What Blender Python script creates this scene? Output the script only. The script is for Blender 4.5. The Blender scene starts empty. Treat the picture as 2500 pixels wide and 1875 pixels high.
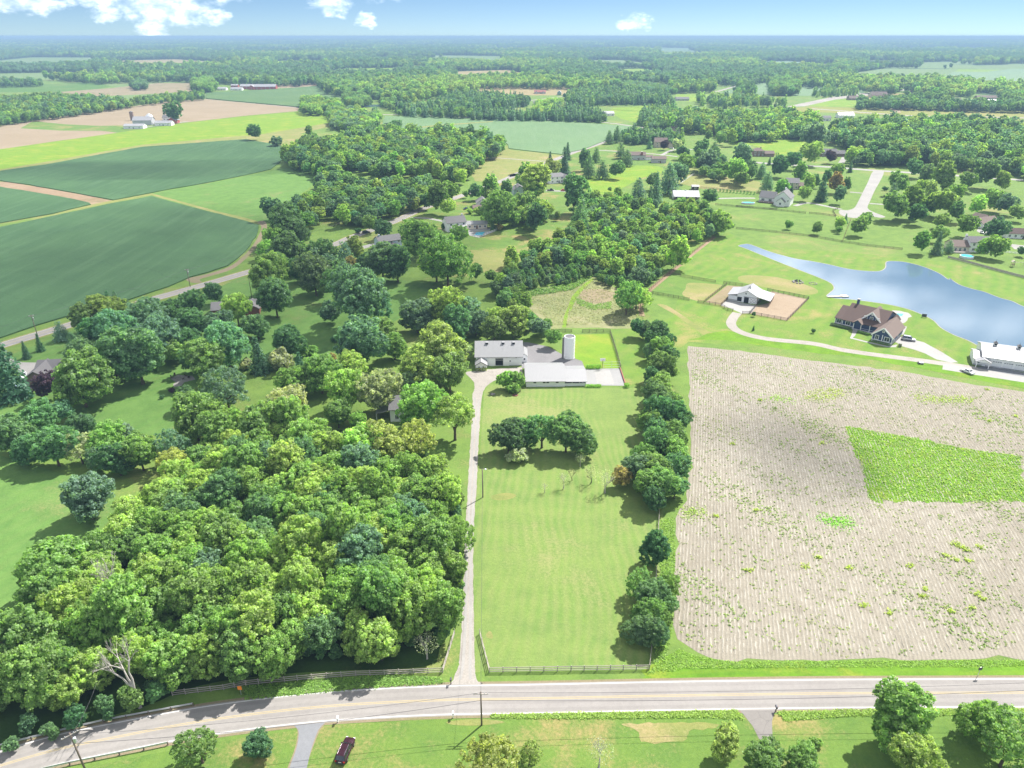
import bpy, bmesh, math, random
import numpy as np
from mathutils import Vector, Matrix
R_ = math.radians
sc = bpy.context.scene
COL = sc.collection

# ------------------------------------------------------------------ camera, sky, sun, exposure
HCAM = 105.0                       # the drone's height in metres
FPX = 1733.0                       # focal length in pixels of the 2500 px wide photograph
PITCH = math.atan((937.5 - 88) / FPX)
cam = bpy.data.cameras.new('camera'); cam_o = bpy.data.objects.new('camera', cam); COL.objects.link(cam_o)
cam.sensor_width = 36.0; cam.lens = 36.0 * FPX / 2500.0
cam.clip_start = 1.0; cam.clip_end = 150000.0
cam_o.location = (0, 0, HCAM); cam_o.rotation_euler = (math.pi / 2 - PITCH, 0, 0)
sc.camera = cam_o

SUN_EL, SUN_AZ = 51.0, 45.0        # read from the shadows of the two poles by the drive
SUN_DIR = Vector((math.cos(R_(SUN_EL)) * math.sin(R_(SUN_AZ)), math.cos(R_(SUN_EL)) * math.cos(R_(SUN_AZ)), math.sin(R_(SUN_EL))))
sun = bpy.data.lights.new('sun', 'SUN'); sun.energy = 3.85; sun.angle = R_(0.53); sun.color = (1.0, 0.96, 0.9)
sun_o = bpy.data.objects.new('sun', sun); COL.objects.link(sun_o)
sun_o.rotation_euler = SUN_DIR.to_track_quat('Z', 'Y').to_euler(); sun_o.location = (300, 300, 400)

sc.view_settings.view_transform = 'Standard'; sc.view_settings.look = 'None'
sc.view_settings.gamma = 1.0; sc.view_settings.use_curve_mapping = False
sc.view_settings.exposure = 1.55
sc.render.engine = 'CYCLES'
sc.cycles.use_denoising = True
sc.cycles.max_bounces = 8; sc.cycles.diffuse_bounces = 4; sc.cycles.glossy_bounces = 3
sc.cycles.transmission_bounces = 6; sc.cycles.transparent_max_bounces = 12; sc.cycles.volume_bounces = 0
sc.cycles.sample_clamp_indirect = 6.0

_F = np.array([0, math.cos(PITCH), -math.sin(PITCH)]); _U = np.array([0, math.sin(PITCH), math.cos(PITCH)])
def ray(u, v): return _F + np.array([1.0, 0, 0]) * (u - 1250) / FPX - _U * (v - 937.5) / FPX
def G(u, v, z=0.0):
    d = ray(u, v); t = (z - HCAM) / d[2]
    return np.array([d[0] * t, d[1] * t, z])
def project(pts):
    pts = np.asarray(pts, float); d = pts - np.array([0, 0, HCAM]); z = d @ _F
    return np.stack([1250 + FPX * d[:, 0] / z, 937.5 - FPX * (d @ _U) / z], 1)
# survey sheets: windows of the photograph in which ground points were measured (origin and scale)
K = dict(a=(0, 0, .3843), b=(800, 0, .3843), c=(1650, 0, .3843), d=(0, 350, .3165), e=(600, 250, .3316), f=(1200, 250, .3316),
         h=(1800, 250, .3165), i=(1650, 600, .3843), j=(0, 700, .3165), k=(650, 700, .2712), l=(1100, 750, .2486), m=(1100, 950, .4221),
         n=(1600, 800, .4219), o=(0, 1150, .437), q=(600, 1450, .3165), r=(1200, 1550, .5877), s=(0, 0, 1.0), t=(0, 0, 1.1302),
         v1=(2000, 700, .1356), v2=(1560, 650, .2034), v3=(2280, 780, .1085), v4=(1800, 380, .1175), v5=(2200, 470, .1386),
         v6=(880, 430, .1899), v7=(0, 800, .226), v8=(750, 1750, .0904), w1=(280, 250, .1989), w2=(1280, 180, .1266),
         w3=(1980, 190, .2351), w4=(1320, 380, .1718), w5=(1500, 290, .0995), w6=(1660, 340, .2034), w7=(0, 1700, .1356), w8=(500, 180, .0995))
def T(t, x, y): ox, oy, s = K[t]; return (ox + s * x, oy + s * y)
def W(t, x, y, z=0.0): return G(*T(t, x, y), z)
def WL(t, pts, z=0.0): return [W(t, x, y, z) for x, y in pts]

# ------------------------------------------------------------------ node helpers
class NT:
    def __init__(s, tree): s.t = tree
    def n(s, typ, **kw):
        nd = s.t.nodes.new(typ)
        for k_, v_ in kw.items(): setattr(nd, k_, v_)
        return nd
    def put(s, sock, val):
        if hasattr(val, 'is_linked') or isinstance(val, bpy.types.NodeSocket): s.t.links.new(val, sock)
        else: sock.default_value = val
    def math(s, op, a, b=0.0, c=None, clamp=False):
        nd = s.n('ShaderNodeMath', operation=op, use_clamp=clamp); s.put(nd.inputs[0], a); s.put(nd.inputs[1], b)
        if c is not None: s.put(nd.inputs[2], c)
        return nd.outputs[0]
    def noise(s, vec, scale, detail=4.0, rough=0.55, dist=0.0):
        nd = s.n('ShaderNodeTexNoise'); s.put(nd.inputs['Vector'], vec); nd.inputs['Scale'].default_value = scale
        nd.inputs['Detail'].default_value = detail; nd.inputs['Roughness'].default_value = rough; nd.inputs['Distortion'].default_value = dist
        return nd.outputs['Fac']
    def ramp(s, fac, stops, interp='LINEAR'):
        nd = s.n('ShaderNodeValToRGB'); s.put(nd.inputs[0], fac); cr = nd.color_ramp; cr.interpolation = interp
        while len(cr.elements) < len(stops): cr.elements.new(0.5)
        for e, (p, c) in zip(cr.elements, stops):
            e.position = p; e.color = (*c, 1.0) if len(c) == 3 else c
        return nd.outputs[0]
    def step(s, fac, lo, hi):
        nd = s.n('ShaderNodeMapRange', interpolation_type='SMOOTHSTEP'); s.put(nd.inputs[0], fac)
        nd.inputs[1].default_value = lo; nd.inputs[2].default_value = hi
        return nd.outputs[0]
    def mix(s, fac, a, b, mode='MIX'):
        nd = s.n('ShaderNodeMix', data_type='RGBA', blend_type=mode); s.put(nd.inputs[0], fac)
        for sock, v in ((nd.inputs[6], a), (nd.inputs[7], b)):
            if isinstance(v, tuple) and len(v) == 3: v = (*v, 1.0)
            s.put(sock, v)
        return nd.outputs[2]
    def gray(s, v):
        nd = s.n('ShaderNodeCombineColor'); [s.put(i, v) for i in nd.inputs[:3]]; return nd.outputs[0]
    def pos(s): return s.n('ShaderNodeNewGeometry').outputs['Position']
    def rotated(s, vec, ang, scale=(1, 1, 1)):
        nd = s.n('ShaderNodeMapping'); s.put(nd.inputs[0], vec); nd.inputs['Rotation'].default_value = (0, 0, ang); nd.inputs['Scale'].default_value = scale
        return nd.outputs[0]
    def sep(s, vec): nd = s.n('ShaderNodeSeparateXYZ'); s.put(nd.inputs[0], vec); return nd.outputs

MATS = {}
def new_mat(name):
    m = bpy.data.materials.new(name); m.use_nodes = True; nt = NT(m.node_tree); m.node_tree.nodes.clear(); MATS[name] = m
    return m, nt
def finish(nt, col, rough=0.8, spec=0.3, metal=0.0, bump=None, bdist=0.05, bstr=0.5, **kw):
    p = nt.n('ShaderNodeBsdfPrincipled'); o = nt.n('ShaderNodeOutputMaterial'); nt.t.links.new(p.outputs[0], o.inputs[0])
    if isinstance(col, tuple) and len(col) == 3: col = (*col, 1.0)
    nt.put(p.inputs['Base Color'], col); nt.put(p.inputs['Roughness'], rough); p.inputs['Specular IOR Level'].default_value = spec; p.inputs['Metallic'].default_value = metal
    for k_, v_ in kw.items(): p.inputs[k_].default_value = v_
    if bump is not None:
        b = nt.n('ShaderNodeBump'); b.inputs['Distance'].default_value = bdist; b.inputs['Strength'].default_value = bstr
        nt.put(b.inputs['Height'], bump); nt.t.links.new(b.outputs[0], p.inputs['Normal'])
    return p

# ------------------------------------------------------------------ sky with clouds
world = bpy.data.worlds.new('World'); sc.world = world; world.use_nodes = True
wt = NT(world.node_tree); world.node_tree.nodes.clear()
sky = wt.n('ShaderNodeTexSky', sky_type='NISHITA'); sky.sun_disc = False
sky.sun_elevation = R_(SUN_EL); sky.sun_rotation = R_(SUN_AZ); sky.altitude = 1000; sky.air_density = 0.5; sky.dust_density = 0.0; sky.ozone_density = 3.0
gen = wt.n('ShaderNodeTexCoord').outputs['Generated']; sx, sy, sz = wt.sep(gen)
az = wt.math('ARCTAN2', sx, sy); el = wt.math('ARCSINE', sz)
cv = wt.n('ShaderNodeCombineXYZ'); wt.put(cv.inputs[0], az); wt.put(cv.inputs[1], wt.math('MULTIPLY', el, 1.7))
CLOUDS = [(405, 18, 80, 40), (345, 8, 60, 20), (372, 66, 34, 22), (515, 44, 34, 16), (256, 32, 26, 18), (55, 4, 75, 22), (160, 4, 34, 14), (265, -2, 60, 16),
          (805, 12, 44, 22), (893, 50, 26, 14), (1550, 56, 36, 16), (380, 84, 26, 6),
          (440, -40, 150, 40), (120, -60, 170, 40), (900, -50, 120, 40)]
wz = wt.noise(cv.outputs[0], 38.0, 4.0, 0.6); wz2 = wt.noise(cv.outputs[0], 61.0, 4.0, 0.6)
azw = wt.math('ADD', az, wt.math('MULTIPLY', wt.math('SUBTRACT', wz, 0.5), 0.05)); elw = wt.math('ADD', el, wt.math('MULTIPLY', wt.math('SUBTRACT', wz2, 0.5), 0.022))
mask = None
for (u, v, ru, rv) in CLOUDS:
    d = ray(u, v); d = d / np.linalg.norm(d); a0, e0 = math.atan2(d[0], d[1]), math.asin(d[2])
    dx = wt.math('MULTIPLY', wt.math('SUBTRACT', azw, a0), 1 / (ru * .00052)); dy = wt.math('MULTIPLY', wt.math('SUBTRACT', elw, e0), 1 / (rv * .00047))
    q = wt.math('SUBTRACT', 1.0, wt.math('ADD', wt.math('MULTIPLY', dx, dx), wt.math('MULTIPLY', dy, dy)))
    mask = q if mask is None else wt.math('MAXIMUM', mask, q)
mask = wt.math('MAXIMUM', mask, -1.5)
nzc = wt.noise(cv.outputs[0], 48.0, 6.0, 0.56, 0.2)
dens = wt.step(wt.math('ADD', wt.math('MULTIPLY', mask, 0.55), wt.math('MULTIPLY', wt.math('SUBTRACT', nzc, 0.5), 2.0)), -0.45, 1.5)
# unseen cumulus added overhead, made dense and bright to lift the fill light
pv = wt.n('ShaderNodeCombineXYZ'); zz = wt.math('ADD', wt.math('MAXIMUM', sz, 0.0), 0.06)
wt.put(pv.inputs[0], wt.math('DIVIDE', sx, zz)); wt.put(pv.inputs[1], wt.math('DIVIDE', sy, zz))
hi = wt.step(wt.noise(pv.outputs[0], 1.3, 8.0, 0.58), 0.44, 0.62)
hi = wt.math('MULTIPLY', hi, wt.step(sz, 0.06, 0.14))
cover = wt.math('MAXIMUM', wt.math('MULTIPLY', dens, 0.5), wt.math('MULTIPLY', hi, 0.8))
skyc = wt.mix(1.0, sky.outputs[0], (0.68, 0.74, 0.77), 'MULTIPLY')
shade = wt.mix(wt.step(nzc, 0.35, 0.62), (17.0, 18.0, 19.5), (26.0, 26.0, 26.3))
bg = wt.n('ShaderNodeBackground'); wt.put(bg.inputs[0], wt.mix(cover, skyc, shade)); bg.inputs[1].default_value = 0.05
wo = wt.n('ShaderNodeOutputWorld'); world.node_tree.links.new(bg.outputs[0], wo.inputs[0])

# ------------------------------------------------------------------ objects and tagging
def tag(o, label=None, cat=None, group=None, kind=None):
    if label: o['label'] = label
    if cat: o['category'] = cat
    if group: o['group'] = group
    if kind: o['kind'] = kind
    return o
def link(name, data, parent=None):
    o = bpy.data.objects.new(name, data); COL.objects.link(o)
    if parent is not None: o.parent = parent
    return o
def empty(name, loc, rz=0.0, label=None, cat=None, group=None):
    o = link(name, None); o.location = loc; o.rotation_euler = (0, 0, rz); o.empty_display_size = 0.5
    return tag(o, label, cat, group)
def mesh_obj(name, me, mat, parent=None):
    if mat is not None and not me.materials: me.materials.append(MATS[mat] if isinstance(mat, str) else mat)
    return link(name, me, parent)
class MB:
    """collects boxes, prisms, tubes and polygons into one mesh"""
    def __init__(s): s.v = []; s.f = []
    def poly(s, pts):
        i = len(s.v); s.v += [tuple(map(float, p)) for p in pts]; s.f.append(tuple(range(i, i + len(pts)))); return s
    def hexa(s, p):          # 4 bottom points counter-clockwise, 4 top points
        i = len(s.v); s.v += [tuple(map(float, q)) for q in p]
        for f in ((3, 2, 1, 0), (4, 5, 6, 7), (0, 1, 5, 4), (1, 2, 6, 5), (2, 3, 7, 6), (3, 0, 4, 7)): s.f.append(tuple(i + k_ for k_ in f))
        return s
    def box(s, x0, x1, y0, y1, z0, z1):
        return s.hexa([(x0, y0, z0), (x1, y0, z0), (x1, y1, z0), (x0, y1, z0), (x0, y0, z1), (x1, y0, z1), (x1, y1, z1), (x0, y1, z1)])
    def beam(s, a, b, w, h):
        a, b = Vector(a), Vector(b); d = (b - a).normalized(); side = Vector((-d.y, d.x, 0))
        side = side.normalized() if side.length > 1e-4 else Vector((1, 0, 0)); up = d.cross(side).normalized() * -1
        if up.z < 0: up = -up
        sd, u = side * w / 2, up * h / 2
        return s.hexa([a - sd - u, b - sd - u, b + sd - u, a + sd - u, a - sd + u, b - sd + u, b + sd + u, a + sd + u])
    def tube(s, pts, rad, n=6, cap=True):
        pts = [Vector(p) for p in pts]; rad = rad if hasattr(rad, '__len__') else [rad] * len(pts); rings = []
        for k_, p in enumerate(pts):
            d = (pts[min(k_ + 1, len(pts) - 1)] - pts[max(k_ - 1, 0)]).normalized()
            a = d.cross(Vector((0, 0, 1))) if abs(d.z) < 0.95 else d.cross(Vector((1, 0, 0))); a.normalize(); b = d.cross(a)
            i = len(s.v); rings.append(i)
            for q in range(n):
                t = 2 * math.pi * q / n; s.v.append(tuple(p + (a * math.cos(t) + b * math.sin(t)) * rad[k_]))
        for r0, r1 in zip(rings, rings[1:]):
            for q in range(n): s.f.append((r0 + q, r0 + (q + 1) % n, r1 + (q + 1) % n, r1 + q))
        if cap: s.f.append(tuple(rings[0] + q for q in range(n))[::-1]); s.f.append(tuple(rings[-1] + q for q in range(n)))
        return s
    def lathe(s, prof, n=24, cx=0, cy=0):
        rings = []
        for r, z in prof:
            i = len(s.v); rings.append(i); s.v += [(cx + r * math.cos(2 * math.pi * q / n), cy + r * math.sin(2 * math.pi * q / n), z) for q in range(n)]
        for r0, r1 in zip(rings, rings[1:]):
            for q in range(n): s.f.append((r0 + q, r0 + (q + 1) % n, r1 + (q + 1) % n, r1 + q))
        s.f.append(tuple(rings[0] + q for q in range(n))[::-1]); s.f.append(tuple(rings[-1] + q for q in range(n)))
        return s
    def mesh(s, name, smooth=False):
        me = bpy.data.meshes.new(name); me.from_pydata(s.v, [], s.f); me.update()
        bm = bmesh.new(); bm.from_mesh(me); bmesh.ops.recalc_face_normals(bm, faces=bm.faces); bm.to_mesh(me); bm.free()
        if smooth: me.polygons.foreach_set('use_smooth', [True] * len(me.polygons))
        return me
    def build(s, name, mat, parent=None, smooth=False): return mesh_obj(name, s.mesh(name, smooth), mat, parent)

def smooth_line(pts, n=6, closed=False):
    P_ = [np.asarray(p, float) for p in pts]; out = []; N = len(P_)
    for i in range(N if closed else N - 1):
        p0 = P_[(i - 1) % N] if closed or i > 0 else P_[0]; p1 = P_[i]; p2 = P_[(i + 1) % N]; p3 = P_[(i + 2) % N] if closed or i + 2 < N else P_[-1]
        for k_ in range(n):
            t = k_ / n
            out.append(0.5 * ((2 * p1) + (-p0 + p2) * t + (2 * p0 - 5 * p1 + 4 * p2 - p3) * t * t + (-p0 + 3 * p1 - 3 * p2 + p3) * t ** 3))
    if not closed: out.append(P_[-1])
    return out
def rough_edge(pts, step, amp, rng):
    out = []
    for a, b in zip(pts, list(pts[1:]) + [pts[0]]):
        a, b = np.asarray(a, float), np.asarray(b, float); L = np.linalg.norm(b - a); n = max(1, min(60, int(L / step)))
        for k_ in range(n):
            p = a + (b - a) * k_ / n
            if k_ or amp: p = p + np.array([rng.normal(0, amp), rng.normal(0, amp), 0])
            out.append(p)
    return out
RNG = np.random.default_rng(7)
def sheet(name, pts, z, mat, label=None, smooth=0, rough=None, thick=0.0, kind='structure', parent=None):
    pts = [np.asarray(p, float) for p in pts]
    if smooth: pts = smooth_line(pts, smooth, True)
    if rough: pts = rough_edge(pts, rough[0], rough[1], RNG)
    bm = bmesh.new(); vs = [bm.verts.new((p[0], p[1], z)) for p in pts]
    f = bm.faces.new(vs); f.normal_update()
    if f.normal.z < 0: f.normal_flip()
    if thick:
        low = [bm.verts.new((p[0], p[1], z - thick)) for p in pts]; n = len(vs)
        for i in range(n): bm.faces.new((vs[i], vs[(i + 1) % n], low[(i + 1) % n], low[i]))
        bmesh.ops.recalc_face_normals(bm, faces=[f_ for f_ in bm.faces if f_ is not f])
    bmesh.ops.triangulate(bm, faces=[f_ for f_ in bm.faces if len(f_.verts) > 4])
    me = bpy.data.meshes.new(name); bm.to_mesh(me); bm.free()
    o = mesh_obj(name, me, mat, parent)
    if parent is None: tag(o, label, None, None, kind)
    return o
def resample(a, n):
    a = np.asarray(a, float); d = np.r_[0, np.cumsum(np.linalg.norm(np.diff(a[:, :2], axis=0), axis=1))]; t = np.linspace(0, d[-1], n)
    return np.stack([np.interp(t, d, a[:, k_]) for k_ in range(a.shape[1])], 1)
def offset(line, d):
    line = np.asarray(line, float)[:, :2]; tg = np.gradient(line, axis=0); tg /= np.linalg.norm(tg, axis=1)[:, None]
    return line + np.stack([-tg[:, 1], tg[:, 0]], 1) * d
def ribbon(name, left, right, z, mat, label=None, parent=None):
    m = MB(); n = len(left)
    for i in range(n): m.v += [(left[i][0], left[i][1], z), (right[i][0], right[i][1], z)]
    for i in range(n - 1): m.f.append((2 * i + 1, 2 * i + 3, 2 * i + 2, 2 * i))
    me = bpy.data.meshes.new(name); me.from_pydata(m.v, [], m.f); me.update()
    if sum(p.normal.z for p in me.polygons) < 0: me.flip_normals()
    o = mesh_obj(name, me, mat, parent)
    if parent is None: tag(o, label, None, None, 'structure')
    return o
def strip(name, line, w, z, mat, label=None, parent=None, off=0.0):
    return ribbon(name, offset(line, off + w / 2), offset(line, off - w / 2), z, mat, label, parent)
# ------------------------------------------------------------------ materials
def grass(name, base, dark, dry, dry_amt=0.5, big=0.02, stripes=None, seed=0.0):
    m, nt = new_mat(name); p = nt.pos()
    off = nt.n('ShaderNodeVectorMath', operation='ADD'); nt.put(off.inputs[0], p); off.inputs[1].default_value = (seed * 37.0, seed * 91.0, 0); p = off.outputs[0]
    n1 = nt.noise(p, big, 5, 0.6, 0.4); n2 = nt.noise(p, 0.16, 5, 0.65); n3 = nt.noise(p, 1.6, 4, 0.7); n4 = nt.noise(p, 7.0, 2, 0.6)
    col = nt.mix(nt.step(n2, 0.35, 0.68), base, dark)
    f = nt.math('ADD', nt.math('MULTIPLY', n1, 0.75), nt.math('MULTIPLY', n3, 0.25)); f = nt.math('ADD', f, nt.math('MULTIPLY', nt.math('SUBTRACT', n2, 0.5), 0.35))
    col = nt.mix(nt.math('MULTIPLY', nt.step(f, 0.62 - 0.22 * dry_amt, 0.80 - 0.2 * dry_amt), 0.85), col, dry)
    if stripes:
        for ang, per, amt, wob in stripes:
            rv = nt.rotated(p, ang); x = nt.sep(rv)[0]; x = nt.math('ADD', x, nt.math('MULTIPLY', nt.noise(p, 0.03, 2), wob))
            w = nt.math('SINE', nt.math('MULTIPLY', x, 2 * math.pi / per)); w = nt.math('MULTIPLY', w, nt.step(nt.noise(p, 0.05, 3), 0.3, 0.6))
            col = nt.mix(nt.math('ADD', nt.math('MULTIPLY', w, amt), amt), col, dry)
    br = nt.math('ADD', nt.math('ADD', 0.55, nt.math('MULTIPLY', n3, 0.5)), nt.math('MULTIPLY', n4, 0.4))
    col = nt.mix(1.0, col, nt.gray(br), 'MULTIPLY')
    finish(nt, col, 0.9, 0.1, bump=nt.math('ADD', n3, n4), bdist=0.25, bstr=0.35)
GB, GDK, GDRY = (0.125, 0.195, 0.042), (0.090, 0.155, 0.034), (0.240, 0.220, 0.085)
grass('grass_pasture', GB, GDK, GDRY, 0.5)
grass('grass_lawn', (0.132, 0.205, 0.048), (0.098, 0.172, 0.040), (0.240, 0.232, 0.098), 0.52, stripes=[(R_(2), 2.1, 0.13, 9), (R_(92), 7.3, 0.05, 22)], seed=1)
grass('grass_yard', (0.110, 0.180, 0.036), (0.080, 0.150, 0.032), (0.270, 0.205, 0.090), 0.62, 0.035, seed=2)
grass('grass_bright', (0.135, 0.235, 0.022), (0.100, 0.195, 0.020), (0.240, 0.255, 0.040), 0.6, 0.05, stripes=[(R_(-62), 9, 0.12, 14)], seed=3)
grass('grass_verge', (0.105, 0.215, 0.018), (0.065, 0.150, 0.014), (0.190, 0.235, 0.030), 0.5, 0.08, stripes=[(R_(90), 1.6, 0.10, 4)], seed=4)
grass('grass_dry', (0.195, 0.200, 0.066), (0.145, 0.176, 0.052), (0.270, 0.215, 0.110), 0.6, 0.04, seed=5)
grass('grass_shade', (0.075, 0.140, 0.040), (0.055, 0.115, 0.034), (0.140, 0.165, 0.060), 0.4, 0.03, seed=6)
grass('grass_park', (0.100, 0.190, 0.045), (0.075, 0.155, 0.036), (0.190, 0.200, 0.080), 0.35, 0.03, stripes=[(R_(25), 4.0, 0.05, 6)], seed=6.5)
grass('meadow_rough', (0.190, 0.200, 0.088), (0.140, 0.168, 0.066), (0.262, 0.236, 0.140), 0.75, 0.07, seed=7)
grass('grass_pond', (0.115, 0.200, 0.030), (0.080, 0.165, 0.028), (0.260, 0.215, 0.085), 0.5, 0.04, stripes=[(R_(33), 6, 0.10, 12)], seed=8)
grass('yellow_grass', (0.190, 0.195, 0.050), (0.165, 0.180, 0.045), (0.235, 0.205, 0.070), 0.5, 0.01, seed=8.7)
grass('green_crop', (0.075, 0.150, 0.030), (0.060, 0.130, 0.028), (0.140, 0.180, 0.050), 0.5, 0.01, stripes=[(R_(60), 12, 0.08, 10)], seed=9)
grass('far_green', (0.130, 0.190, 0.065), (0.105, 0.165, 0.055), (0.190, 0.200, 0.080), 0.5, 0.008, seed=10)
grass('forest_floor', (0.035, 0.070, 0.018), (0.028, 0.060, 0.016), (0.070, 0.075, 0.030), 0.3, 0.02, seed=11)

def crop(name, a, b, row_ang, per, pale):
    m, nt = new_mat(name); p = nt.pos()
    n1 = nt.noise(p, 0.012, 5, 0.6, 1.0); n3 = nt.noise(p, 1.4, 4, 0.7); ns = nt.noise(nt.rotated(p, row_ang, (0.25, 0.018, 1)), 1.0, 4, 0.6)
    col = nt.mix(nt.step(n1, 0.36, 0.66), a, b); col = nt.mix(nt.math('MULTIPLY', nt.step(ns, 0.42, 0.75), 0.55), col, pale)
    x = nt.sep(nt.rotated(p, row_ang))[0]; w = nt.math('SINE', nt.math('MULTIPLY', x, 2 * math.pi / per))
    h = nt.math('ADD', nt.math('MULTIPLY', w, 0.5), n3)
    trk = nt.math('ABSOLUTE', nt.math('SINE', nt.math('MULTIPLY', nt.math('ADD', x, nt.math('MULTIPLY', n1, 40)), math.pi / 27.0)))
    col = nt.mix(nt.math('MULTIPLY', nt.math('SUBTRACT', 1.0, nt.step(trk, 0.0, 0.05)), 0.35), col, tuple(c * .5 for c in a))
    col = nt.mix(1.0, col, nt.gray(nt.math('ADD', 0.62, nt.math('MULTIPLY', n3, 0.75))), 'MULTIPLY')
    finish(nt, col, 0.75, 0.25, bump=h, bdist=0.3, bstr=0.6)
crop('soy', (0.036, 0.092, 0.030), (0.050, 0.116, 0.038), R_(-68), 0.76, (0.075, 0.150, 0.060))
crop('soy_mid', (0.098, 0.180, 0.064), (0.084, 0.164, 0.058), R_(20), 0.76, (0.125, 0.200, 0.090))
crop('corn', (0.055, 0.120, 0.030), (0.075, 0.140, 0.035), R_(60), 0.9, (0.100, 0.160, 0.050))

def soil(name, a, b, c, ang=0.0, per=0.0, green=None):
    m, nt = new_mat(name); p = nt.pos()
    n1 = nt.noise(p, 0.02, 5, 0.6, 0.6); n2 = nt.noise(p, 0.35, 5, 0.7); n3 = nt.noise(p, 2.5, 4, 0.75)
    col = nt.mix(nt.step(n1, 0.3, 0.7), a, b); col = nt.mix(nt.math('MULTIPLY', nt.step(n2, 0.45, 0.75), 0.7), col, c)
    if green: col = nt.mix(nt.math('MULTIPLY', nt.step(nt.noise(p, 0.03, 5, 0.65, 1.2), 0.52, 0.70), 0.75), col, green)
    h = n3
    if per:
        x = nt.sep(nt.rotated(p, ang))[0]; w = nt.math('SINE', nt.math('MULTIPLY', nt.math('ADD', x, nt.math('MULTIPLY', n2, 0.4)), 2 * math.pi / per))
        col = nt.mix(nt.math('MULTIPLY', nt.step(w, -0.3, 0.9), 0.35), col, b); h = nt.math('ADD', h, nt.math('MULTIPLY', w, 0.5))
    col = nt.mix(1.0, col, nt.gray(nt.math('ADD', 0.6, nt.math('MULTIPLY', n3, 0.8))), 'MULTIPLY')
    finish(nt, col, 0.95, 0.1, bump=h, bdist=0.15, bstr=0.5)
soil('stubble_soil', (0.208, 0.187, 0.148), (0.246, 0.224, 0.182), (0.164, 0.144, 0.110), R_(14.3), 0.76)
soil('straw', (0.294, 0.273, 0.228), (0.334, 0.313, 0.266), (0.244, 0.222, 0.178))
soil('harvested', (0.222, 0.174, 0.114), (0.254, 0.203, 0.140), (0.195, 0.153, 0.095), R_(55), 6.0)
soil('harvested_green', (0.211, 0.169, 0.100), (0.227, 0.185, 0.122), (0.174, 0.153, 0.074), R_(60), 7.0, (0.100, 0.111, 0.032))
soil('tan_field', (0.222, 0.182, 0.085), (0.254, 0.206, 0.106), (0.201, 0.164, 0.074), R_(85), 5.0)
soil('dirt', (0.218, 0.155, 0.099), (0.264, 0.198, 0.132), (0.165, 0.112, 0.066), green=(0.099, 0.112, 0.033))
soil('sand', (0.248, 0.190, 0.132), (0.274, 0.217, 0.156), (0.222, 0.166, 0.111))
soil('gravel', (0.249, 0.229, 0.205), (0.297, 0.276, 0.249), (0.201, 0.181, 0.160))
soil('gravel_track', (0.190, 0.169, 0.148), (0.174, 0.153, 0.132), (0.222, 0.201, 0.179))
soil('gravel_edge', (0.205, 0.165, 0.112), (0.152, 0.145, 0.073), (0.231, 0.185, 0.125))
soil('brown_patch', (0.218, 0.178, 0.132), (0.185, 0.149, 0.106), (0.158, 0.129, 0.086))
soil('mulch', (0.160, 0.100, 0.065), (0.200, 0.130, 0.085), (0.110, 0.070, 0.045))
soil('stone', (0.218, 0.205, 0.191), (0.277, 0.264, 0.251), (0.145, 0.135, 0.129))

def asphalt(name, a, b, crack=0.0):
    m, nt = new_mat(name); p = nt.pos(); n1 = nt.noise(p, 0.08, 5, 0.6); n2 = nt.noise(p, 1.2, 5, 0.7); n3 = nt.noise(p, 14.0, 3, 0.7)
    col = nt.mix(nt.step(n1, 0.3, 0.7), a, b)
    col = nt.mix(1.0, col, nt.gray(nt.math('ADD', 0.68, nt.math('ADD', nt.math('MULTIPLY', n2, 0.36), nt.math('MULTIPLY', n3, 0.28)))), 'MULTIPLY')
    if crack:
        v = nt.n('ShaderNodeTexVoronoi', feature='DISTANCE_TO_EDGE'); nt.put(v.inputs['Vector'], p); v.inputs['Scale'].default_value = crack
        col = nt.mix(nt.math('MULTIPLY', nt.math('SUBTRACT', 1.0, nt.step(v.outputs[0], 0.004, 0.014)), 0.5), col, tuple(c * .5 for c in a))
    finish(nt, col, 0.9, 0.2, bump=n3, bdist=0.02, bstr=0.4)
asphalt('asphalt', (0.218, 0.204, 0.191), (0.241, 0.227, 0.213))
asphalt('asphalt_track', (0.199, 0.186, 0.175), (0.221, 0.208, 0.195))
asphalt('asphalt_drive', (0.150, 0.155, 0.165), (0.180, 0.185, 0.195))
asphalt('asphalt_yard', (0.148, 0.144, 0.148), (0.179, 0.173, 0.176))
asphalt('asphalt_old', (0.187, 0.174, 0.161), (0.156, 0.145, 0.134), 0.35)
asphalt('concrete', (0.269, 0.258, 0.242), (0.236, 0.227, 0.214))
asphalt('concrete_white', (0.287, 0.281, 0.269), (0.265, 0.258, 0.247))
asphalt('concrete_court', (0.235, 0.233, 0.230), (0.257, 0.255, 0.250))

def paint(name, col, rough=0.55, var=0.12, spec=0.4, metal=0.0, ribs=None, scale=0.8):
    m, nt = new_mat(name); tc = nt.n('ShaderNodeTexCoord').outputs['Object']; n1 = nt.noise(tc, scale, 5, 0.65); n2 = nt.noise(tc, scale * 9, 3, 0.6)
    f = nt.math('ADD', 1.0 - var, nt.math('ADD', nt.math('MULTIPLY', n1, var), nt.math('MULTIPLY', n2, var)))
    c = nt.mix(1.0, col, nt.gray(f), 'MULTIPLY'); h = n2; bd = 0.01
    if ribs:
        axis, per, depth = ribs; x = nt.sep(tc)[axis]; w = nt.math('SINE', nt.math('MULTIPLY', x, 2 * math.pi / per)); w = nt.step(w, 0.80, 1.0)
        h = w; bd = depth
    finish(nt, c, rough, spec, metal, bump=h, bdist=bd, bstr=0.8)
paint('white_wall', (0.80, 0.80, 0.79), ribs=(2, 0.2, 0.015)); paint('white_trim', (0.82, 0.82, 0.82)); paint('white_barn', (0.78, 0.79, 0.80), ribs=(0, 0.3, 0.02))
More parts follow.
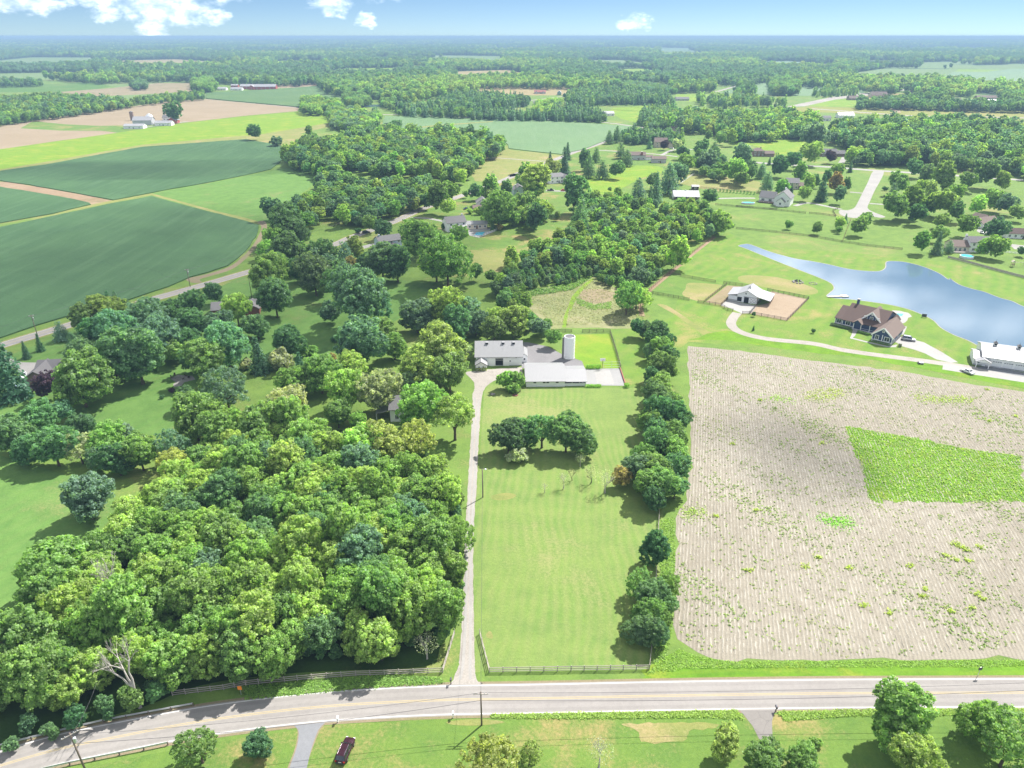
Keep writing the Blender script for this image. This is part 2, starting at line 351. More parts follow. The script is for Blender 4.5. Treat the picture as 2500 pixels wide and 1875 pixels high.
paint('cream_wall', (0.62, 0.55, 0.45), ribs=(2, 0.2, 0.015)); paint('tan_wall', (0.52, 0.44, 0.36)); paint('beige_wall', (0.55, 0.48, 0.42))
paint('blue_wall', (0.045, 0.072, 0.165), ribs=(2, 0.18, 0.015)); paint('pale_blue_wall', (0.42, 0.52, 0.62), ribs=(2, 0.2, 0.015)); paint('grey_wall', (0.45, 0.46, 0.47), ribs=(2, 0.2, 0.015))
paint('stone_base', (0.42, 0.42, 0.41), 0.9, 0.5, 0.2, scale=3.0); paint('roof_metal', (0.245, 0.245, 0.250), 0.45, 0.10, 0.5, 0.0, (0, 0.45, 0.03)); paint('roof_metal_white', (0.27, 0.27, 0.28), 0.45, 0.06, 0.5, 0.0, (0, 0.45, 0.03))
paint('roof_grey', (0.165, 0.160, 0.162), 0.9, 0.25, 0.2, scale=1.6); paint('roof_dark', (0.13, 0.125, 0.13), 0.9, 0.3, 0.2, scale=1.6); paint('roof_brown', (0.088, 0.062, 0.055), 0.9, 0.28, 0.2, scale=1.6)
paint('roof_tan', (0.155, 0.120, 0.104), 0.9, 0.25, 0.2, scale=1.6); paint('roof_red', (0.28, 0.11, 0.095), 0.8, 0.2, 0.2); paint('roof_green', (0.20, 0.33, 0.28), 0.6, 0.1, 0.3)
paint('red_wall', (0.36, 0.075, 0.07)); paint('painted_void', (0.012, 0.014, 0.020), 0.8); paint('door_brown', (0.12, 0.06, 0.04)); paint('garage_door', (0.70, 0.71, 0.72))  # the void colour paints the shade inside doorways, vents and louvres
paint('wood_grey', (0.34, 0.305, 0.275), 0.85, 0.4, 0.2, scale=2.0); paint('wood_dark', (0.075, 0.055, 0.045), 0.85, 0.4, 0.2, scale=2.0); paint('wood_brown', (0.20, 0.13, 0.085), 0.85, 0.4, 0.2, scale=2.0); paint('wood_pole', (0.17, 0.135, 0.11), 0.9, 0.4, 0.2, scale=2.0)
paint('wood_pale', (0.55, 0.48, 0.40), 0.85, 0.3, 0.2, scale=2.0)
paint('galvanised', (0.55, 0.57, 0.59), 0.4, 0.15, 0.5, 0.6); paint('metal_dark', (0.08, 0.08, 0.09), 0.5, 0.2, 0.5, 0.4); paint('wire', (0.06, 0.06, 0.065), 0.6)
paint('line_white', (0.52, 0.51, 0.50), 0.8, 0.35, 0.2, scale=1.5); paint('line_yellow', (0.36, 0.29, 0.15), 0.8, 0.35, 0.2, scale=1.5)
paint('orange', (0.85, 0.24, 0.02), 0.5, 0.05); paint('porcelain', (0.55, 0.56, 0.58), 0.3, 0.05)
paint('car_maroon', (0.042, 0.012, 0.020), 0.25, 0.05, 0.6, 0.35); paint('car_silver', (0.42, 0.43, 0.46), 0.28, 0.05, 0.6, 0.5); paint('car_white', (0.75, 0.75, 0.77), 0.3, 0.04, 0.6)
paint('car_black', (0.02, 0.022, 0.026), 0.25, 0.05, 0.6, 0.2); paint('car_blue', (0.04, 0.08, 0.17), 0.25, 0.05, 0.6, 0.3); paint('car_red', (0.45, 0.03, 0.03), 0.3, 0.05, 0.6)
paint('rubber', (0.02, 0.02, 0.021), 0.85); paint('chrome', (0.70, 0.71, 0.73), 0.2, 0.05, 0.6, 0.9); paint('lamp_red', (0.45, 0.02, 0.02), 0.3); paint('lamp_clear', (0.75, 0.76, 0.78), 0.2)
paint('bark', (0.105, 0.082, 0.062), 0.95, 0.5, 0.1, scale=2.5); paint('bark_pale', (0.40, 0.37, 0.34), 0.95, 0.35, 0.1, scale=2.5); paint('brick_red', (0.26, 0.105, 0.085), 0.9, 0.4, 0.2, scale=3.0); paint('brick_brown', (0.235, 0.17, 0.145), 0.9, 0.35, 0.2, scale=3.0)
paint('silo_white', (0.80, 0.80, 0.80), 0.6, 0.12, 0.3, ribs=(2, 0.75, 0.02)); paint('pool_liner', (0.55, 0.58, 0.62), 0.4); paint('tarp', (0.42, 0.55, 0.66), 0.5, 0.3, 0.3, scale=1.2); paint('plastic_blue', (0.05, 0.16, 0.45), 0.4); paint('net', (0.50, 0.58, 0.52), 0.8)

m, nt = new_mat('glass'); tc = nt.n('ShaderNodeTexCoord').outputs['Object']
finish(nt, nt.mix(nt.noise(tc, 1.2, 2), (0.025, 0.035, 0.045), (0.07, 0.09, 0.11)), 0.06, 0.6)
m, nt = new_mat('car_glass'); finish(nt, (0.012, 0.018, 0.022), 0.05, 0.7)
m, nt = new_mat('pond_water'); p = nt.pos(); n1 = nt.noise(p, 0.02, 3, 0.5); n2 = nt.noise(nt.rotated(p, R_(30), (1, 0.4, 1)), 0.9, 3, 0.6)
finish(nt, nt.mix(nt.step(n1, 0.35, 0.65), (0.082, 0.132, 0.180), (0.098, 0.152, 0.202)), nt.math('ADD', 0.02, nt.math('MULTIPLY', n1, 0.06)), 0.6, bump=n2, bdist=0.03, bstr=0.25, IOR=1.33)
m, nt = new_mat('pool_water'); p = nt.pos(); finish(nt, (0.06, 0.42, 0.52), 0.05, 0.6, bump=nt.noise(p, 3.0, 3), bdist=0.02, bstr=0.2, IOR=1.33)

# leaves: the tree's own colour ("tint"), varied from leaf to leaf
m, nt = new_mat('leaf')
at = nt.n('ShaderNodeAttribute', attribute_type='INSTANCER', attribute_name='tint'); lv = nt.n('ShaderNodeAttribute', attribute_type='GEOMETRY', attribute_name='lv')
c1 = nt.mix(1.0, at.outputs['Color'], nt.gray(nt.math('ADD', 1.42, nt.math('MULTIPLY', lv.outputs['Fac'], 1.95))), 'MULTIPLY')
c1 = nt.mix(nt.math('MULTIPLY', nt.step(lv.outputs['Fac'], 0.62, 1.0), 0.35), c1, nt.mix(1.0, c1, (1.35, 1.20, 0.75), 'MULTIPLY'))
df = nt.n('ShaderNodeBsdfDiffuse'); nt.put(df.inputs[0], c1); tr = nt.n('ShaderNodeBsdfTranslucent'); nt.put(tr.inputs[0], nt.mix(1.0, c1, (1.25, 1.35, 0.6), 'MULTIPLY'))
ms = nt.n('ShaderNodeMixShader'); ms.inputs[0].default_value = 0.54; nt.t.links.new(df.outputs[0], ms.inputs[1]); nt.t.links.new(tr.outputs[0], ms.inputs[2])
gl = nt.n('ShaderNodeBsdfGlossy'); gl.inputs['Roughness'].default_value = 0.45; gl.inputs[0].default_value = (0.9, 0.95, 1.0, 1)
ms2 = nt.n('ShaderNodeMixShader'); ms2.inputs[0].default_value = 0.012; nt.t.links.new(ms.outputs[0], ms2.inputs[1]); nt.t.links.new(gl.outputs[0], ms2.inputs[2])
oo = nt.n('ShaderNodeOutputMaterial'); nt.t.links.new(ms2.outputs[0], oo.inputs[0])
# ------------------------------------------------------------------ ground, fields, water
BIG = 60000.0
m_ = MB()
rings = [0, 60, 150, 300, 600, 1200, 2500, 6000, 15000, BIG]
nseg = 48
m_.v.append((0, 0, 0))
for r in rings[1:]: m_.v += [(r * math.cos(2 * math.pi * q / nseg), r * math.sin(2 * math.pi * q / nseg), 0) for q in range(nseg)]
for q in range(nseg): m_.f.append((0, 1 + q, 1 + (q + 1) % nseg))
for k_ in range(len(rings) - 2):
    a0, b0 = 1 + k_ * nseg, 1 + (k_ + 1) * nseg
    for q in range(nseg): m_.f.append((a0 + q, b0 + q, b0 + (q + 1) % nseg, a0 + (q + 1) % nseg))
me = bpy.data.meshes.new('ground'); me.from_pydata(m_.v, [], m_.f); me.update()
tag(mesh_obj('ground', me, 'grass_pasture'), 'wide flat grassy ground reaching the horizon', None, None, 'structure')
Z = 0.004
NFLD = [0]
def fld(name, t, pts, lvl, mat, label, **kw):
    NFLD[0] += 1; lvl = lvl + NFLD[0] * .008
    pts = WL(t, pts) if isinstance(t, str) else [W(*p) for p in pts]
    return sheet(name, pts, lvl * Z, mat, label, **kw)
# far forest floor and fields
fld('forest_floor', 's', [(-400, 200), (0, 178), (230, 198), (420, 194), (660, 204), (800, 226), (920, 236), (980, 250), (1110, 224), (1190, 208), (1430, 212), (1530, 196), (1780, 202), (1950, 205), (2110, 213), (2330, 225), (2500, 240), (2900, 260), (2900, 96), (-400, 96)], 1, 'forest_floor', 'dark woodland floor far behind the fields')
fld('far_field', 'a', [(-150, 398), (200, 365), (650, 366), (560, 388), (330, 396), (0, 400)], 2, 'far_green', 'pale green strip of field between distant woods above the white farm')
fld('far_field', 'b', [(590, 352), (880, 354), (1120, 358), (1090, 385), (980, 376), (600, 362)], 2, 'far_green', 'pale field strip in front of the darkest distant wood')
fld('far_field', 'b', [(510, 408), (630, 408), (630, 420), (510, 420)], 2, 'tan_field', 'small tan clearing in the distant woods')
fld('far_field', 'c', [(-100, 320), (150, 322), (150, 332), (-100, 334)], 2, 'far_green', 'thin pale field strip at the upper middle of the woods')
fld('far_field', 'c', [(1220, 374), (1400, 374), (1400, 386), (1220, 384)], 2, 'far_green', 'short pale strip beyond the woods on the right')
fld('far_field', 'c', [(1540, 398), (1900, 388), (1900, 404), (1560, 410)], 2, 'far_green', 'long pale strip of field beyond the right hand woods')
fld('far_field', 'c', [(1800, 418), (2350, 408), (2350, 424), (1830, 426)], 2, 'far_green', 'pale field strip at the far right edge beyond the woods')
fld('far_field', 'a', [(-300, 550), (0, 540), (330, 535), (600, 522), (720, 545), (600, 570), (300, 585), (-300, 590)], 2, 'green_crop', 'green field below the left hand distant woods')
fld('far_field', 'a', [(595, 525), (900, 490), (1115, 505), (1110, 530), (760, 555), (700, 545)], 2, 'far_green', 'green field with two lone trees below the distant woods')
fld('far_field', 'a', [(300, 590), (700, 560), (1000, 528), (1230, 528), (1230, 580), (1000, 595), (780, 605), (400, 620)], 3, 'harvested_green', 'tan field in front of the red barns')
fld('far_field', 'a', [(730, 608), (900, 600), (1310, 585), (1310, 630), (860, 660)], 3, 'far_green', 'narrow green field along the hedgerow')
fld('corn_field', 'a', [(1310, 590), (1500, 582), (1760, 568), (2000, 550), (2110, 548), (2200, 600), (2185, 655), (1900, 682), (1600, 655), (1310, 628)], 300, 'corn', 'green corn field in front of the red barns', thick=1.2)
fld('far_field', 'a', [(1755, 530), (1990, 518), (2030, 535), (2000, 552), (1760, 560)], 3, 'harvested', 'pale harvested field right of the red barns')
fld('harvested_field', 'a', [(-250, 830), (0, 800), (210, 765), (560, 712), (800, 680), (1100, 640), (1310, 630), (1900, 685), (1890, 706), (1560, 735), (1200, 776), (1000, 800), (760, 850), (400, 890), (0, 950), (-250, 990)], 3, 'harvested', 'tan harvested field around the white farm')
fld('pasture_patch', 'a', [(210, 770), (420, 790), (640, 800), (800, 795), (1000, 790), (1200, 775), (1150, 800), (800, 850), (640, 830), (400, 830), (130, 815)], 4, 'grass_yard', 'grass yard round the white farm buildings')
fld('bright_pasture', None, [('a', -300, 1000), ('a', 0, 948), ('a', 700, 850), ('a', 1200, 778), ('a', 1560, 738), ('a', 1900, 708), ('a', 2090, 720), ('a', 2130, 775), ('a', 1640, 862), ('a', 1500, 876), ('a', 900, 926), ('a', 300, 1032), ('d', 0, 208), ('d', -300, 270)], 5, 'grass_bright', 'bright yellow green strip of pasture')
fld('dry_margin', None, [('a', -300, 1135), ('d', 0, 202), ('a', 300, 1026), ('a', 900, 920), ('a', 1500, 866), ('a', 1640, 856), ('a', 2100, 780), ('a', 2120, 800), ('a', 1900, 850), ('a', 2212, 900), ('b', 180, 860), ('b', 160, 960), ('a', 1900, 960), ('a', 1800, 935), ('a', 1560, 885), ('a', 900, 935), ('a', 300, 1044), ('d', 0, 216), ('d', -300, 280)], 6, 'grass_dry', 'dry tan field margin along the bright pasture')
fld('soybean_field', None, [('d', -230, 256), ('d', 0, 216), ('a', 300, 1046), ('a', 900, 936), ('a', 1560, 886), ('a', 1830, 935), ('a', 1830, 1000), ('d', 2190, 50), ('d', 2190, 120), ('d', 2100, 200), ('d', 1900, 246), ('d', 1600, 306), ('d', 1300, 358), ('d', 1020, 412), ('d', 870, 440), ('d', 700, 405), ('d', 300, 335), ('d', 60, 298), ('d', -230, 253)], 130, 'soy', 'upper dark green soybean field', thick=.5, rough=(12, .5))
fld('dirt_strip', 'd', [(-300, 285), (60, 298), (300, 337), (700, 408), (870, 442), (860, 462), (700, 472), (560, 445), (300, 390), (0, 335), (-300, 300)], 5, 'dirt', 'eroded brown strip between two soybean fields')
fld('soybean_field', 'd', [(-350, 320), (0, 337), (400, 402), (560, 432), (690, 462), (705, 474), (400, 545), (0, 618), (-350, 690)], 130, 'soy', 'small left hand soybean field between grass strips', thick=.5, rough=(12, .5))
fld('green_meadow', None, [('d', 870, 445), ('d', 1020, 415), ('d', 1300, 360), ('d', 1600, 310), ('d', 1900, 250), ('d', 2190, 190), ('e', 500, 470), ('e', 540, 560), ('e', 400, 700), ('e', 250, 780), ('e', 140, 900), ('d', 2025, 610), ('d', 1900, 600), ('d', 1700, 552), ('d', 1170, 404)], 4, 'grass_park', 'pale green meadow with mown arcs', rough=(15, .8))
fld('grass_strip', 'd', [(-300, 690), (0, 620), (400, 548), (860, 460), (1170, 400), (1700, 548), (1900, 598), (2020, 632), (2060, 625), (1900, 575), (1700, 530), (1170, 385), (870, 440), (400, 530), (0, 605), (-300, 670)], 6, 'grass_dry', 'narrow dry grass strip round the large soybean field')
fld('soybean_field', 'd', [(-500, 760), (0, 652), (400, 566), (860, 468), (1170, 412), (1480, 497), (1700, 553), (1900, 602), (1990, 635), (1985, 690), (1930, 790), (1850, 880), (1760, 945), (1600, 1000), (1470, 1035), (1300, 1108), (1000, 1208), (560, 1328), (280, 1408), (0, 1505), (-500, 1640)], 130, 'soy', 'large dark green soybean field beside the county road', thick=.5, rough=(9, .35))
fld('farm_track', 'd', [(2040, 600), (2060, 640), (2040, 700), (1980, 800), (1880, 905), (1780, 975), (1620, 1025), (1540, 1050), (1560, 1075), (1480, 1075), (1440, 1045), (1600, 1008), (1760, 955), (1855, 890), (1945, 795), (2005, 690), (2015, 640), (1990, 605)], 7, 'gravel_edge', 'curved dirt track round the soybean field corner', smooth=4)
fld('soybean_field', 'b', [(360, 738), (900, 750), (1500, 774), (1970, 806), (1900, 840), (1760, 898), (1620, 950), (1480, 982), (1320, 965), (1150, 945), (1130, 900), (830, 840), (440, 828), (350, 790)], 130, 'soy_mid', 'pale green soybean field in the middle distance', thick=.5, rough=(20, .6))
fld('grass_strip', 'b', [(440, 822), (700, 796), (1050, 772), (1050, 777), (700, 803), (460, 832)], 140, 'grass_dry', 'faint dry waterway across the pale soybean field')
fld('tan_field', 'b', [(850, 578), (1000, 543), (1320, 546), (1632, 554), (1640, 576), (1520, 605), (1300, 606), (860, 592)], 3, 'tan_field', 'tan wheat field with a farmhouse in front of the woods')
fld('dry_lawn', None, [('b', 1150, 950), ('b', 1480, 986), ('b', 1450, 1030), ('e', 2110, 480), ('e', 1850, 590), ('e', 1690, 580), ('e', 1650, 520), ('e', 1730, 440), ('e', 1760, 395), ('e', 1900, 350)], 4, 'grass_dry', 'yellow dry lawn below the pale soybean field', rough=(10, .5))
fld('yard_grass', None, [('e', 1600, 690), ('e', 2000, 540), ('f', 600, 380), ('f', 840, 300), ('f', 1300, 330), ('f', 1300, 480), ('f', 900, 660), ('f', 600, 800), ('f', 560, 970), ('f', 60, 1170), ('e', 1880, 1240), ('e', 1680, 1220), ('e', 1640, 1000), ('e', 1500, 1000), ('e', 1070, 900), ('e', 1250, 830)], 4, 'grass_yard', 'dry yellow green house lots along the road', rough=(12, .6))
fld('dry_patch', 'e', [(1640, 1090), (1900, 1110), (2080, 1060), (2100, 1100), (1900, 1240), (1690, 1230)], 6, 'grass_dry', 'orange dry lawn patch beside the thicket', smooth=4)
fld('yard_grass', None, [('f', 1320, 560), ('f', 1500, 530), ('f', 1960, 580), ('f', 2000, 640), ('f', 1700, 660), ('f', 1400, 600)], 4, 'grass_dry', 'yellow paddock behind the long white stable', smooth=3)
fld('yard_grass', 'f', [(690, 560), (900, 520), (1000, 470), (1230, 470), (1250, 520), (1100, 560), (900, 660), (720, 670)], 6, 'grass_bright', 'bright yellow green lawn behind the two storey white house', smooth=3)
fld('lawn_patch', 'h', [(0, 300), (300, 280), (500, 285), (520, 330), (420, 400), (260, 400), (120, 330), (0, 350)], 5, 'grass_bright', 'sunny lawn in front of the woods', smooth=3)
fld('yellow_strip', 'c', [(700, 690), (840, 676), (1380, 690), (1800, 690), (2212, 706), (2500, 720), (2500, 800), (2212, 780), (1520, 740), (1100, 720), (800, 710)], 4, 'yellow_grass', 'yellow grass strip along the far road on the right')
fld('far_field', 'c', [(280, 590), (500, 528), (800, 532), (1190, 552), (1200, 600), (840, 610), (500, 600)], 3, 'soy_mid', 'green field behind the distant houses on the right')
fld('far_field', 'c', [(820, 645), (1150, 625), (1240, 650), (1140, 680), (860, 675)], 5, 'grass_bright', 'bright lawn beside the far road on the right')
fld('far_field', 'c', [(0, 600), (500, 600), (700, 640), (300, 660), (0, 640)], 3, 'grass_bright', 'bright paddocks beyond the white ranch buildings')
fld('far_field', 'c', [(1180, 600), (1500, 590), (1700, 590), (1500, 640), (1250, 650)], 3, 'tan_field', 'tan lots between the distant houses')
fld('far_field', 'f', [(900, 40), (1200, 20), (1270, 60), (1230, 110), (1150, 170), (950, 120), (860, 60)], 4, 'grass_bright', 'light green paddocks with thin fences beyond the road')
far_rng = np.random.default_rng(12); FARF = []
for k_ in range(54):
    d_ = 2300 + 7000 * far_rng.uniform(0, 1) ** 1.2; a_ = far_rng.uniform(-.66, .66); w_ = far_rng.uniform(90, 280) * (.5 + d_ / 6000); h_ = far_rng.uniform(200, 480) * (.5 + d_ / 5000); c_ = np.array([math.sin(a_) * d_, math.cos(a_) * d_]); r_ = far_rng.uniform(-.25, .25) - a_
    pp = [c_ + np.array([x * math.cos(r_) - y * math.sin(r_), x * math.sin(r_) + y * math.cos(r_)]) for x, y in ((-w_, -h_), (w_, -h_ * far_rng.uniform(.5, 1)), (w_ * far_rng.uniform(.6, 1), h_), (-w_ * far_rng.uniform(.6, 1), h_ * far_rng.uniform(.6, 1)))]
    FARF.append(np.array(pp)); sheet('far_field', [np.array([*p, 0]) for p in pp], (1.5 + k_ * .01) * Z, ('far_green', 'far_green', 'tan_field', 'soy_mid', 'grass_bright')[k_ % 5], 'pale field in a clearing of the distant woods')
# left side grounds
fld('park_lawn', None, [('e', 0, 1300), ('e', 600, 1150), ('e', 1000, 1290), ('e', 1500, 1340), ('e', 1250, 1450), ('k', 1250, 250), ('k', 1000, 420), ('k', 640, 600), ('k', 200, 760), ('j', 1900, 640), ('j', 1500, 780), ('j', 1350, 1150), ('j', 700, 1130), ('j', 500, 980), ('j', 0, 1300), ('j', -300, 1000), ('j', 0, 560), ('j', 1000, 160), ('d', 1500, 1200), ('d', 1900, 1010)], 2, 'grass_park', 'cool green mown grounds under the scattered trees')
fld('park_lawn', None, [('o', -300, 300), ('o', 0, 0), ('j', 0, 1300), ('j', 500, 1450), ('o', 700, 190), ('o', 560, 330), ('o', 200, 700), ('o', 0, 900), ('o', -300, 1000)], 3, 'grass_park', 'open lawn west of the wood')
# the property
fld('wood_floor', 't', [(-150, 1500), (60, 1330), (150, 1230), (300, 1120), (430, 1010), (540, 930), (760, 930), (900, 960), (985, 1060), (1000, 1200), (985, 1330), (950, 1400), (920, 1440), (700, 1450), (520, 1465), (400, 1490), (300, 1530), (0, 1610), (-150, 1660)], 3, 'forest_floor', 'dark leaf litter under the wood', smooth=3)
fld('front_lawn', None, [('m', 140, 1640), ('m', 130, 900), ('m', 175, 300), ('l', 330, 830), ('l', 380, 755), ('l', 740, 785), ('l', 1320, 790), ('l', 1750, 790), ('l', 2000, 800), ('m', 1260, 300), ('m', 1230, 700), ('m', 1220, 1000), ('m', 1160, 1600), ('m', 230, 1625)], 3, 'grass_lawn', 'long striped mown lawn right of the drive')
fld('bare_patch', 'm', [(225, 1400), (240, 1410), (245, 1440), (215, 1440), (205, 1420)], 5, 'grass_dry', 'small bare patch in the lawn near the fence corner', smooth=4)
fld('bare_patch', 'm', [(240, 615), (330, 600), (380, 615), (330, 640), (250, 640)], 5, 'grass_dry', 'dry patch in the lawn near the light pole', smooth=4)
fld('paddock_grass', 'l', [(1210, 270), (1560, 262), (1665, 600), (1320, 600), (1290, 530), (1215, 500)], 4, 'grass_bright', 'bright fenced grass behind the silo')
fld('side_field', None, [('l', 1600, 220), ('l', 2200, 100), ('f', 1400, 1000), ('f', 1650, 980), ('f', 1700, 930), ('i', 500, 0), ('h', 1150, 1180), ('h', 1700, 1240), ('h', 2300, 1380), ('i', 2300, 420), ('i', 2400, 900), ('i', 1700, 740), ('i', 300, 620), ('i', 80, 600), ('l', 1950, 700), ('l', 1750, 780), ('l', 1680, 600)], 3, 'grass_pond', 'mown grass round the pond and horse barn', rough=(14, .7))
fld('dry_streak', 'v2', [(220, 460), (330, 470), (480, 560), (680, 690), (860, 790), (1000, 830), (900, 850), (800, 840), (600, 700), (430, 580)], 5, 'grass_dry', 'dry tan streak in the grass left of the curved drive', smooth=4)
fld('dry_patch', 'i', [(420, 190), (640, 200), (860, 260), (900, 300), (800, 310), (640, 280), (420, 230)], 5, 'grass_dry', 'dry tan patch behind the horse barn', smooth=4)
fld('paddock', 'v2', [(375, 100), (915, 200), (1040, 225), (790, 420), (600, 410), (120, 310)], 5, 'grass_yard', 'left grazing paddock of the horse barn')
fld('paddock_bare', 'v2', [(600, 200), (900, 215), (1000, 240), (790, 410), (640, 400), (520, 340), (560, 270)], 6, 'grass_dry', 'bare dry part of the left paddock', smooth=3)
fld('paddock', 'v2', [(1060, 230), (1320, 250), (1060, 400), (985, 465), (800, 430)], 5, 'harvested_green', 'narrow dry paddock beside the horse barn')
fld('sand_paddock', 'v2', [(1590, 300), (2030, 395), (1775, 655), (1330, 565), (1400, 480), (1560, 440)], 5, 'sand', 'sandy riding paddock right of the horse barn')
fld('meadow', None, [('f', 250, 1400), ('f', 560, 1330), ('f', 800, 1270), ('f', 900, 1360), ('f', 1090, 1440), ('l', 1860, 0), ('l', 1780, 210), ('l', 1130, 200), ('l', 690, 230), ('f', 430, 1659), ('f', 260, 1500)], 4, 'meadow_rough', 'pale rough meadow behind the silo', rough=(6, .5))
fld('brown_patch', 'f', [(650, 1400), (720, 1375), (850, 1380), (910, 1420), (880, 1460), (760, 1480), (670, 1450)], 6, 'harvested_green', 'round brown bare patch in the rough meadow', smooth=4)
fld('weed_patch', 'f', [(270, 1450), (380, 1410), (540, 1400), (590, 1420), (560, 1470), (400, 1490), (280, 1500)], 6, 'meadow_rough', 'brown weedy band in the rough meadow', smooth=4)
fld('mown_path', None, [('l', 1095, 200), ('l', 1115, 90), ('f', 548, 1540), ('f', 592, 1430), ('f', 655, 1358), ('f', 740, 1296), ('f', 762, 1296), ('f', 682, 1368), ('f', 626, 1440), ('f', 582, 1540), ('l', 1168, 0), ('l', 1145, 120), ('l', 1135, 200)], 8, 'grass_bright', 'narrow mown path through the rough meadow')
fld('stubble_field', None, [('n', 185, 108), ('n', 340, 118), ('n', 500, 135), ('n', 900, 190), ('n', 1400, 250), ('n', 1800, 320), ('n', 2133, 372), ('n', 2700, 470), ('n', 2800, 1900), ('r', 2600, 98), ('r', 1700, 100), ('r', 1000, 105), ('r', 860, 80), ('r', 765, 10), ('n', 105, 1659), ('n', 115, 1300), ('n', 120, 1100), ('n', 180, 1000), ('n', 205, 800), ('n', 205, 500), ('n', 195, 300)], 4, 'stubble_soil', 'pale harvested stubble field with crop rows', rough=(3, .35))
fld('road_verge', 'r', [(620, 150), (780, 60), (860, 90), (1000, 112), (1700, 108), (2700, 104), (2700, 182), (1400, 186), (700, 196), (600, 200), (640, 170)], 4, 'grass_verge', 'bright green verge between stubble field and road')
fld('field_margin', 'i', [(80, 600), (160, 600), (330, 600), (700, 660), (1100, 700), (1500, 770), (1900, 850), (2300, 930), (2300, 850), (1700, 740), (1400, 690), (900, 640), (560, 590), (330, 540), (200, 560)], 5, 'grass_verge', 'yellow green grass strip along the curved drive', rough=(5, .3))
fld('ditch_grass', 'r', [(0, 330), (600, 322), (1020, 314), (1045, 355), (900, 345), (430, 350), (0, 345)], 5, 'grass_verge', 'tall bright ditch grass beside the near drive')
fld('ditch_grass', 'r', [(1185, 318), (1500, 310), (2300, 305), (2300, 330), (1500, 338), (1220, 360)], 5, 'grass_verge', 'tall bright ditch grass right of the near drive')
fld('dry_patch', 'r', [(545, 370), (700, 368), (930, 366), (920, 385), (820, 400), (800, 440), (640, 445), (600, 400)], 6, 'grass_dry', 'straw coloured patch in the near lawn', smooth=4, rough=(1.0, .15))
fld('dry_patch', 'q', [(1560, 985), (1800, 965), (2000, 990), (1800, 1015), (1600, 1010)], 6, 'grass_dry', 'dry patch at the foot of the utility pole', smooth=4)
fld('near_lawn', 's', [(-300, 1960), (0, 1920), (350, 1845), (600, 1800), (820, 1770), (1050, 1758), (1300, 1753), (1800, 1745), (2500, 1740), (2900, 1740), (3200, 2300), (-500, 2300)], 2, 'grass_yard', 'near lawn on this side of the road')
# pond
POND = [('i', 395, 0), ('h', 60, 1092), ('h', 110, 1098), ('h', 250, 1150), ('h', 430, 1200), ('h', 560, 1222), ('h', 700, 1248), ('h', 830, 1278), ('h', 950, 1296), ('h', 1060, 1302), ('h', 1110, 1296), ('h', 1140, 1272), ('h', 1150, 1228), ('h', 1240, 1225), ('h', 1330, 1238), ('h', 1440, 1268), ('h', 1560, 1318), ('h', 1630, 1365), ('i', 1740, 205), ('i', 1800, 245), ('i', 1880, 272), ('i', 1960, 292), ('i', 2060, 330), ('i', 2140, 352), ('i', 2212, 385), ('i', 2400, 440), ('i', 2560, 560), ('i', 2480, 680), ('i', 2212, 700), ('i', 1980, 660), ('i', 1850, 600), ('i', 1760, 565), ('i', 1680, 520), ('i', 1640, 480), ('i', 1600, 455), ('i', 1540, 428), ('i', 1480, 405), ('i', 1390, 382), ('i', 1300, 366), ('i', 1150, 346), ('i', 1060, 338), ('i', 1000, 333), ('i', 955, 320), ('i', 975, 298), ('i', 1000, 275), ('i', 995, 250), ('i', 960, 225), ('i', 850, 180), ('i', 700, 122), ('i', 560, 66), ('i', 440, 17)]
pw = [W(*p) for p in POND]
sheet('pond_bank', [np.array([*q, 0]) for q in offset(np.array(smooth_line(pw, 4, True) + [pw[0]]), 0)], 5 * Z, 'stone', 'thin stony edge of the pond')
pin = smooth_line(pw, 4, True); cx_ = np.mean([p[:2] for p in pin], axis=0)
poff = offset(np.array(pin + [pin[0], pin[1]]), -0.45)[:-2]
sheet('pond', [np.array([p[0], p[1], 0]) for p in poff], 6.5 * Z, 'pond_water', 'calm blue grey pond behind the dark blue house')
for t_, x, y, lab in (('w2', 1180, 600, 'thin sliver of a far pond behind the conifers'), ('b', 300, 672, 'small far pond left of the conifer belt')):
    c = W(t_, x, y); sheet('far_pond', [c + np.array([35 * math.cos(a) * (1 if t_ == 'w2' else .8), 22 * math.sin(a), 0]) for a in np.linspace(0, 2 * math.pi, 24)[:-1]], 5 * Z, 'pond_water', lab)

# ------------------------------------------------------------------ roads and drives
top = np.array([G(*p) for p in [(2900, 1657), (2500, 1657.5), (2022, 1659), (1611, 1665), (1300, 1673), (1119, 1675), (916, 1684), (727, 1698), (600, 1713), (524, 1723), (393, 1745), (218, 1775), (0, 1832), (-200, 1895)]])
bot = np.array([G(*p) for p in [(2900, 1725), (2500, 1726), (2080, 1728), (1805, 1731), (1300, 1740), (1043, 1744), (821, 1755), (600, 1779), (524, 1788), (350, 1823), (218, 1851), (130, 1868), (0, 1905), (-200, 1975)]])
mid = resample(smooth_line(list((resample(top, 60) + resample(bot, 60)) / 2)[::3], 8), 120)
RW = 5.95
strip('road_shoulder', mid, RW + 1.7, 6 * Z, 'gravel_edge', 'thin gravel shoulder of the county road')
road = strip('road', mid, RW + 0.7, 8 * Z, 'asphalt', 'two lane asphalt county road in the foreground')
for s_ in (-1, 1):
    strip('road_edge_line', mid, 0.17, 10 * Z, 'line_white', parent=road, off=s_ * RW / 2)
    strip('road_centre_line', mid, 0.12, 10 * Z, 'line_yellow', parent=road, off=s_ * 0.15)
    for q in (0.75, 2.25): strip('wheel_track', mid, 0.6, 9 * Z, 'asphalt_track', parent=road, off=s_ * q)
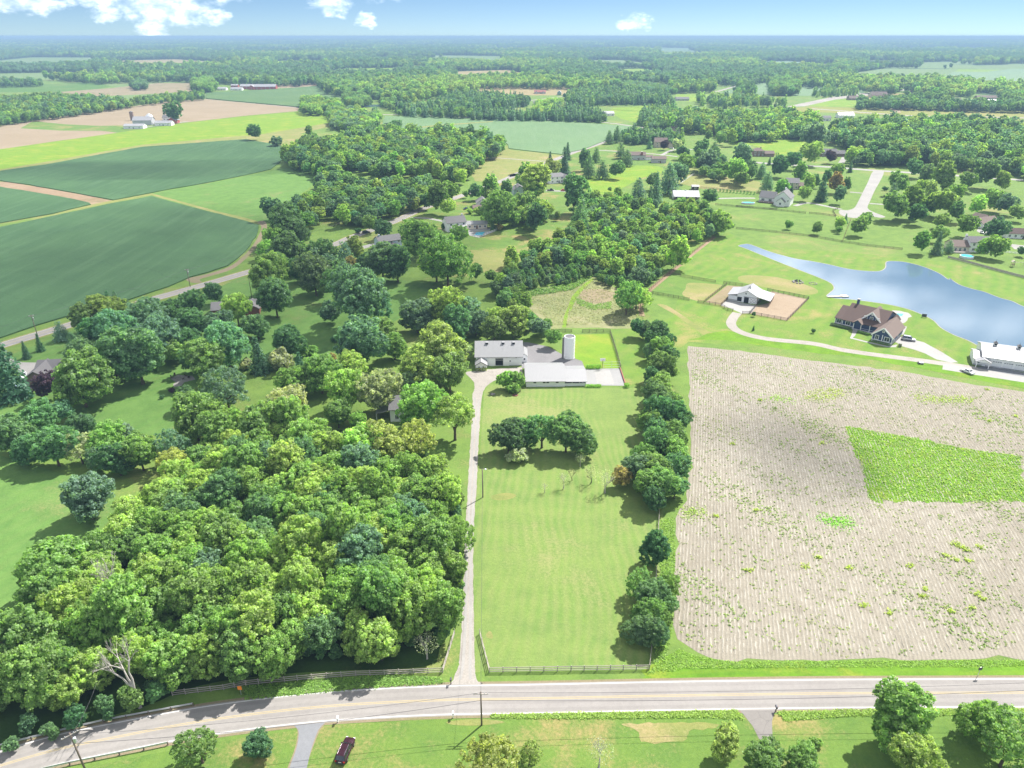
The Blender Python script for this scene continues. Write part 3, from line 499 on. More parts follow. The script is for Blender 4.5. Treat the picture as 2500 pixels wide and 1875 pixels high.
# gravel drive to the barns
dl = [W('q', 1560, 700), W('q', 1600, 660), W('q', 1640, 560), W('m', 50, 1560), W('m', 63, 1400), W('m', 82, 900), W('m', 103, 500), W('m', 114, 330), W('m', 128, 100), W('l', 215, 870), W('l', 235, 800), W('l', 222, 725), W('l', 150, 645), W('l', 250, 625), W('l', 380, 610), W('l', 700, 590)]
dr = [W('q', 1830, 700), W('q', 1782, 660), W('q', 1765, 560), W('m', 138, 1560), W('m', 136, 1400), W('m', 131, 900), W('m', 155, 500), W('m', 161, 330), W('m', 172, 150), W('l', 300, 930), W('l', 322, 830), W('l', 372, 760), W('l', 452, 715), W('l', 580, 700), W('l', 720, 690)]
edge = smooth_line(dl, 4) + smooth_line(dr[::-1], 4)
sheet('drive_edge', [np.array([p[0], p[1], 0]) for p in offset(np.array(edge + [edge[0], edge[1]]), -0.35)[:-2]], 6 * Z, 'gravel_edge', 'worn grassy edge of the gravel drive')
drive = sheet('gravel_drive', edge, 7.5 * Z, 'gravel', 'long pale gravel drive from the road to the barns', rough=(1.0, .06))
for s_ in (0.28, 0.72):
    a = np.array(resample(np.array(dl[1:10]), 40)); b = np.array(resample(np.array(dr[1:10]), 40)); c = a * (1 - s_) + b * s_
    strip('wheel_track', c, 0.55, 9 * Z, 'concrete', parent=drive)
fld('asphalt_yard', 'l', [(700, 600), (690, 500), (715, 345), (760, 345), (950, 385), (1110, 470), (1290, 530), (1320, 600), (1110, 600)], 9, 'asphalt_yard', 'grey asphalt yard between barn and silo')
court = fld('sports_court', 'l', [(1326, 606), (1662, 600), (1718, 772), (1322, 768)], 9, 'concrete_court', 'pale concrete sports court')
sheet('court_panel', WL('l', [(1410, 608), (1560, 606), (1612, 758), (1440, 758)]), 10 * Z, 'concrete_white', parent=court)
# asphalt drive, near left, and cracked drive, near right
sheet('drive_edge', smooth_line(WL('q', [(340, 985), (395, 1040), (395, 1120), (370, 1220), (310, 1400), (430, 1400), (520, 1180), (580, 1040), (640, 975)]), 4, True), 5.5 * Z, 'gravel_edge', 'sandy edge of the dark asphalt drive')
sheet('asphalt_drive', smooth_line(WL('q', [(365, 985), (405, 1050), (405, 1120), (385, 1210), (320, 1420), (440, 1420), (505, 1200), (560, 1050), (615, 970)]), 4, True), 7.5 * Z, 'asphalt_drive', 'dark asphalt drive left of the parked car')
sheet('cracked_drive', WL('r', [(1025, 306), (1050, 335), (1085, 380), (1115, 440), (1125, 600), (1190, 600), (1168, 440), (1165, 360), (1180, 306)]), 7.5 * Z, 'asphalt_old', 'short cracked asphalt drive at the bottom right')
# the second road, winding from the left edge to the far crossroad
r2 = smooth_line([W('d', -500, 1715), W('d', 0, 1562), W('d', 280, 1478), W('d', 540, 1400), W('d', 1080, 1230), W('d', 1400, 1140), W('d', 1620, 1078), W('d', 1880, 1003), W('e', 220, 1188), W('e', 620, 1060), W('e', 800, 985), W('e', 1080, 882), W('e', 1250, 805), W('e', 1370, 757), W('e', 1580, 690), W('e', 1850, 592), W('e', 2000, 527), W('f', 150, 540), W('f', 420, 440), W('f', 600, 370), W('f', 840, 288), W('f', 1000, 213), W('f', 1140, 178)], 5)
strip('road_shoulder', r2, 8.5, 6 * Z, 'grass_dry', 'dry grass shoulder of the winding road')
road2 = strip('road', r2, 6.3, 8 * Z, 'asphalt', 'winding two lane road past the soybean fields')
for s_ in (-1, 1):
    strip('road_edge_line', r2[:60], 0.16, 10 * Z, 'line_white', parent=road2, off=s_ * 2.9); strip('road_centre_line', r2[:60], 0.11, 10 * Z, 'line_yellow', parent=road2, off=s_ * 0.14)
strip('road', smooth_line([W('f', 1160, 185), W('f', 1070, 180), W('f', 850, 150), W('f', 450, 126), W('b', 1050, 752), W('b', 600, 733), W('b', 360, 728), W('b', 280, 725)], 4), 7.0, 7 * Z, 'gravel', 'pale straight road along the far side of the pale soybean field')
strip('farm_track', smooth_line([W('b', 1000, 690), W('b', 1150, 670), W('b', 1280, 640), W('b', 1400, 625), W('b', 1540, 605)], 4), 6.0, 7 * Z, 'gravel', 'pale lane to the farmhouse in the tan field')
strip('farm_track', smooth_line([W('a', 1310, 628), W('a', 1600, 655), W('a', 1910, 685)], 4), 5.0, 7 * Z, 'gravel', 'pale lane along the corn field')
strip('farm_track', smooth_line([W('a', 860, 810), W('a', 1000, 798), W('a', 1190, 772)], 4), 6.0, 7 * Z, 'gravel', 'pale lane to the white farm')
strip('lane', smooth_line([W('e', 1800, 404), W('e', 2111, 428), W('f', 390, 432), W('f', 470, 425)], 4), 3.0, 7 * Z, 'gravel', 'pale lane across the dry yellow lawn')
strip('lane', smooth_line([W('f', 790, 352), W('f', 1000, 365), W('f', 1250, 385), W('f', 1370, 400)], 4), 4.0, 7 * Z, 'concrete', 'pale lane past the beige houses')
strip('lane', smooth_line([W('f', 1250, 390), W('f', 1330, 352), W('f', 1430, 345), W('f', 1530, 350)], 4), 4.0, 7.5 * Z, 'concrete', 'pale branch lane towards the plum tree house')
strip('lane', smooth_line([W('f', 1660, 708), W('f', 1800, 705), W('f', 1940, 705)], 4), 3.5, 7 * Z, 'concrete', 'pale drive leading to the white house with the oval pool')
strip('lane', smooth_line([W('f', 400, 650), W('f', 480, 652), W('f', 560, 655)], 4), 4.5, 7 * Z, 'concrete', 'short pale drive with the black pickup')
strip('lane', smooth_line([W('e', 1210, 848), W('e', 1330, 853), W('e', 1480, 880)], 4), 3.2, 7 * Z, 'concrete', 'narrow pale drive to the white house with the pool')
strip('lane', smooth_line([W('e', 840, 1075), W('e', 920, 1052), W('e', 980, 1040)], 4), 5.0, 7 * Z, 'concrete', 'pale drive beside the pale blue house')
# cul de sac
sheet('street', WL('h', [(1050, 530), (1130, 532), (1100, 610), (1060, 680), (1025, 760), (1005, 815), (1060, 850), (1140, 880), (1110, 890), (1040, 880), (980, 878), (920, 892), (850, 885), (800, 868), (783, 845), (800, 828), (850, 832), (900, 815), (925, 780), (965, 700), (1010, 610)]), 8 * Z, 'concrete', 'pale concrete cul de sac street', smooth=3)
strip('street', smooth_line([W('h', 100, 460), W('h', 330, 478), W('h', 540, 490), W('h', 740, 500), W('h', 920, 515), W('h', 1060, 525), W('h', 1310, 540), W('h', 1700, 565), W('h', 2212, 600)], 4), 8.0, 7 * Z, 'concrete', 'pale cross street in front of the right hand woods')
strip('lane', smooth_line([W('h', 800, 470), W('h', 825, 430), W('h', 850, 390)], 4), 5.0, 8 * Z, 'concrete', 'pale drive beside the grey roofed house')
strip('lane', smooth_line([W('h', 445, 798), W('h', 540, 775), W('h', 660, 795), W('h', 800, 825)], 4), 3.4, 7 * Z, 'concrete', 'pale walk from the white house to the cul de sac')
strip('lane', smooth_line([W('h', 870, 692), W('h', 965, 700)], 3), 3.4, 9 * Z, 'concrete', 'short pale drive left of the cul de sac')
strip('lane', smooth_line([W('h', 1020, 780), W('h', 1140, 788)], 3), 3.4, 9 * Z, 'concrete', 'short pale drive right of the cul de sac')
sheet('drive_pad', WL('v5', [(1350, 640), (1480, 660), (1560, 740), (1520, 760), (1400, 720), (1330, 680)]), 8 * Z, 'concrete', 'pale parking pad by the tan roofed house')
sheet('drive_pad', WL('v5', [(1880, 900), (2300, 950), (2300, 1010), (2000, 1000)]), 8 * Z, 'concrete', 'pale parking pad right of the house with the round pool')
sheet('lot', WL('c', [(700, 680), (780, 660), (1000, 615), (1200, 590), (1450, 560), (1450, 575), (1220, 605), (1000, 635), (820, 675)]), 7 * Z, 'gravel', 'pale far street by the distant houses')
strip('road', smooth_line([W('c', 860, 690), W('c', 1000, 700), W('c', 1500, 735), W('c', 1900, 742), W('c', 2500, 755)], 4), 12.0, 7 * Z, 'gravel', 'pale far road at the right behind the woods')
sheet('bare_strip', WL('w3', [(820, 305), (900, 305), (935, 360), (860, 365)]), 6 * Z, 'sand', 'reddish bare strip across the yellow grass')
strip('road', smooth_line([W('c', 250, 585), W('c', 390, 545)], 4), 9.0, 7 * Z, 'gravel', 'pale far lane beside a big round tree')
# the blue house's drive
cd = smooth_line([W('v2', 1180, 560), W('v2', 1130, 620), W('v2', 1105, 690), W('v2', 1160, 760), W('v2', 1300, 820), W('v2', 1500, 865), W('v2', 1700, 890), W('v2', 2100, 930), W('i', 1050, 660), W('i', 1250, 690), W('i', 1600, 735), W('i', 1900, 780), W('i', 2300, 860)], 5)
strip('gravel_drive', cd, 3.9, 7 * Z, 'gravel', 'curved gravel drive from the horse barn past the blue house')
sheet('concrete_drive', WL('v1', [(1400, 790), (1440, 870), (1490, 920), (1720, 960), (1880, 1000), (2212, 1180), (2500, 1360), (2380, 1370), (2110, 1310), (1900, 1200), (1700, 1130), (1480, 1070), (1400, 1010), (1330, 990), (1350, 880)]), 8.5 * Z, 'concrete_white', 'bright concrete drive beside the dark blue house')
sheet('concrete_pad', WL('v3', [(210, 995), (420, 1020), (700, 1075), (780, 1090), (2300, 1330), (2300, 1460), (830, 1230), (660, 1200), (190, 1125)]), 9 * Z, 'concrete_white', 'bright concrete parking strip in front of the white garage')
sheet('garage_apron', WL('v3', [(960, 1060), (1250, 1060), (2100, 1210), (2300, 1290), (2300, 1340), (1300, 1160), (1000, 1110)]), 9.5 * Z, 'asphalt_drive', 'grey apron in front of the garage doors')
sheet('walkway', WL('v1', [(610, 760), (690, 800), (640, 890), (600, 920), (860, 985), (1230, 1070), (1300, 1060), (1410, 1040), (1380, 1090), (1220, 1090), (850, 1005), (550, 930), (580, 870)]), 9 * Z, 'concrete_white', 'pale concrete walk round the front of the dark blue house')
sheet('barn_apron', WL('v2', [(1060, 405), (1400, 470), (1420, 470), (1350, 560), (1240, 570), (1130, 520), (980, 470)]), 8 * Z, 'concrete_white', 'bright concrete apron in front of the horse barn')
sheet('patio', WL('v1', [(1320, 425), (1450, 435), (1600, 470), (1640, 500), (1670, 540), (1600, 560), (1590, 600), (1540, 650), (1480, 665), (1430, 655), (1440, 690), (1580, 720), (1520, 860), (1450, 880), (1420, 800), (1400, 700), (1330, 600), (1290, 480)]), 8 * Z, 'concrete_white', 'bright patio beside the dark blue house')
sheet('patio', WL('v6', [(1380, 720), (1750, 690), (1690, 660), (1360, 640), (1200, 680), (1195, 745), (1300, 740), (1510, 790), (1530, 790), (1755, 700)]), 8 * Z, 'concrete_white', 'white pool terrace behind the white house')
sheet('drive_pad', WL('v7', [(0, 290), (100, 330), (240, 375), (480, 378), (480, 430), (390, 500), (400, 660), (300, 670), (150, 665), (230, 590), (200, 470), (100, 420), (-100, 400)]), 8 * Z, 'concrete', 'pale parking yard of the grey roofed ranch house')
sheet('stone_patio', WL('v7', [(1840, 550), (1920, 510), (2080, 520), (2110, 560), (1990, 590), (1960, 630), (1880, 640), (1870, 610), (1900, 590)]), 6 * Z, 'stone', 'irregular stone fire pit patio on the lawn')
# ------------------------------------------------------------------ tree prototypes
def unit(v): return v / np.maximum(np.linalg.norm(v, axis=1, keepdims=True), 1e-6)
def cards(c, nrm, half, rng, aspect=0.7):
    n = len(c); nrm = unit(nrm); t = unit(np.cross(nrm, rng.normal(size=(n, 3)))); b = np.cross(nrm, t)
    h = half[:, None]; t = t * h; b = b * h * aspect
    V = np.stack([c - t - b * .4, c + b * -.9 + t * .3, c + t + b * .5, c + b - t * .4], 1)
    return V + nrm[:, None, :] * (rng.normal(size=(n, 4, 1)) * h[:, None] * .18)
def quads_mesh(name, V, lv, mat):
    n = len(V); me = bpy.data.meshes.new(name); me.vertices.add(4 * n); me.vertices.foreach_set('co', np.ascontiguousarray(V, np.float32).reshape(-1))
    me.loops.add(4 * n); me.loops.foreach_set('vertex_index', np.arange(4 * n, dtype=np.int32)); me.polygons.add(n)
    me.polygons.foreach_set('loop_start', np.arange(0, 4 * n, 4, dtype=np.int32)); me.polygons.foreach_set('loop_total', np.full(n, 4, np.int32)); me.update(calc_edges=True)
    if lv is not None:
        a = me.attributes.new('lv', 'FLOAT', 'FACE'); a.data.foreach_set('value', np.clip(lv, 0, 1).astype(np.float32))
    me.materials.append(MATS[mat]); return me
def fib(n, rng):
    i = np.arange(n) + .5; ph = np.arccos(1 - 2 * i / n); th = math.pi * (1 + 5 ** .5) * i + rng.uniform(0, 6)
    return np.stack([np.cos(th) * np.sin(ph), np.sin(th) * np.sin(ph), np.cos(ph)], 1)
def crown_mesh(name, seed, R, RZ, zc, nc, per, leaf, rc=(.22, .34), low=-.62, inner=.25, lobe=.22, up=.35, nsub=5):
    """leaf cards on clumps spread over the surface of several merged sub-crowns"""
    rng = np.random.default_rng(seed); th0 = rng.uniform(0, 6.28)
    O = [np.array([0, 0, .12 * RZ])]; S = [.70]
    for k_ in range(nsub - 1):
        a = th0 + 2 * math.pi * k_ / (nsub - 1) + rng.uniform(-.5, .5); q = rng.uniform(.30, .52); O.append(np.array([math.cos(a) * q * R, math.sin(a) * q * R, rng.uniform(-.42, .38) * RZ])); S.append(rng.uniform(.40, .62) * (1 + lobe * rng.uniform(-.5, .6)))
    sc3 = np.array([R, R, RZ]); Cs, Ds = [], []
    for j, (o, s_) in enumerate(zip(O, S)):
        d = unit(fib(int(nc * s_ * s_ * 1.15) + 4, rng) + rng.normal(0, .2, (int(nc * s_ * s_ * 1.15) + 4, 3))); c = o + d * sc3 * s_ * rng.uniform(.66, 1.06, (len(d), 1)); keep = (c[:, 2] / RZ > low) & (c[:, 2] + zc > .5)
        for j2, (o2, s2) in enumerate(zip(O, S)):
            if j2 != j: keep &= np.linalg.norm((c - o2) / (sc3 * s2), axis=1) > .74
        Cs.append(c[keep]); Ds.append(d[keep])
    C = np.concatenate(Cs) + np.array([0, 0, zc]); d = np.concatenate(Ds); nc = len(C); cr = R * rng.uniform(*rc, nc) * .86; cv = rng.uniform(-.32, .32, nc)
    idx = np.repeat(np.arange(nc), per); n = len(idx)
    v = unit(rng.normal(size=(n, 3)) + d[idx] * .85 + np.array([0, 0, up])); p = C[idx] + v * (cr[idx] * rng.uniform(.45, 1.22, n))[:, None] * np.array([1, 1, .82])
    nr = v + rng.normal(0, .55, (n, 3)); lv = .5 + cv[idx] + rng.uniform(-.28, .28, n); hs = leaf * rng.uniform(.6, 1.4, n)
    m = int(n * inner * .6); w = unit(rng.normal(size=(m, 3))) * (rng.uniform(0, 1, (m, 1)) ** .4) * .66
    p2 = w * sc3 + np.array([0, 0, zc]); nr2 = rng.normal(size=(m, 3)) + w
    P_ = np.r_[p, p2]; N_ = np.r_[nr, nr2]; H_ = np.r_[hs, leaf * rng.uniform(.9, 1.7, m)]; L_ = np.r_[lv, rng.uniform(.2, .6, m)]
    return quads_mesh(name, cards(P_, N_, H_, rng), L_, 'leaf'), C
def conifer_mesh(name, seed, R, Hh, tiers, per, leaf, skirt=.4, power=.85):
    rng = np.random.default_rng(seed); P_, N_, H_, L_ = [], [], [], []
    for k_ in range(tiers):
        f = k_ / tiers; z = skirt + (Hh - skirt) * f; r = R * (1 - f) ** power * rng.uniform(.85, 1.1); nb = max(4, int(11 * (1 - f) + 3))
        for q in range(nb):
            a = 2 * math.pi * (q + rng.uniform(0, 1)) / nb; rr = r * rng.uniform(.75, 1.12); n = max(3, int(per * (1 - f * .6))); tt = rng.uniform(.2, 1, n) ** .7; bv = rng.uniform(-.2, .2)
            x = np.stack([np.cos(a) * rr * tt, np.sin(a) * rr * tt, z + .25 * r * (.3 - tt) + rng.normal(0, .1, n)], 1) + rng.normal(0, .07 * R, (n, 3))
            P_.append(x); N_.append(np.stack([np.full(n, math.cos(a)) * .7, np.full(n, math.sin(a)) * .7, np.full(n, .8)], 1) + rng.normal(0, .35, (n, 3))); H_.append(leaf * rng.uniform(.7, 1.3, n)); L_.append(.45 + bv + rng.uniform(-.25, .25, n))
    return quads_mesh(name, cards(np.concatenate(P_), np.concatenate(N_), np.concatenate(H_), rng, .5), np.concatenate(L_), 'leaf')
def trunk_mesh(name, seed, zc, C, r0=.22, nl=7, fork=.35, mat='bark'):
    rng = random.Random(seed); m = MB(); top = zc * .95
    m.tube([(0, 0, -.2), (0, 0, .3), (.05, .03, top * .5), (.1, 0, top)], [r0 * 1.5, r0 * 1.05, r0 * .8, r0 * .35], 7)
    for c in rng.sample([tuple(x) for x in C], min(nl, len(C))):
        z0 = top * rng.uniform(fork, .75); e = Vector(c); s = Vector((.03, .02, z0)); mid = s.lerp(e, .5) + Vector((0, 0, .25))
        m.tube([s, mid, e], [r0 * .5, r0 * .32, r0 * .1], 5)
    me = m.mesh(name, True); me.materials.append(MATS[mat]); return me
PROTO = {}          # name -> (crown mesh, trunk mesh, crown radius, centre height / radius)
def broad(name, seed, R, RZ, zc, nc, per, leaf, r0=.24, nl=7, fork=.35, **kw):
    cm, C = crown_mesh(name + '_crown', seed, R, RZ, zc, nc, per, leaf, **kw); PROTO[name] = (cm, trunk_mesh(name + '_trunk', seed, zc, C, r0, nl, fork), R, zc / R)
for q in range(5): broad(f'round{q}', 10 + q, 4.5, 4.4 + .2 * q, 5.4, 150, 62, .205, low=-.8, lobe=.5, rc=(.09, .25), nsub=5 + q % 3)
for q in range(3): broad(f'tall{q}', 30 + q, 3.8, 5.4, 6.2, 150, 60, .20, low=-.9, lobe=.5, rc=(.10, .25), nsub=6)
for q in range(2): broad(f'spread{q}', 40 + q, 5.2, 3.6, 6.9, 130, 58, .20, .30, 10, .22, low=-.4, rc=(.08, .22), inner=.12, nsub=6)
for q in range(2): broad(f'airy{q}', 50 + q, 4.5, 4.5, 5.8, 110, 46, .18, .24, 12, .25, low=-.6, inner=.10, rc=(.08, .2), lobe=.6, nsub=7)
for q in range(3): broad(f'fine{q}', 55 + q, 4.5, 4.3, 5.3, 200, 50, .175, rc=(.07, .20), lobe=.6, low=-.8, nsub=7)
for q in range(2): broad(f'shrub{q}', 60 + q, 1.6, 1.35, 1.25, 30, 50, .16, .08, 5, .1, low=-.8)
for q in range(2):
    cm = conifer_mesh(f'spruce{q}_crown', 70 + q, 2.7, 9.5, 20, 16, .26); PROTO[f'spruce{q}'] = (cm, trunk_mesh(f'spruce{q}_trunk', 3, 8.5, [(0, 0, 8)], .16, 1), 2.7, 4.2 / 2.7)
cm = conifer_mesh('pine_crown', 77, 3.6, 9.0, 11, 24, .30, 1.6, .55); PROTO['pine'] = (cm, trunk_mesh('pine_trunk', 5, 8, [(0, 0, 7)], .2, 1), 3.6, 4.9 / 3.6)
cm = conifer_mesh('column_crown', 78, 1.3, 5.5, 16, 14, .20, .15, .5); PROTO['column'] = (cm, trunk_mesh('column_trunk', 5, 4.5, [(0, 0, 4)], .1, 1), 1.3, 2.6 / 1.3)
# bare, twiggy trees
def bare_mesh(name, seed, Hh, mat, depth=4):
    rng = random.Random(seed); m = MB()
    def grow(p, d, L, r, k_):
        e = p + d * L; md = p.lerp(e, .5) + Vector((rng.uniform(-.08, .08), rng.uniform(-.08, .08), 0)) * L
        m.tube([p, md, e], [r, r * .8, r * .55], 5 if k_ > 2 else 3, False)
        if k_ == 0: return
        for _ in range(rng.choice((2, 3, 3))):
            nd = (d + Vector((rng.uniform(-1, 1), rng.uniform(-1, 1), rng.uniform(-.25, .6))) * .75).normalized(); grow(e, nd, L * rng.uniform(.6, .82), r * .55, k_ - 1)
    grow(Vector((0, 0, -.1)), Vector((rng.uniform(-.15, .15), rng.uniform(-.15, .15), 1)).normalized(), Hh * .3, Hh * .034, depth)
    me = m.mesh(name, True); me.materials.append(MATS[mat]); return me
for q in range(3):
    Hh = 5.0; rng_ = np.random.default_rng(90 + q); n_ = 420
    w_ = unit(rng_.normal(size=(n_, 3))) * (rng_.uniform(0, 1, (n_, 1)) ** .4) * np.array([2.1, 2.1, 1.5]) + np.array([0, 0, 3.5])
    PROTO[f'bare{q}'] = (quads_mesh(f'bare{q}_leaves', cards(w_, rng_.normal(size=(n_, 3)), rng_.uniform(.06, .12, n_), rng_), rng_.uniform(.2, .8, n_), 'leaf'), bare_mesh(f'bare{q}_branches', 90 + q, Hh, 'bark_pale' if q != 1 else 'bark', 5), 2.2, 3.2 / 2.2)
# light versions for the mass of trees farther off
FARP = []
def far_proto(kind, seed):
    if kind == 'c': me = conifer_mesh(f'far_conifer_{seed}', seed, 2.7, 9.5, 9, 7, .55); return me
    if kind == 't': return crown_mesh(f'far_tall_{seed}', seed, 3.8, 5.4, 6.6, 56, 16, .46, rc=(.12, .28), low=-.95, inner=.3)[0]
    return crown_mesh(f'far_round_{seed}', seed, 4.5, 4.6, 5.6, 60, 16, .48, rc=(.12, .28), low=-.95, inner=.3)[0]
for kd, sd in (('r', 201), ('r', 202), ('r', 203), ('t', 204), ('t', 205), ('c', 206)): FARP.append((kd, far_proto(kd, sd)))
MIDP = [(kd, crown_mesh(f'mid_{sd}', sd, *((4.5, 4.5, 5.8) if kd == 'r' else (3.6, 5.2, 6.4)), 110, 30, .30, rc=(.09, .24), low=-.9, inner=.3)[0]) for kd, sd in (('r', 301), ('r', 302), ('r', 303), ('t', 304), ('t', 305))] + [('c', conifer_mesh('mid_conifer', 306, 2.5, 8.5, 15, 10, .36))]

TINT = dict(g=(.098, .157, .056), d=(.052, .104, .052), l=(.150, .205, .066), y=(.165, .196, .068), b=(.084, .138, .094), s=(.185, .205, .135), p=(.040, .024, .042), o=(.165, .140, .062), c=(.042, .086, .052), v=(.114, .176, .056), k=(.074, .130, .062))
CNAME = dict(g='mid green', d='dark green', l='light green', y='yellowish green', b='blue green', s='pale silvery', p='dark purple', o='orange tinged', c='deep green', v='bright green', k='deep green')
WORDS = dict(round='rounded tree', tall='tall oval tree', spread='spreading tree', airy='open crowned tree', fine='bushy tree', shrub='shrub', spruce='conical spruce', pine='ragged pine', column='columnar evergreen', bare='nearly bare tree')
NAMES = dict(round='broadleaf_tree', tall='broadleaf_tree', spread='broadleaf_tree', airy='broadleaf_tree', fine='broadleaf_tree', shrub='shrub', spruce='spruce_tree', pine='pine_tree', column='evergreen_tree', bare='bare_tree')
trng = np.random.default_rng(2024)
TREES = []          # (root, family, colour letter, radius, zone)
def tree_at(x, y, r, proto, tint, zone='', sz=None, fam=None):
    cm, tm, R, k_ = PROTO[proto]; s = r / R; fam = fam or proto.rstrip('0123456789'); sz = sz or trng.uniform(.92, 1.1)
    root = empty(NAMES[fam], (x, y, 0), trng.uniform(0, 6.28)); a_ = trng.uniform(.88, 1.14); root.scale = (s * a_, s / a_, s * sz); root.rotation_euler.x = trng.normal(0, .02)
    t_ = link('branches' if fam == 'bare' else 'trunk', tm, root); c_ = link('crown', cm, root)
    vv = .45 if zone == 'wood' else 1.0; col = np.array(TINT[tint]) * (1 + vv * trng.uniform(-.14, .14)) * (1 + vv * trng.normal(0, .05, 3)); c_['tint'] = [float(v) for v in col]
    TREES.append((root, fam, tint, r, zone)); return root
def pick(fam): return trng.choice([k_ for k_ in PROTO if k_.rstrip('0123456789') == fam])
def crown_xy(u, v, rpx, k_):
    """ground position and radius of the crown that shows at pixel (u, v) with radius rpx"""
    z = 6.0
    for _ in range(4):
        p = G(u, v, z); depth = (p - np.array([0, 0, HCAM])) @ _F; r = rpx * depth / FPX; z = k_ * r
    return p[0], p[1], r
FAMS = {'g': ('round', 'round', 'fine', 'tall'), 'd': ('round', 'round', 'fine'), 'l': ('round', 'fine', 'tall'), 'y': ('fine', 'round'), 'b': ('fine', 'airy', 'round'), 's': ('airy', 'fine'), 'p': ('round',), 'o': ('fine', 'round'), 'c': ('spruce',), 'v': ('round', 'fine'), 'k': ('round',)}
def singles(t, lst, zone=''):
    for it in lst:
        x, y, rr, kd = it[:4]; fam = it[4] if len(it) > 4 else trng.choice(FAMS[kd]); pr = pick(fam); cm, tm, R, k_ = PROTO[pr]
        rr = rr * (1.17 if t in 'efh' else 1.1 if zone == 'row' else 1.04); u, v = T(t, x, y); gx, gy, r = crown_xy(u, v, rr * K[t][2], k_); tree_at(gx, gy, r, pr, kd, zone)
# ------------------------------------------------------------------ the trees one can tell apart
singles('o', [(480, 135, 130, 'b', 'round'), (310, 520, 180, 'g', 'round'), (1105, 1530, 112, 'g', 'airy'), (1432, 1530, 80, 'd', 'round')])
singles('q', [(1900, 1300, 230, 'y', 'airy'), (2190, 1240, 90, 'y', 'airy'), (1390, 380, 110, 's', 'bare')])
singles('r', [(975, 450, 62, 'l', 'tall'), (1140, 515, 76, 'g', 'round'), (1290, 510, 72, 'g', 'fine'), (1690, 315, 108, 'v', 'tall'), (1755, 510, 98, 'l', 'fine'), (2040, 345, 88, 'v', 'fine'), (2160, 440, 120, 'g', 'airy'), (450, 490, 62, 's', 'bare'), (1350, 445, 22, 'l', 'shrub')])
singles('m', [(335, 265, 96, 'd', 'fine'), (420, 255, 80, 'k', 'fine'), (530, 225, 92, 'k', 'spread'), (670, 255, 98, 'k', 'fine'), (750, 275, 95, 'k', 'fine'), (390, 378, 55, 's', 'shrub'), (752, 405, 32, 's', 'bare'), (655, 520, 42, 's', 'bare'), (815, 480, 48, 's', 'bare'), (898, 525, 58, 's', 'bare'), (545, 565, 26, 's', 'bare'), (705, 488, 30, 's', 'bare'), (985, 500, 55, 'o', 'airy'),
              (1180, 905, 72, 'd', 'tall'), (1085, 1120, 82, 'g', 'airy'), (1160, 1185, 92, 'k', 'fine'), (1245, 1140, 72, 'g', 'fine'), (1255, 1225, 66, 'k', 'airy'), (1140, 1290, 86, 'g', 'fine'), (1115, 1390, 82, 'k', 'fine'), (1195, 1400, 76, 'd', 'fine'), (1200, 1310, 60, 'g', 'airy'),
              (1300, 350, 82, 'g', 'fine'), (1200, 310, 88, 'k', 'fine'), (1120, 360, 66, 'g', 'airy'), (1090, 440, 82, 'b', 'fine'), (1170, 450, 92, 'g', 'fine'), (1270, 450, 86, 'k', 'fine'), (1130, 540, 84, 'g', 'fine'), (1230, 545, 92, 'g', 'round'), (1300, 560, 66, 'k', 'fine'), (1180, 620, 74, 'd', 'fine'), (1240, 140, 95, 'd', 'fine'), (1150, 190, 75, 'g', 'fine'), (1320, 170, 70, 'd', 'fine'), (1200, 60, 88, 'k', 'fine'), (1290, 80, 78, 'g', 'fine'), (1190, 240, 84, 'k', 'fine'), (1290, 250, 80, 'g', 'fine')], 'row')
singles('l', [(1850, 200, 90, 'd', 'round'), (2040, 230, 115, 'd', 'fine'), (2060, 400, 115, 'g', 'round'), (2130, 480, 100, 'd', 'fine'), (2080, 590, 130, 'g', 'round'), (1990, 680, 100, 'd', 'fine'), (2070, 770, 120, 'g', 'fine'), (2100, 920, 125, 'g', 'round'), (1980, 330, 90, 'd', 'round'), (1960, 440, 80, 'k', 'fine'), (2150, 640, 88, 'g', 'fine'), (2000, 870, 92, 'k', 'fine'), (1930, 230, 80, 'k', 'fine'), (2120, 330, 84, 'd', 'fine'),
              (530, 715, 84, 'v', 'round'), (655, 705, 80, 'v', 'fine'), (620, 800, 60, 'v', 'shrub'), (870, 200, 100, 'b', 'fine'), (1005, 300, 80, 'g', 'airy'), (620, 120, 150, 'l', 'round'), (430, 190, 130, 'g', 'round'), (410, 90, 110, 'l', 'fine'), (690, 170, 80, 'g', 'fine'), (90, 150, 130, 'b', 'round'), (250, 150, 110, 'b', 'fine'), (150, 440, 70, 's', 'fine')])
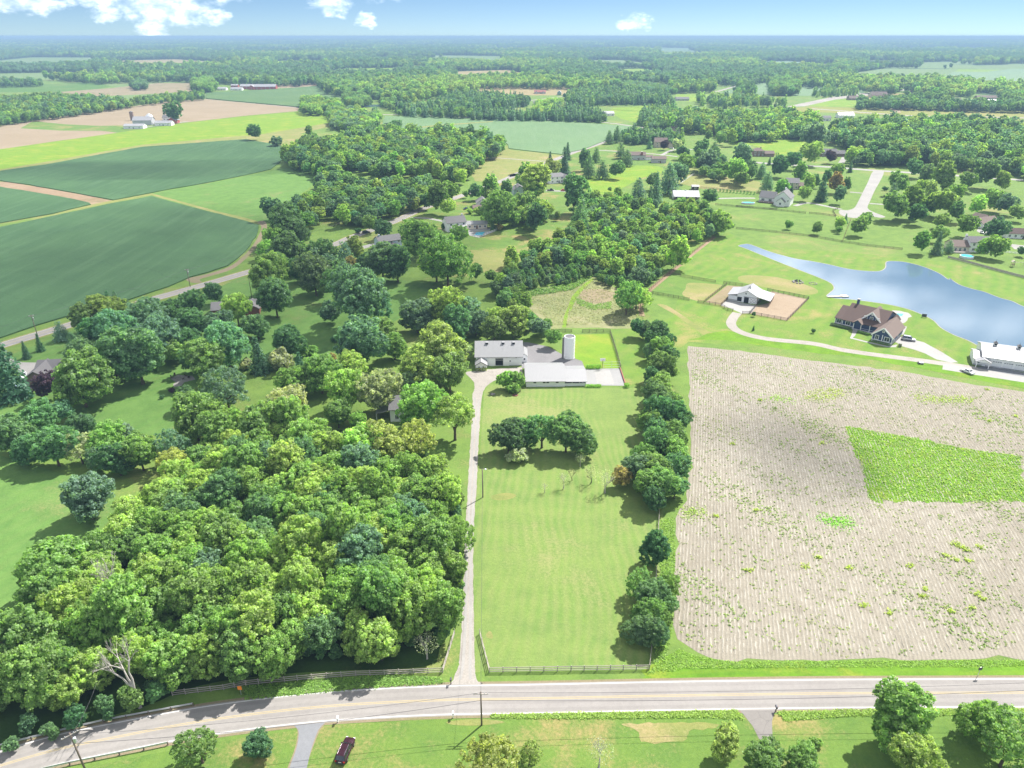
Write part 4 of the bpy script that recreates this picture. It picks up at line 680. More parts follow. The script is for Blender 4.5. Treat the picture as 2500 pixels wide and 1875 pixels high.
singles('k', [(1560, 560, 230, 'l', 'round'), (1370, 690, 200, 'l', 'fine'), (1650, 760, 170, 'v', 'round'), (1400, 1060, 230, 'v', 'fine'), (1690, 1130, 210, 'l', 'spread'), (1080, 1400, 215, 'y', 'fine'), (1330, 1370, 180, 'y', 'airy'), (850, 1420, 200, 'l', 'round'), (990, 920, 200, 's', 'fine'), (700, 950, 170, 'l', 'round'), (160, 1080, 200, 's', 'airy'), (850, 480, 210, 'b', 'round'), (480, 770, 170, 'g', 'round'), (640, 1150, 110, 'v', 'round'), (830, 1210, 85, 'v', 'fine'), (250, 840, 140, 'v', 'round'), (1350, 240, 150, 'b', 'round'), (1600, 190, 170, 'l', 'fine'), (1780, 210, 150, 'b', 'fine'), (1700, 330, 110, 'k', 'tall'), (1150, 520, 120, 'g', 'fine'), (1050, 360, 110, 'g', 'round'), (780, 720, 140, 'l', 'fine'), (1300, 850, 110, 'k', 'round'),
              (195, 500, 130, 'd', 'round'), (120, 660, 115, 's', 'shrub'), (565, 240, 75, 'b', 'round'), (300, 690, 45, 'c', 'column'), (610, 480, 30, 'd', 'shrub'), (590, 640, 45, 'o', 'shrub'), (410, 570, 50, 'g', 'shrub'), (330, 600, 45, 'g', 'shrub')])
singles('j', [(460, 330, 65, 'b', 'pine'), (560, 410, 55, 'b', 'pine'), (300, 440, 38, 'c'), (190, 490, 42, 'c'), (40, 650, 150, 'c'), (70, 525, 22, 'd', 'shrub'), (600, 700, 205, 'g', 'round'), (365, 760, 100, 'p'), (650, 530, 120, 'k', 'round'), (840, 600, 110, 'k', 'round'), (1045, 520, 205, 'k', 'round'), (625, 230, 90, 'g', 'tall'), (790, 190, 120, 'l', 'round'), (900, 180, 90, 'l', 'fine'), (760, 360, 140, 'd', 'round'), (900, 310, 200, 'b', 'fine'), (1090, 260, 150, 'b', 'fine'), (1220, 400, 150, 'b', 'round'), (1340, 500, 85, 'g', 'spread'), (1150, 190, 110, 'd', 'round'), (1310, 225, 110, 'd', 'round'), (1480, 280, 120, 'd', 'round'), (1430, 400, 110, 'd', 'fine'), (1480, 130, 105, 'k', 'fine'), (1645, 45, 78, 'd', 'round'), (1820, 170, 120, 'l', 'fine'), (1700, 290, 110, 'b', 'round'), (1740, 430, 180, 'b', 'fine'), (1980, 290, 95, 'k', 'round'), (1580, 560, 150, 'g', 'round'), (1470, 570, 90, 'k', 'fine'), (1990, 540, 85, 'c'), (1900, 600, 50, 's', 'shrub'), (2180, 410, 85, 'd', 'round'), (830, 90, 30, 'd', 'column'), (890, 100, 30, 'd', 'column'), (960, 130, 35, 'd', 'shrub'), (1010, 180, 50, 's', 'fine'),
              (270, 1010, 125, 'k', 'round'), (470, 960, 85, 'b', 'airy'), (90, 1130, 145, 'k', 'round'), (400, 1210, 165, 'k', 'fine'), (640, 1075, 105, 'd', 'round'), (810, 1190, 125, 'l', 'fine'), (950, 1145, 85, 'b', 'fine'), (1070, 1270, 140, 'g', 'round'), (600, 1240, 110, 's', 'airy'), (180, 1260, 110, 'd', 'fine'), (1430, 860, 85, 'k', 'round'), (1490, 1000, 170, 'v', 'round'), (1340, 1230, 130, 'b', 'airy'), (1350, 1370, 120, 'y', 'fine'), (1740, 800, 160, 'b', 'airy'), (1640, 770, 90, 'g', 'fine'), (1560, 750, 50, 'g', 'pine'), (1250, 850, 18, 'd', 'shrub'), (1325, 800, 22, 'p', 'shrub'), (900, 1330, 120, 'd', 'round'), (750, 1330, 90, 'k', 'fine')])
singles('e', [(60, 215, 44, 'd', 'round'), (465, 205, 27, 'g', 'tall'), (225, 285, 40, 'd', 'shrub'), (190, 780, 65, 'd', 'round'), (290, 890, 120, 'k', 'fine'), (380, 960, 80, 'k', 'round'), (210, 1000, 70, 'v'), (145, 1080, 60, 'v'), (300, 1100, 110, 'k', 'round'), (530, 1110, 95, 'k', 'fine'), (500, 1260, 125, 'k', 'fine'), (150, 1270, 120, 'g', 'round'), (210, 1420, 122, 'k', 'round'), (400, 1210, 90, 'd', 'fine'), (720, 1120, 80, 'b', 'pine'), (800, 1070, 65, 'l'), (780, 1200, 55, 'o', 'airy'), (900, 1170, 85, 'd'), (1000, 1160, 115, 'k', 'round'), (1110, 1180, 105, 'd', 'round'), (910, 895, 52, 'g', 'fine'), (1005, 930, 60, 'd'), (828, 945, 20, 'd', 'shrub'), (1300, 1000, 115, 'g', 'round'), (1480, 1140, 165, 'g', 'fine'), (1400, 1190, 100, 'l', 'fine'), (1570, 970, 60, 'g', 'airy'), (1700, 1240, 42, 'k', 'tall'), (840, 1430, 190, 'b', 'fine'), (960, 1500, 110, 'b', 'airy'), (620, 1530, 68, 'b', 'airy'), (700, 1340, 110, 'k', 'fine'), (1410, 680, 75, 'g', 'tall'), (1505, 655, 58, 'v'), (1490, 760, 50, 'l', 'airy'), (1690, 655, 48, 'd'), (1800, 625, 65, 'g', 'tall'), (1860, 765, 112, 'g', 'fine'), (1930, 790, 55, 'y'), (2050, 750, 75, 'g', 'fine'), (1460, 915, 24, 'd', 'shrub'), (1818, 897, 18, 'k', 'column'), (1870, 922, 22, 'o', 'shrub'), (1620, 675, 22, 'g'), (1650, 800, 22, 'l', 'shrub'), (1710, 805, 25, 'l', 'shrub')])
singles('f', [(330, 555, 85, 'l', 'tall'), (250, 530, 60, 'g', 'tall'), (440, 480, 55, 'l'), (540, 450, 48, 'c'), (560, 370, 30, 'c'), (430, 425, 28, 'c'), (690, 410, 48, 'd', 'tall'), (720, 465, 56, 'k', 'pine'), (820, 485, 48, 'k', 'pine'), (925, 490, 52, 'k', 'fine'), (770, 380, 38, 'k', 'pine'), (610, 655, 86, 'k', 'tall'), (310, 650, 55, 'g'), (110, 630, 45, 'k', 'tall'), (330, 840, 72, 'd', 'tall'), (485, 830, 22, 'g', 'tall'), (870, 640, 14, 'g'), (868, 250, 34, 'k', 'pine'), (925, 230, 40, 'k', 'pine'), (905, 272, 18, 'g', 'fine'), (955, 345, 42, 'k', 'pine'), (1000, 400, 44, 'k', 'pine'), (1165, 300, 22, 'b', 'spruce'), (1272, 312, 28, 'p'), (1368, 303, 36, 's', 'spread'), (1410, 365, 40, 'd'), (1550, 330, 52, 'k'), (1640, 345, 45, 'k', 'pine'), (1600, 238, 26, 'g'), (1690, 265, 34, 'g'), (1770, 248, 38, 'l', 'tall'), (1560, 508, 30, 'g'), (1590, 425, 66, 'b', 'fine'), (1430, 440, 55, 'v'), (1390, 520, 58, 'b', 'fine'), (1310, 550, 78, 'b', 'pine'), (1215, 635, 55, 'b', 'spruce'), (1085, 630, 56, 'b', 'pine'), (1172, 688, 26, 'k', 'column'), (1190, 580, 48, 'k', 'fine'), (1850, 390, 72, 'b', 'fine'), (1810, 495, 70, 'l', 'round'), (1920, 485, 40, 'k', 'tall'), (1990, 500, 38, 'b', 'pine'), (1610, 700, 52, 'k', 'fine'), (1000, 1430, 95, 'g', 'airy'), (1070, 1420, 80, 'l', 'fine'), (1690, 880, 75, 'l', 'fine'), (1385, 1090, 75, 'l', 'tall'), (1100, 1290, 65, 'b', 'fine'), (650, 820, 75, 'k', 'pine'), (1775, 905, 14, 'd', 'shrub')])
singles('h', [(600, 260, 90, 'b', 'fine'), (570, 388, 70, 'l', 'round'), (435, 440, 52, 'd', 'spread'), (720, 415, 40, 'p'), (490, 525, 48, 'g', 'tall'), (330, 490, 62, 'd'), (195, 510, 36, 'b', 'pine'), (110, 530, 36, 'k', 'tall'), (250, 452, 17, 'c'), (875, 503, 20, 'c'), (780, 515, 44, 'v', 'spread'), (697, 563, 34, 'k', 'tall'), (560, 615, 44, 'l', 'tall'), (605, 600, 32, 'k', 'tall'), (660, 668, 52, 'c'), (765, 605, 50, 'o', 'tall'), (845, 625, 34, 'k', 'tall'), (795, 700, 44, 'b', 'tall'), (525, 700, 44, 'l', 'round'), (350, 655, 50, 'g', 'fine'), (420, 660, 16, 'c', 'column'), (235, 610, 50, 'b', 'pine'),
              (1370, 500, 58, 'k', 'round'), (1240, 615, 72, 'g', 'round'), (1205, 690, 50, 'b', 'pine'), (1470, 550, 58, 'k', 'round'), (1600, 560, 80, 'g', 'tall'), (1500, 665, 42, 'l', 'tall'), (1430, 640, 38, 'l'), (1780, 600, 58, 'g', 'spread'), (1930, 540, 86, 'k', 'round'), (2050, 600, 58, 'l', 'fine'), (1220, 790, 88, 'g', 'round'), (1355, 745, 78, 'v', 'tall'), (1395, 860, 62, 'd', 'fine'), (1600, 770, 88, 'v', 'fine'), (1700, 830, 52, 'k', 'tall'), (1580, 910, 50, 'g', 'fine'), (1780, 940, 66, 'v', 'spread'), (1860, 790, 58, 'l', 'fine'), (1990, 750, 66, 'g', 'round'), (2080, 780, 64, 'b', 'fine'), (2160, 850, 52, 'g', 'fine'), (2005, 960, 74, 'd', 'spread'), (1430, 1065, 56, 'g', 'tall'), (1560, 1010, 52, 'g', 'round'), (1552, 1090, 46, 'b', 'spruce'), (1910, 1115, 56, 'v', 'round'), (2015, 1115, 68, 'v', 'round'), (1640, 1110, 34, 'b', 'pine'), (2192, 1150, 30, 'd', 'fine'), (400, 943, 27, 'g', 'round'), (618, 968, 38, 'g', 'fine'), (795, 930, 40, 'l', 'round'), (785, 982, 22, 'g', 'fine'), (840, 895, 20, 'b', 'spruce'), (940, 950, 58, 'v', 'round'), (990, 900, 44, 'g', 'fine'), (1140, 665, 17, 'd', 'shrub'), (1700, 690, 50, 'l', 'fine'), (1490, 790, 60, 'k', 'fine')])
singles('v2', [(1378, 575, 26, 'd', 'round'), (2095, 775, 25, 'd', 'round'), (1375, 745, 14, 'd', 'column')])
singles('a', [(1095, 700, 56, 'k', 'spread'), (1615, 838, 40, 'd', 'round')])
# the wood beside the drive: every crown of the canopy is a tree of its own
def inside(poly, pts):
    poly = np.asarray(poly, float); x, y = pts[:, 0], pts[:, 1]; r = np.zeros(len(pts), bool); j = len(poly) - 1
    for i in range(len(poly)):
        xi, yi = poly[i]; xj, yj = poly[j]; c = ((yi > y) != (yj > y)) & (x < (xj - xi) * (y - yi) / (yj - yi + 1e-12) + xi); r ^= c; j = i
    return r
WOOD = [T('t', *p) for p in [(-60, 1420), (60, 1300), (40, 1240), (130, 1190), (230, 1160), (270, 1090), (370, 1010), (420, 960), (470, 900), (540, 880), (640, 880), (700, 950), (760, 1010), (860, 1010), (930, 1000), (965, 1050), (985, 1130), (985, 1250), (950, 1330), (910, 1410), (800, 1425), (640, 1432), (520, 1440), (400, 1475), (350, 1520), (200, 1565), (60, 1605), (-60, 1640)]]
cand = []
for gx in np.arange(-135, 5, 5.9):
    for gy in np.arange(80, 190, 5.9): cand.append((gx + trng.uniform(-1.7, 1.7) + (2.9 if int(gy / 5.9) % 2 else 0), gy + trng.uniform(-1.7, 1.7)))
cand = np.array(cand); zz_ = np.full(len(cand), 7.0); pr_ = project(np.c_[cand, zz_]); ok = inside(WOOD, pr_)
# no tree stands on the road, the verge or the drive
dmid = np.min(np.linalg.norm(cand[:, None, :] - np.asarray(mid)[None, :, :2], axis=2), axis=1); ok &= dmid > 7.2
old = np.array([(r_[0].location.x, r_[0].location.y) for r_ in TREES]); orad = np.array([r_[3] for r_ in TREES])
for (gx, gy) in cand[ok]:
    if np.min(np.linalg.norm(old - (gx, gy), axis=1) - orad * .75) < 1.6: continue
    pxy = project([(gx, gy, 8)])[0]
    kd = trng.choice(list('vvgllbkgyb'), p=[.20, .16, .17, .13, .1, .03, .08, .07, .02, .04]); fam = trng.choice(['round', 'round', 'fine', 'tall'])
    r = trng.uniform(3.6, 5.0); edge_d = dmid[np.argmin(np.linalg.norm(cand - (gx, gy), axis=1))]
    if edge_d < 9: r *= .85
    tree_at(gx, gy, r, pick(fam), kd, 'wood', trng.uniform(.95, 1.25))
# dead grey snags in the wood
for (t_, x, y, rr) in (('o', 640, 560, 95), ('o', 690, 1040, 90)):
    p = W(t_, x, y, 12.0); o_ = tree_at(p[0], p[1], 5.2, 'bare0' if y < 900 else 'bare2', 's', 'snag', 1.45)
    for c in [c for c in o_.children if c.name.startswith('crown')]: bpy.data.objects.remove(c)
print('individual trees', len(TREES))
# ------------------------------------------------------------------ the mass of trees beyond: one object
FOREST_LINE = [(-600, 176), (0, 177), (230, 198), (420, 192), (670, 204), (770, 200), (800, 224), (900, 230), (960, 246), (1126, 224), (1184, 208), (1430, 212), (1530, 197), (1650, 197), (1785, 202), (1842, 200), (1877, 193), (1950, 204), (2103, 212), (2130, 219), (2200, 216), (2265, 223), (2380, 228), (2457, 231), (2500, 243), (3100, 250)]
FL = np.array(FOREST_LINE)
OPEN = [[T('a', *p) for p in q] for q in ([(-150, 398), (200, 363), (650, 364), (560, 390), (330, 397), (0, 402)],)] + \
       [[T('b', *p) for p in q] for q in ([(590, 350), (880, 352), (1120, 356), (1090, 386), (980, 378), (600, 364)], [(510, 406), (630, 406), (630, 421), (510, 421)])] + \
       [[T('c', *p) for p in q] for q in ([(-100, 319), (150, 321), (150, 333), (-100, 335)], [(1220, 372), (1400, 372), (1400, 387), (1220, 386)], [(1540, 396), (1900, 386), (1900, 405), (1560, 412)], [(1800, 415), (2350, 406), (2350, 426), (1830, 428)], [(1410, 540), (1470, 540), (1470, 580), (1400, 580)], [(1900, 590), (2050, 600), (2050, 660), (1850, 660)])]
pts_all, sc_all, idx_all, tint_all, rot_all = [], [], [], [], []
frng = np.random.default_rng(5)
def add_mass(xy, r, kinds, tints, lvl):
    for (x, y), rr, kd, tn in zip(xy, r, kinds, tints):
        pool = [i for i, (k_, _) in enumerate(MIDP) if k_ == kd] if lvl == 0 else [len(MIDP) + i for i, (k_, _) in enumerate(FARP) if k_ == kd]
        pts_all.append((x, y, 0)); sc_all.append(rr / (4.5 if kd == 'r' else 3.7 if kd == 't' else 2.6)); idx_all.append(pool[frng.integers(len(pool))])
        tint_all.append(np.array(TINT[tn]) * frng.uniform(.82, 1.18) * (1 + frng.normal(0, .05, 3))); rot_all.append(frng.uniform(0, 6.28))
def poly_fill(t, poly, spacing, rmin, rmax, kinds='rrt', tints='ggdlb', zc=6.0):
    pp = [T(t, *p) for p in poly]; w = np.array([G(*p, zc)[:2] for p in pp]); lo, hi_ = w.min(0) - 5, w.max(0) + 5
    gx, gy = np.meshgrid(np.arange(lo[0], hi_[0], spacing), np.arange(lo[1], hi_[1], spacing)); xy = np.c_[gx.ravel(), gy.ravel()] + frng.uniform(-.42, .42, (gx.size, 2)) * spacing
    if len(xy) == 0: return
    ok = inside(pp, project(np.c_[xy, np.full(len(xy), zc)])); xy = xy[ok]; n = len(xy); d = np.hypot(xy[:, 0], xy[:, 1])
    for lvl, sel in ((0, d < 800), (1, d >= 800)):
        add_mass(xy[sel], frng.uniform(rmin, rmax, sel.sum()), frng.choice(list(kinds), sel.sum()), frng.choice(list(tints), sel.sum()), lvl)
# past the 300 broadleaf trees that show largest, the rest joins the mass
bl = [i for i, t_ in enumerate(TREES) if NAMES[t_[1]] == 'broadleaf_tree']; bl.sort(key=lambda i: -TREES[i][3] / TREES[i][0].location.length)
drop = set(bl[300:])
for i in drop:
    ro, fam, tn, r, zn = TREES[i]; x, y = ro.location.x, ro.location.y
    for c in list(ro.children): bpy.data.objects.remove(c)
    bpy.data.objects.remove(ro); add_mass([(x, y)], [r], ['t' if fam == 'tall' else 'r'], [tn], 0)
TREES = [t_ for i, t_ in enumerate(TREES) if i not in drop]
poly_fill('t', [(930, 1395), (700, 1420), (520, 1430), (400, 1465), (350, 1515), (0, 1620), (-40, 1600), (340, 1480), (520, 1400), (900, 1370)], 2.8, 1.0, 2.0, 'rt', 'kgdk', 1.5)
poly_fill('t', [(985, 1060), (1000, 1150), (995, 1300), (950, 1390), (930, 1380), (965, 1300), (975, 1150), (965, 1060)], 2.8, 1.0, 2.0, 'rt', 'kggk', 1.5)
poly_fill('f', [(0, 1260), (180, 1330), (250, 1400), (260, 1520), (420, 1640), (250, 1640), (120, 1560), (0, 1450)], 5.5, 1.8, 3.6, 'rrt', 'gklbv', 4.0)
poly_fill('e', [(60, 1180), (330, 1040), (600, 1180), (760, 1240), (640, 1320), (420, 1330), (300, 1230), (120, 1240)], 8.5, 3.4, 4.8, 'rrt', 'kgkb', 5.0)
# thicket, creek wood, right hand wood and the clumps between the houses
poly_fill('f', [(780, 700), (950, 660), (1130, 750), (1300, 750), (1500, 740), (1640, 800), (1700, 860), (1660, 950), (1550, 990), (1400, 1000), (1360, 1100), (1290, 1180), (1150, 1230), (900, 1240), (780, 1180), (560, 1180), (250, 1200), (90, 1230), (80, 1170), (250, 1070), (400, 1020), (560, 990), (590, 880), (660, 800)], 5.6, 1.7, 4.2, 'rrtt', 'glkbvlg', 4.5)
poly_fill('f', [(60, 1240), (250, 1180), (700, 1150), (800, 1200), (1100, 1210), (1290, 1200), (1180, 1310), (1000, 1330), (830, 1310), (740, 1240), (560, 1300), (400, 1320), (250, 1340), (80, 1340)], 3.1, 1.1, 1.9, 'tttr', 'bkbkg', 3.0)
poly_fill('e', [(290, 360), (480, 345), (560, 310), (640, 280), (800, 260), (820, 210), (900, 175), (1100, 225), (1300, 240), (1400, 215), (1600, 225), (1750, 255), (1870, 265), (1905, 330), (1860, 370), (1750, 390), (1720, 440), (1640, 520), (1590, 560), (1200, 500), (950, 510), (800, 460), (700, 460), (560, 540), (520, 500), (300, 440)], 8.0, 4.0, 6.2, 'rrt', 'ggkblldvb')
poly_fill('e', [(530, 420), (600, 430), (750, 560), (900, 590), (1200, 600), (1350, 580), (1380, 640), (1340, 730), (1150, 760), (950, 840), (730, 860), (630, 790), (480, 850), (440, 900), (330, 860), (290, 800), (400, 730), (520, 690), (550, 600)], 7.0, 3.6, 5.4, 'rrt', 'ggkbldb')
poly_fill('e', [(630, 120), (700, 100), (880, 110), (920, 160), (830, 190), (640, 170)], 8.0, 4, 5.5, 'r', 'gb')
poly_fill('h', [(700, 200), (900, 165), (1100, 150), (1600, 148), (1720, 130), (1800, 160), (2212, 205), (2500, 240), (2500, 560), (2212, 540), (2060, 490), (1680, 480), (1420, 420), (1300, 460), (1100, 450), (870, 440), (890, 330), (730, 280)], 8.2, 4.2, 6.6, 'rrt', 'ggkbbdlk')
poly_fill('h', [(-150, 100), (0, 92), (430, 95), (600, 140), (680, 230), (500, 262), (300, 230), (30, 270), (-150, 250)], 8.2, 4.2, 6.4, 'rrt', 'ggklldb')
poly_fill('h', [(0, 560), (60, 520), (60, 600), (0, 600)], 8, 4, 6, 'r', 'lg')
poly_fill('f', [(1200, 115), (1500, 92), (1900, 122), (2111, 100), (2111, 260), (1850, 250), (1820, 270), (1640, 200), (1450, 200), (1300, 180)], 8.2, 4.2, 6.2, 'rrt', 'ggklldb')
poly_fill('f', [(960, 230), (1080, 200), (1280, 210), (1400, 240), (1400, 290), (1300, 290), (1180, 270), (1000, 270)], 6.5, 3, 5, 'rrc', 'kdgb')
poly_fill('f', [(1480, 400), (1560, 370), (1700, 380), (1760, 460), (1700, 540), (1600, 540)], 8, 3, 5, 'rrt', 'bggk')
poly_fill('f', [(0, 690), (100, 700), (200, 720), (330, 760), (420, 740), (420, 790), (300, 880), (200, 860), (0, 820)], 7.5, 4, 5.6, 'rr', 'glgk')
poly_fill('b', [(430, 660), (560, 670), (700, 655), (760, 605), (1000, 595), (1280, 625), (1270, 655), (1100, 675), (1000, 695), (880, 730), (600, 722), (430, 712)], 9.0, 3.2, 5.2, 'cctr', 'ckgb')
poly_fill('b', [(905, 715), (1080, 700), (1300, 722), (1420, 705), (1430, 738), (1350, 745), (920, 738)], 7.0, 3.0, 4.2, 'cccr', 'ckb')
poly_fill('b', [(1420, 650), (1520, 680), (1700, 705), (1780, 735), (1740, 755), (1560, 750), (1430, 745)], 8.0, 3.2, 4.8, 'ccr', 'ckb')
poly_fill('b', [(1500, 605), (1600, 570), (1900, 562), (2130, 600), (2212, 655), (2100, 648), (1900, 645), (1640, 655), (1530, 650)], 9.0, 3.5, 5.2, 'ccrt', 'ckgb')
poly_fill('b', [(1330, 645), (1480, 630), (1500, 690), (1400, 720), (1300, 700)], 8.5, 4, 5.5, 'rr', 'gl')
poly_fill('b', [(1830, 530), (1960, 520), (2212, 560), (2212, 580), (1960, 560)], 9.0, 4, 5.5, 'r', 'gb')
poly_fill('b', [(95, 580), (230, 590), (270, 650), (200, 672), (110, 650)], 10, 5, 7, 'r', 'gk')
poly_fill('b', [(-20, 640), (80, 660), (90, 700), (160, 680), (210, 690), (160, 700), (260, 720), (300, 700), (330, 740), (280, 790), (140, 800), (20, 790)], 9, 4, 6, 'r', 'glb')
poly_fill('b', [(330, 600), (430, 640), (430, 690), (340, 660)], 9, 4, 6, 'r', 'gk')
poly_fill('b', [(400, 780), (450, 780), (450, 815), (400, 815)], 8, 4, 5, 'r', 'kd')
poly_fill('b', [(2000, 700), (2212, 680), (2212, 800), (2050, 800), (1980, 770)], 9, 3.6, 5.4, 'rc', 'gkb')
poly_fill('a', [(-200, 640), (0, 630), (330, 610), (600, 618), (700, 635), (850, 652), (840, 662), (560, 705), (200, 748), (0, 775), (-200, 800)], 9, 3.8, 5.4, 'rrt', 'gglkb')
poly_fill('a', [(860, 630), (1000, 615), (1290, 585), (1300, 615), (1100, 635), (870, 655)], 10, 3, 4.8, 'rt', 'gklb')
poly_fill('a', [(1230, 525), (1340, 520), (1370, 550), (1350, 572), (1235, 572)], 10, 6, 9, 'r', 'gg')
poly_fill('a', [(830, 540), (890, 510), (930, 530), (930, 555), (840, 560)], 10, 4, 7, 'r', 'kb')
poly_fill('a', [(0, 515), (120, 512), (270, 522), (260, 535), (0, 540)], 12, 4, 6, 'rt', 'gkb')
poly_fill('a', [(1920, 640), (2000, 630), (2150, 650), (2170, 690), (2050, 715), (1930, 705)], 10, 5, 7.5, 'r', 'gkl')
poly_fill('a', [(1860, 905), (2000, 870), (2212, 900), (2212, 930), (1950, 930)], 10, 4, 6, 'r', 'gkl')
poly_fill('a', [(2090, 500), (2300, 500), (2300, 600), (2200, 580), (2100, 570)], 11, 6, 8, 'r', 'gkb')
poly_fill('c', [(-50, 545), (240, 530), (250, 570), (0, 575)], 11, 5, 7, 'rt', 'gkl')
poly_fill('c', [(590, 530), (640, 510), (740, 505), (780, 550), (770, 590), (610, 590)], 11, 6, 9, 'r', 'gk')
poly_fill('c', [(370, 560), (480, 535), (520, 590), (380, 590)], 11, 4, 7, 'rt', 'gk')
poly_fill('c', [(1160, 645), (1400, 645), (1600, 660), (1900, 665), (2300, 675), (2300, 695), (1900, 690), (1600, 680), (1150, 672)], 9, 4, 6.5, 'rt', 'gkb')
poly_fill('c', [(1250, 580), (1330, 540), (1430, 560), (1400, 585)], 11, 5, 8, 'r', 'gk')
poly_fill('c', [(1620, 610), (1740, 595), (1740, 650), (1630, 655)], 10, 5, 8, 'rt', 'kg')
poly_fill('c', [(2060, 590), (2300, 600), (2300, 680), (2120, 660)], 11, 6, 9, 'r', 'kg')
poly_fill('c', [(120, 620), (480, 620), (660, 640), (700, 660), (300, 670), (140, 650)], 13, 3.5, 6, 'rct', 'gkbl')
poly_fill('c', [(840, 580), (960, 560), (1050, 560), (1200, 570), (1180, 590), (900, 600)], 14, 3, 5, 'tc', 'gkl')
poly_fill('c', [(1400, 610), (1600, 610), (1600, 640), (1420, 650)], 15, 3.5, 6, 'rt', 'gkl')
# woods to the horizon
d0 = 900.0
while d0 < 16000:
    sp = 9.0 + d0 / 560.0; n = int(2 * .66 * d0 * 1.05 / sp); th = np.linspace(-.70, .70, n) + frng.uniform(-.4, .4, n) * sp / d0; dd = d0 + frng.uniform(-.5, .5, n) * sp
    xy = np.c_[np.sin(th) * dd, np.cos(th) * dd]; rr = sp * frng.uniform(.40, .62, n); hgt = rr * 2.3
    pc = project(np.c_[xy, hgt * .62]); pt = project(np.c_[xy, hgt]); pb = project(np.c_[xy, np.zeros(n)])
    ok = pc[:, 1] < np.interp(pc[:, 0], FL[:, 0], FL[:, 1]) - 2
    for po in OPEN: ok &= ~(inside(po, pc) | inside(po, pt) | inside(po, pb))
    # clearings of the wood stay open
    for pf in FARF: ok &= ~inside(pf, xy)
    patch = np.sin(xy[:, 0] * .006 + 2) + np.sin(xy[:, 1] * .0047) + frng.normal(0, .8, n)
    tn = np.where(patch > 1.1, 'l', np.where(patch > .2, 'g', np.where(patch > -.8, 'k', 'b')))
    add_mass(xy[ok], rr[ok], frng.choice(list('rrrt'), ok.sum()), tn[ok], 1); d0 += sp * .92
print('mass of trees', len(pts_all))
me = bpy.data.meshes.new('woodland'); me.vertices.add(len(pts_all)); me.vertices.foreach_set('co', np.array(pts_all, np.float32).ravel())
for nm, typ, dat in (('ts', 'FLOAT', sc_all), ('tr', 'FLOAT', rot_all)):
    a = me.attributes.new(nm, typ, 'POINT'); a.data.foreach_set('value', np.array(dat, np.float32))
a = me.attributes.new('ti', 'INT', 'POINT'); a.data.foreach_set('value', np.array(idx_all, np.int32))
a = me.attributes.new('tint', 'FLOAT_COLOR', 'POINT'); a.data.foreach_set('color', np.c_[np.array(tint_all), np.ones(len(tint_all))].astype(np.float32).ravel())
wood_o = tag(link('woodland', me), 'mass of trees filling the thickets, creek woods and far forest to the horizon', None, None, 'stuff')
ng = bpy.data.node_groups.new('woodland_nodes', 'GeometryNodeTree'); ng.interface.new_socket('Geometry', in_out='INPUT', socket_type='NodeSocketGeometry'); ng.interface.new_socket('Geometry', in_out='OUTPUT', socket_type='NodeSocketGeometry')
N_ = ng.nodes; L_ = ng.links; gi = N_.new('NodeGroupInput'); go = N_.new('NodeGroupOutput'); jn = N_.new('GeometryNodeJoinGeometry'); L_.new(jn.outputs[0], go.inputs[0])
def named(nm, typ): n = N_.new('GeometryNodeInputNamedAttribute'); n.data_type = typ; n.inputs[0].default_value = nm; return n.outputs[0]
ts_, tr_, ti_ = named('ts', 'FLOAT'), named('tr', 'FLOAT'), named('ti', 'INT'); cx = N_.new('ShaderNodeCombineXYZ'); L_.new(tr_, cx.inputs[2])
for i, (kd, pm) in enumerate(MIDP + FARP):
    po = bpy.data.objects.new(pm.name, pm)
    oi = N_.new('GeometryNodeObjectInfo'); oi.inputs[0].default_value = po; oi.inputs[1].default_value = True
    cmpn = N_.new('FunctionNodeCompare'); cmpn.data_type = 'INT'; cmpn.operation = 'EQUAL'; L_.new(ti_, cmpn.inputs[2]); cmpn.inputs[3].default_value = i
    ip = N_.new('GeometryNodeInstanceOnPoints'); L_.new(gi.outputs[0], ip.inputs['Points']); L_.new(cmpn.outputs[0], ip.inputs['Selection']); L_.new(oi.outputs['Geometry'], ip.inputs['Instance']); L_.new(cx.outputs[0], ip.inputs['Rotation']); L_.new(ts_, ip.inputs['Scale']); L_.new(ip.outputs[0], jn.inputs[0])
md = wood_o.modifiers.new('scatter', 'NODES'); md.node_group = ng
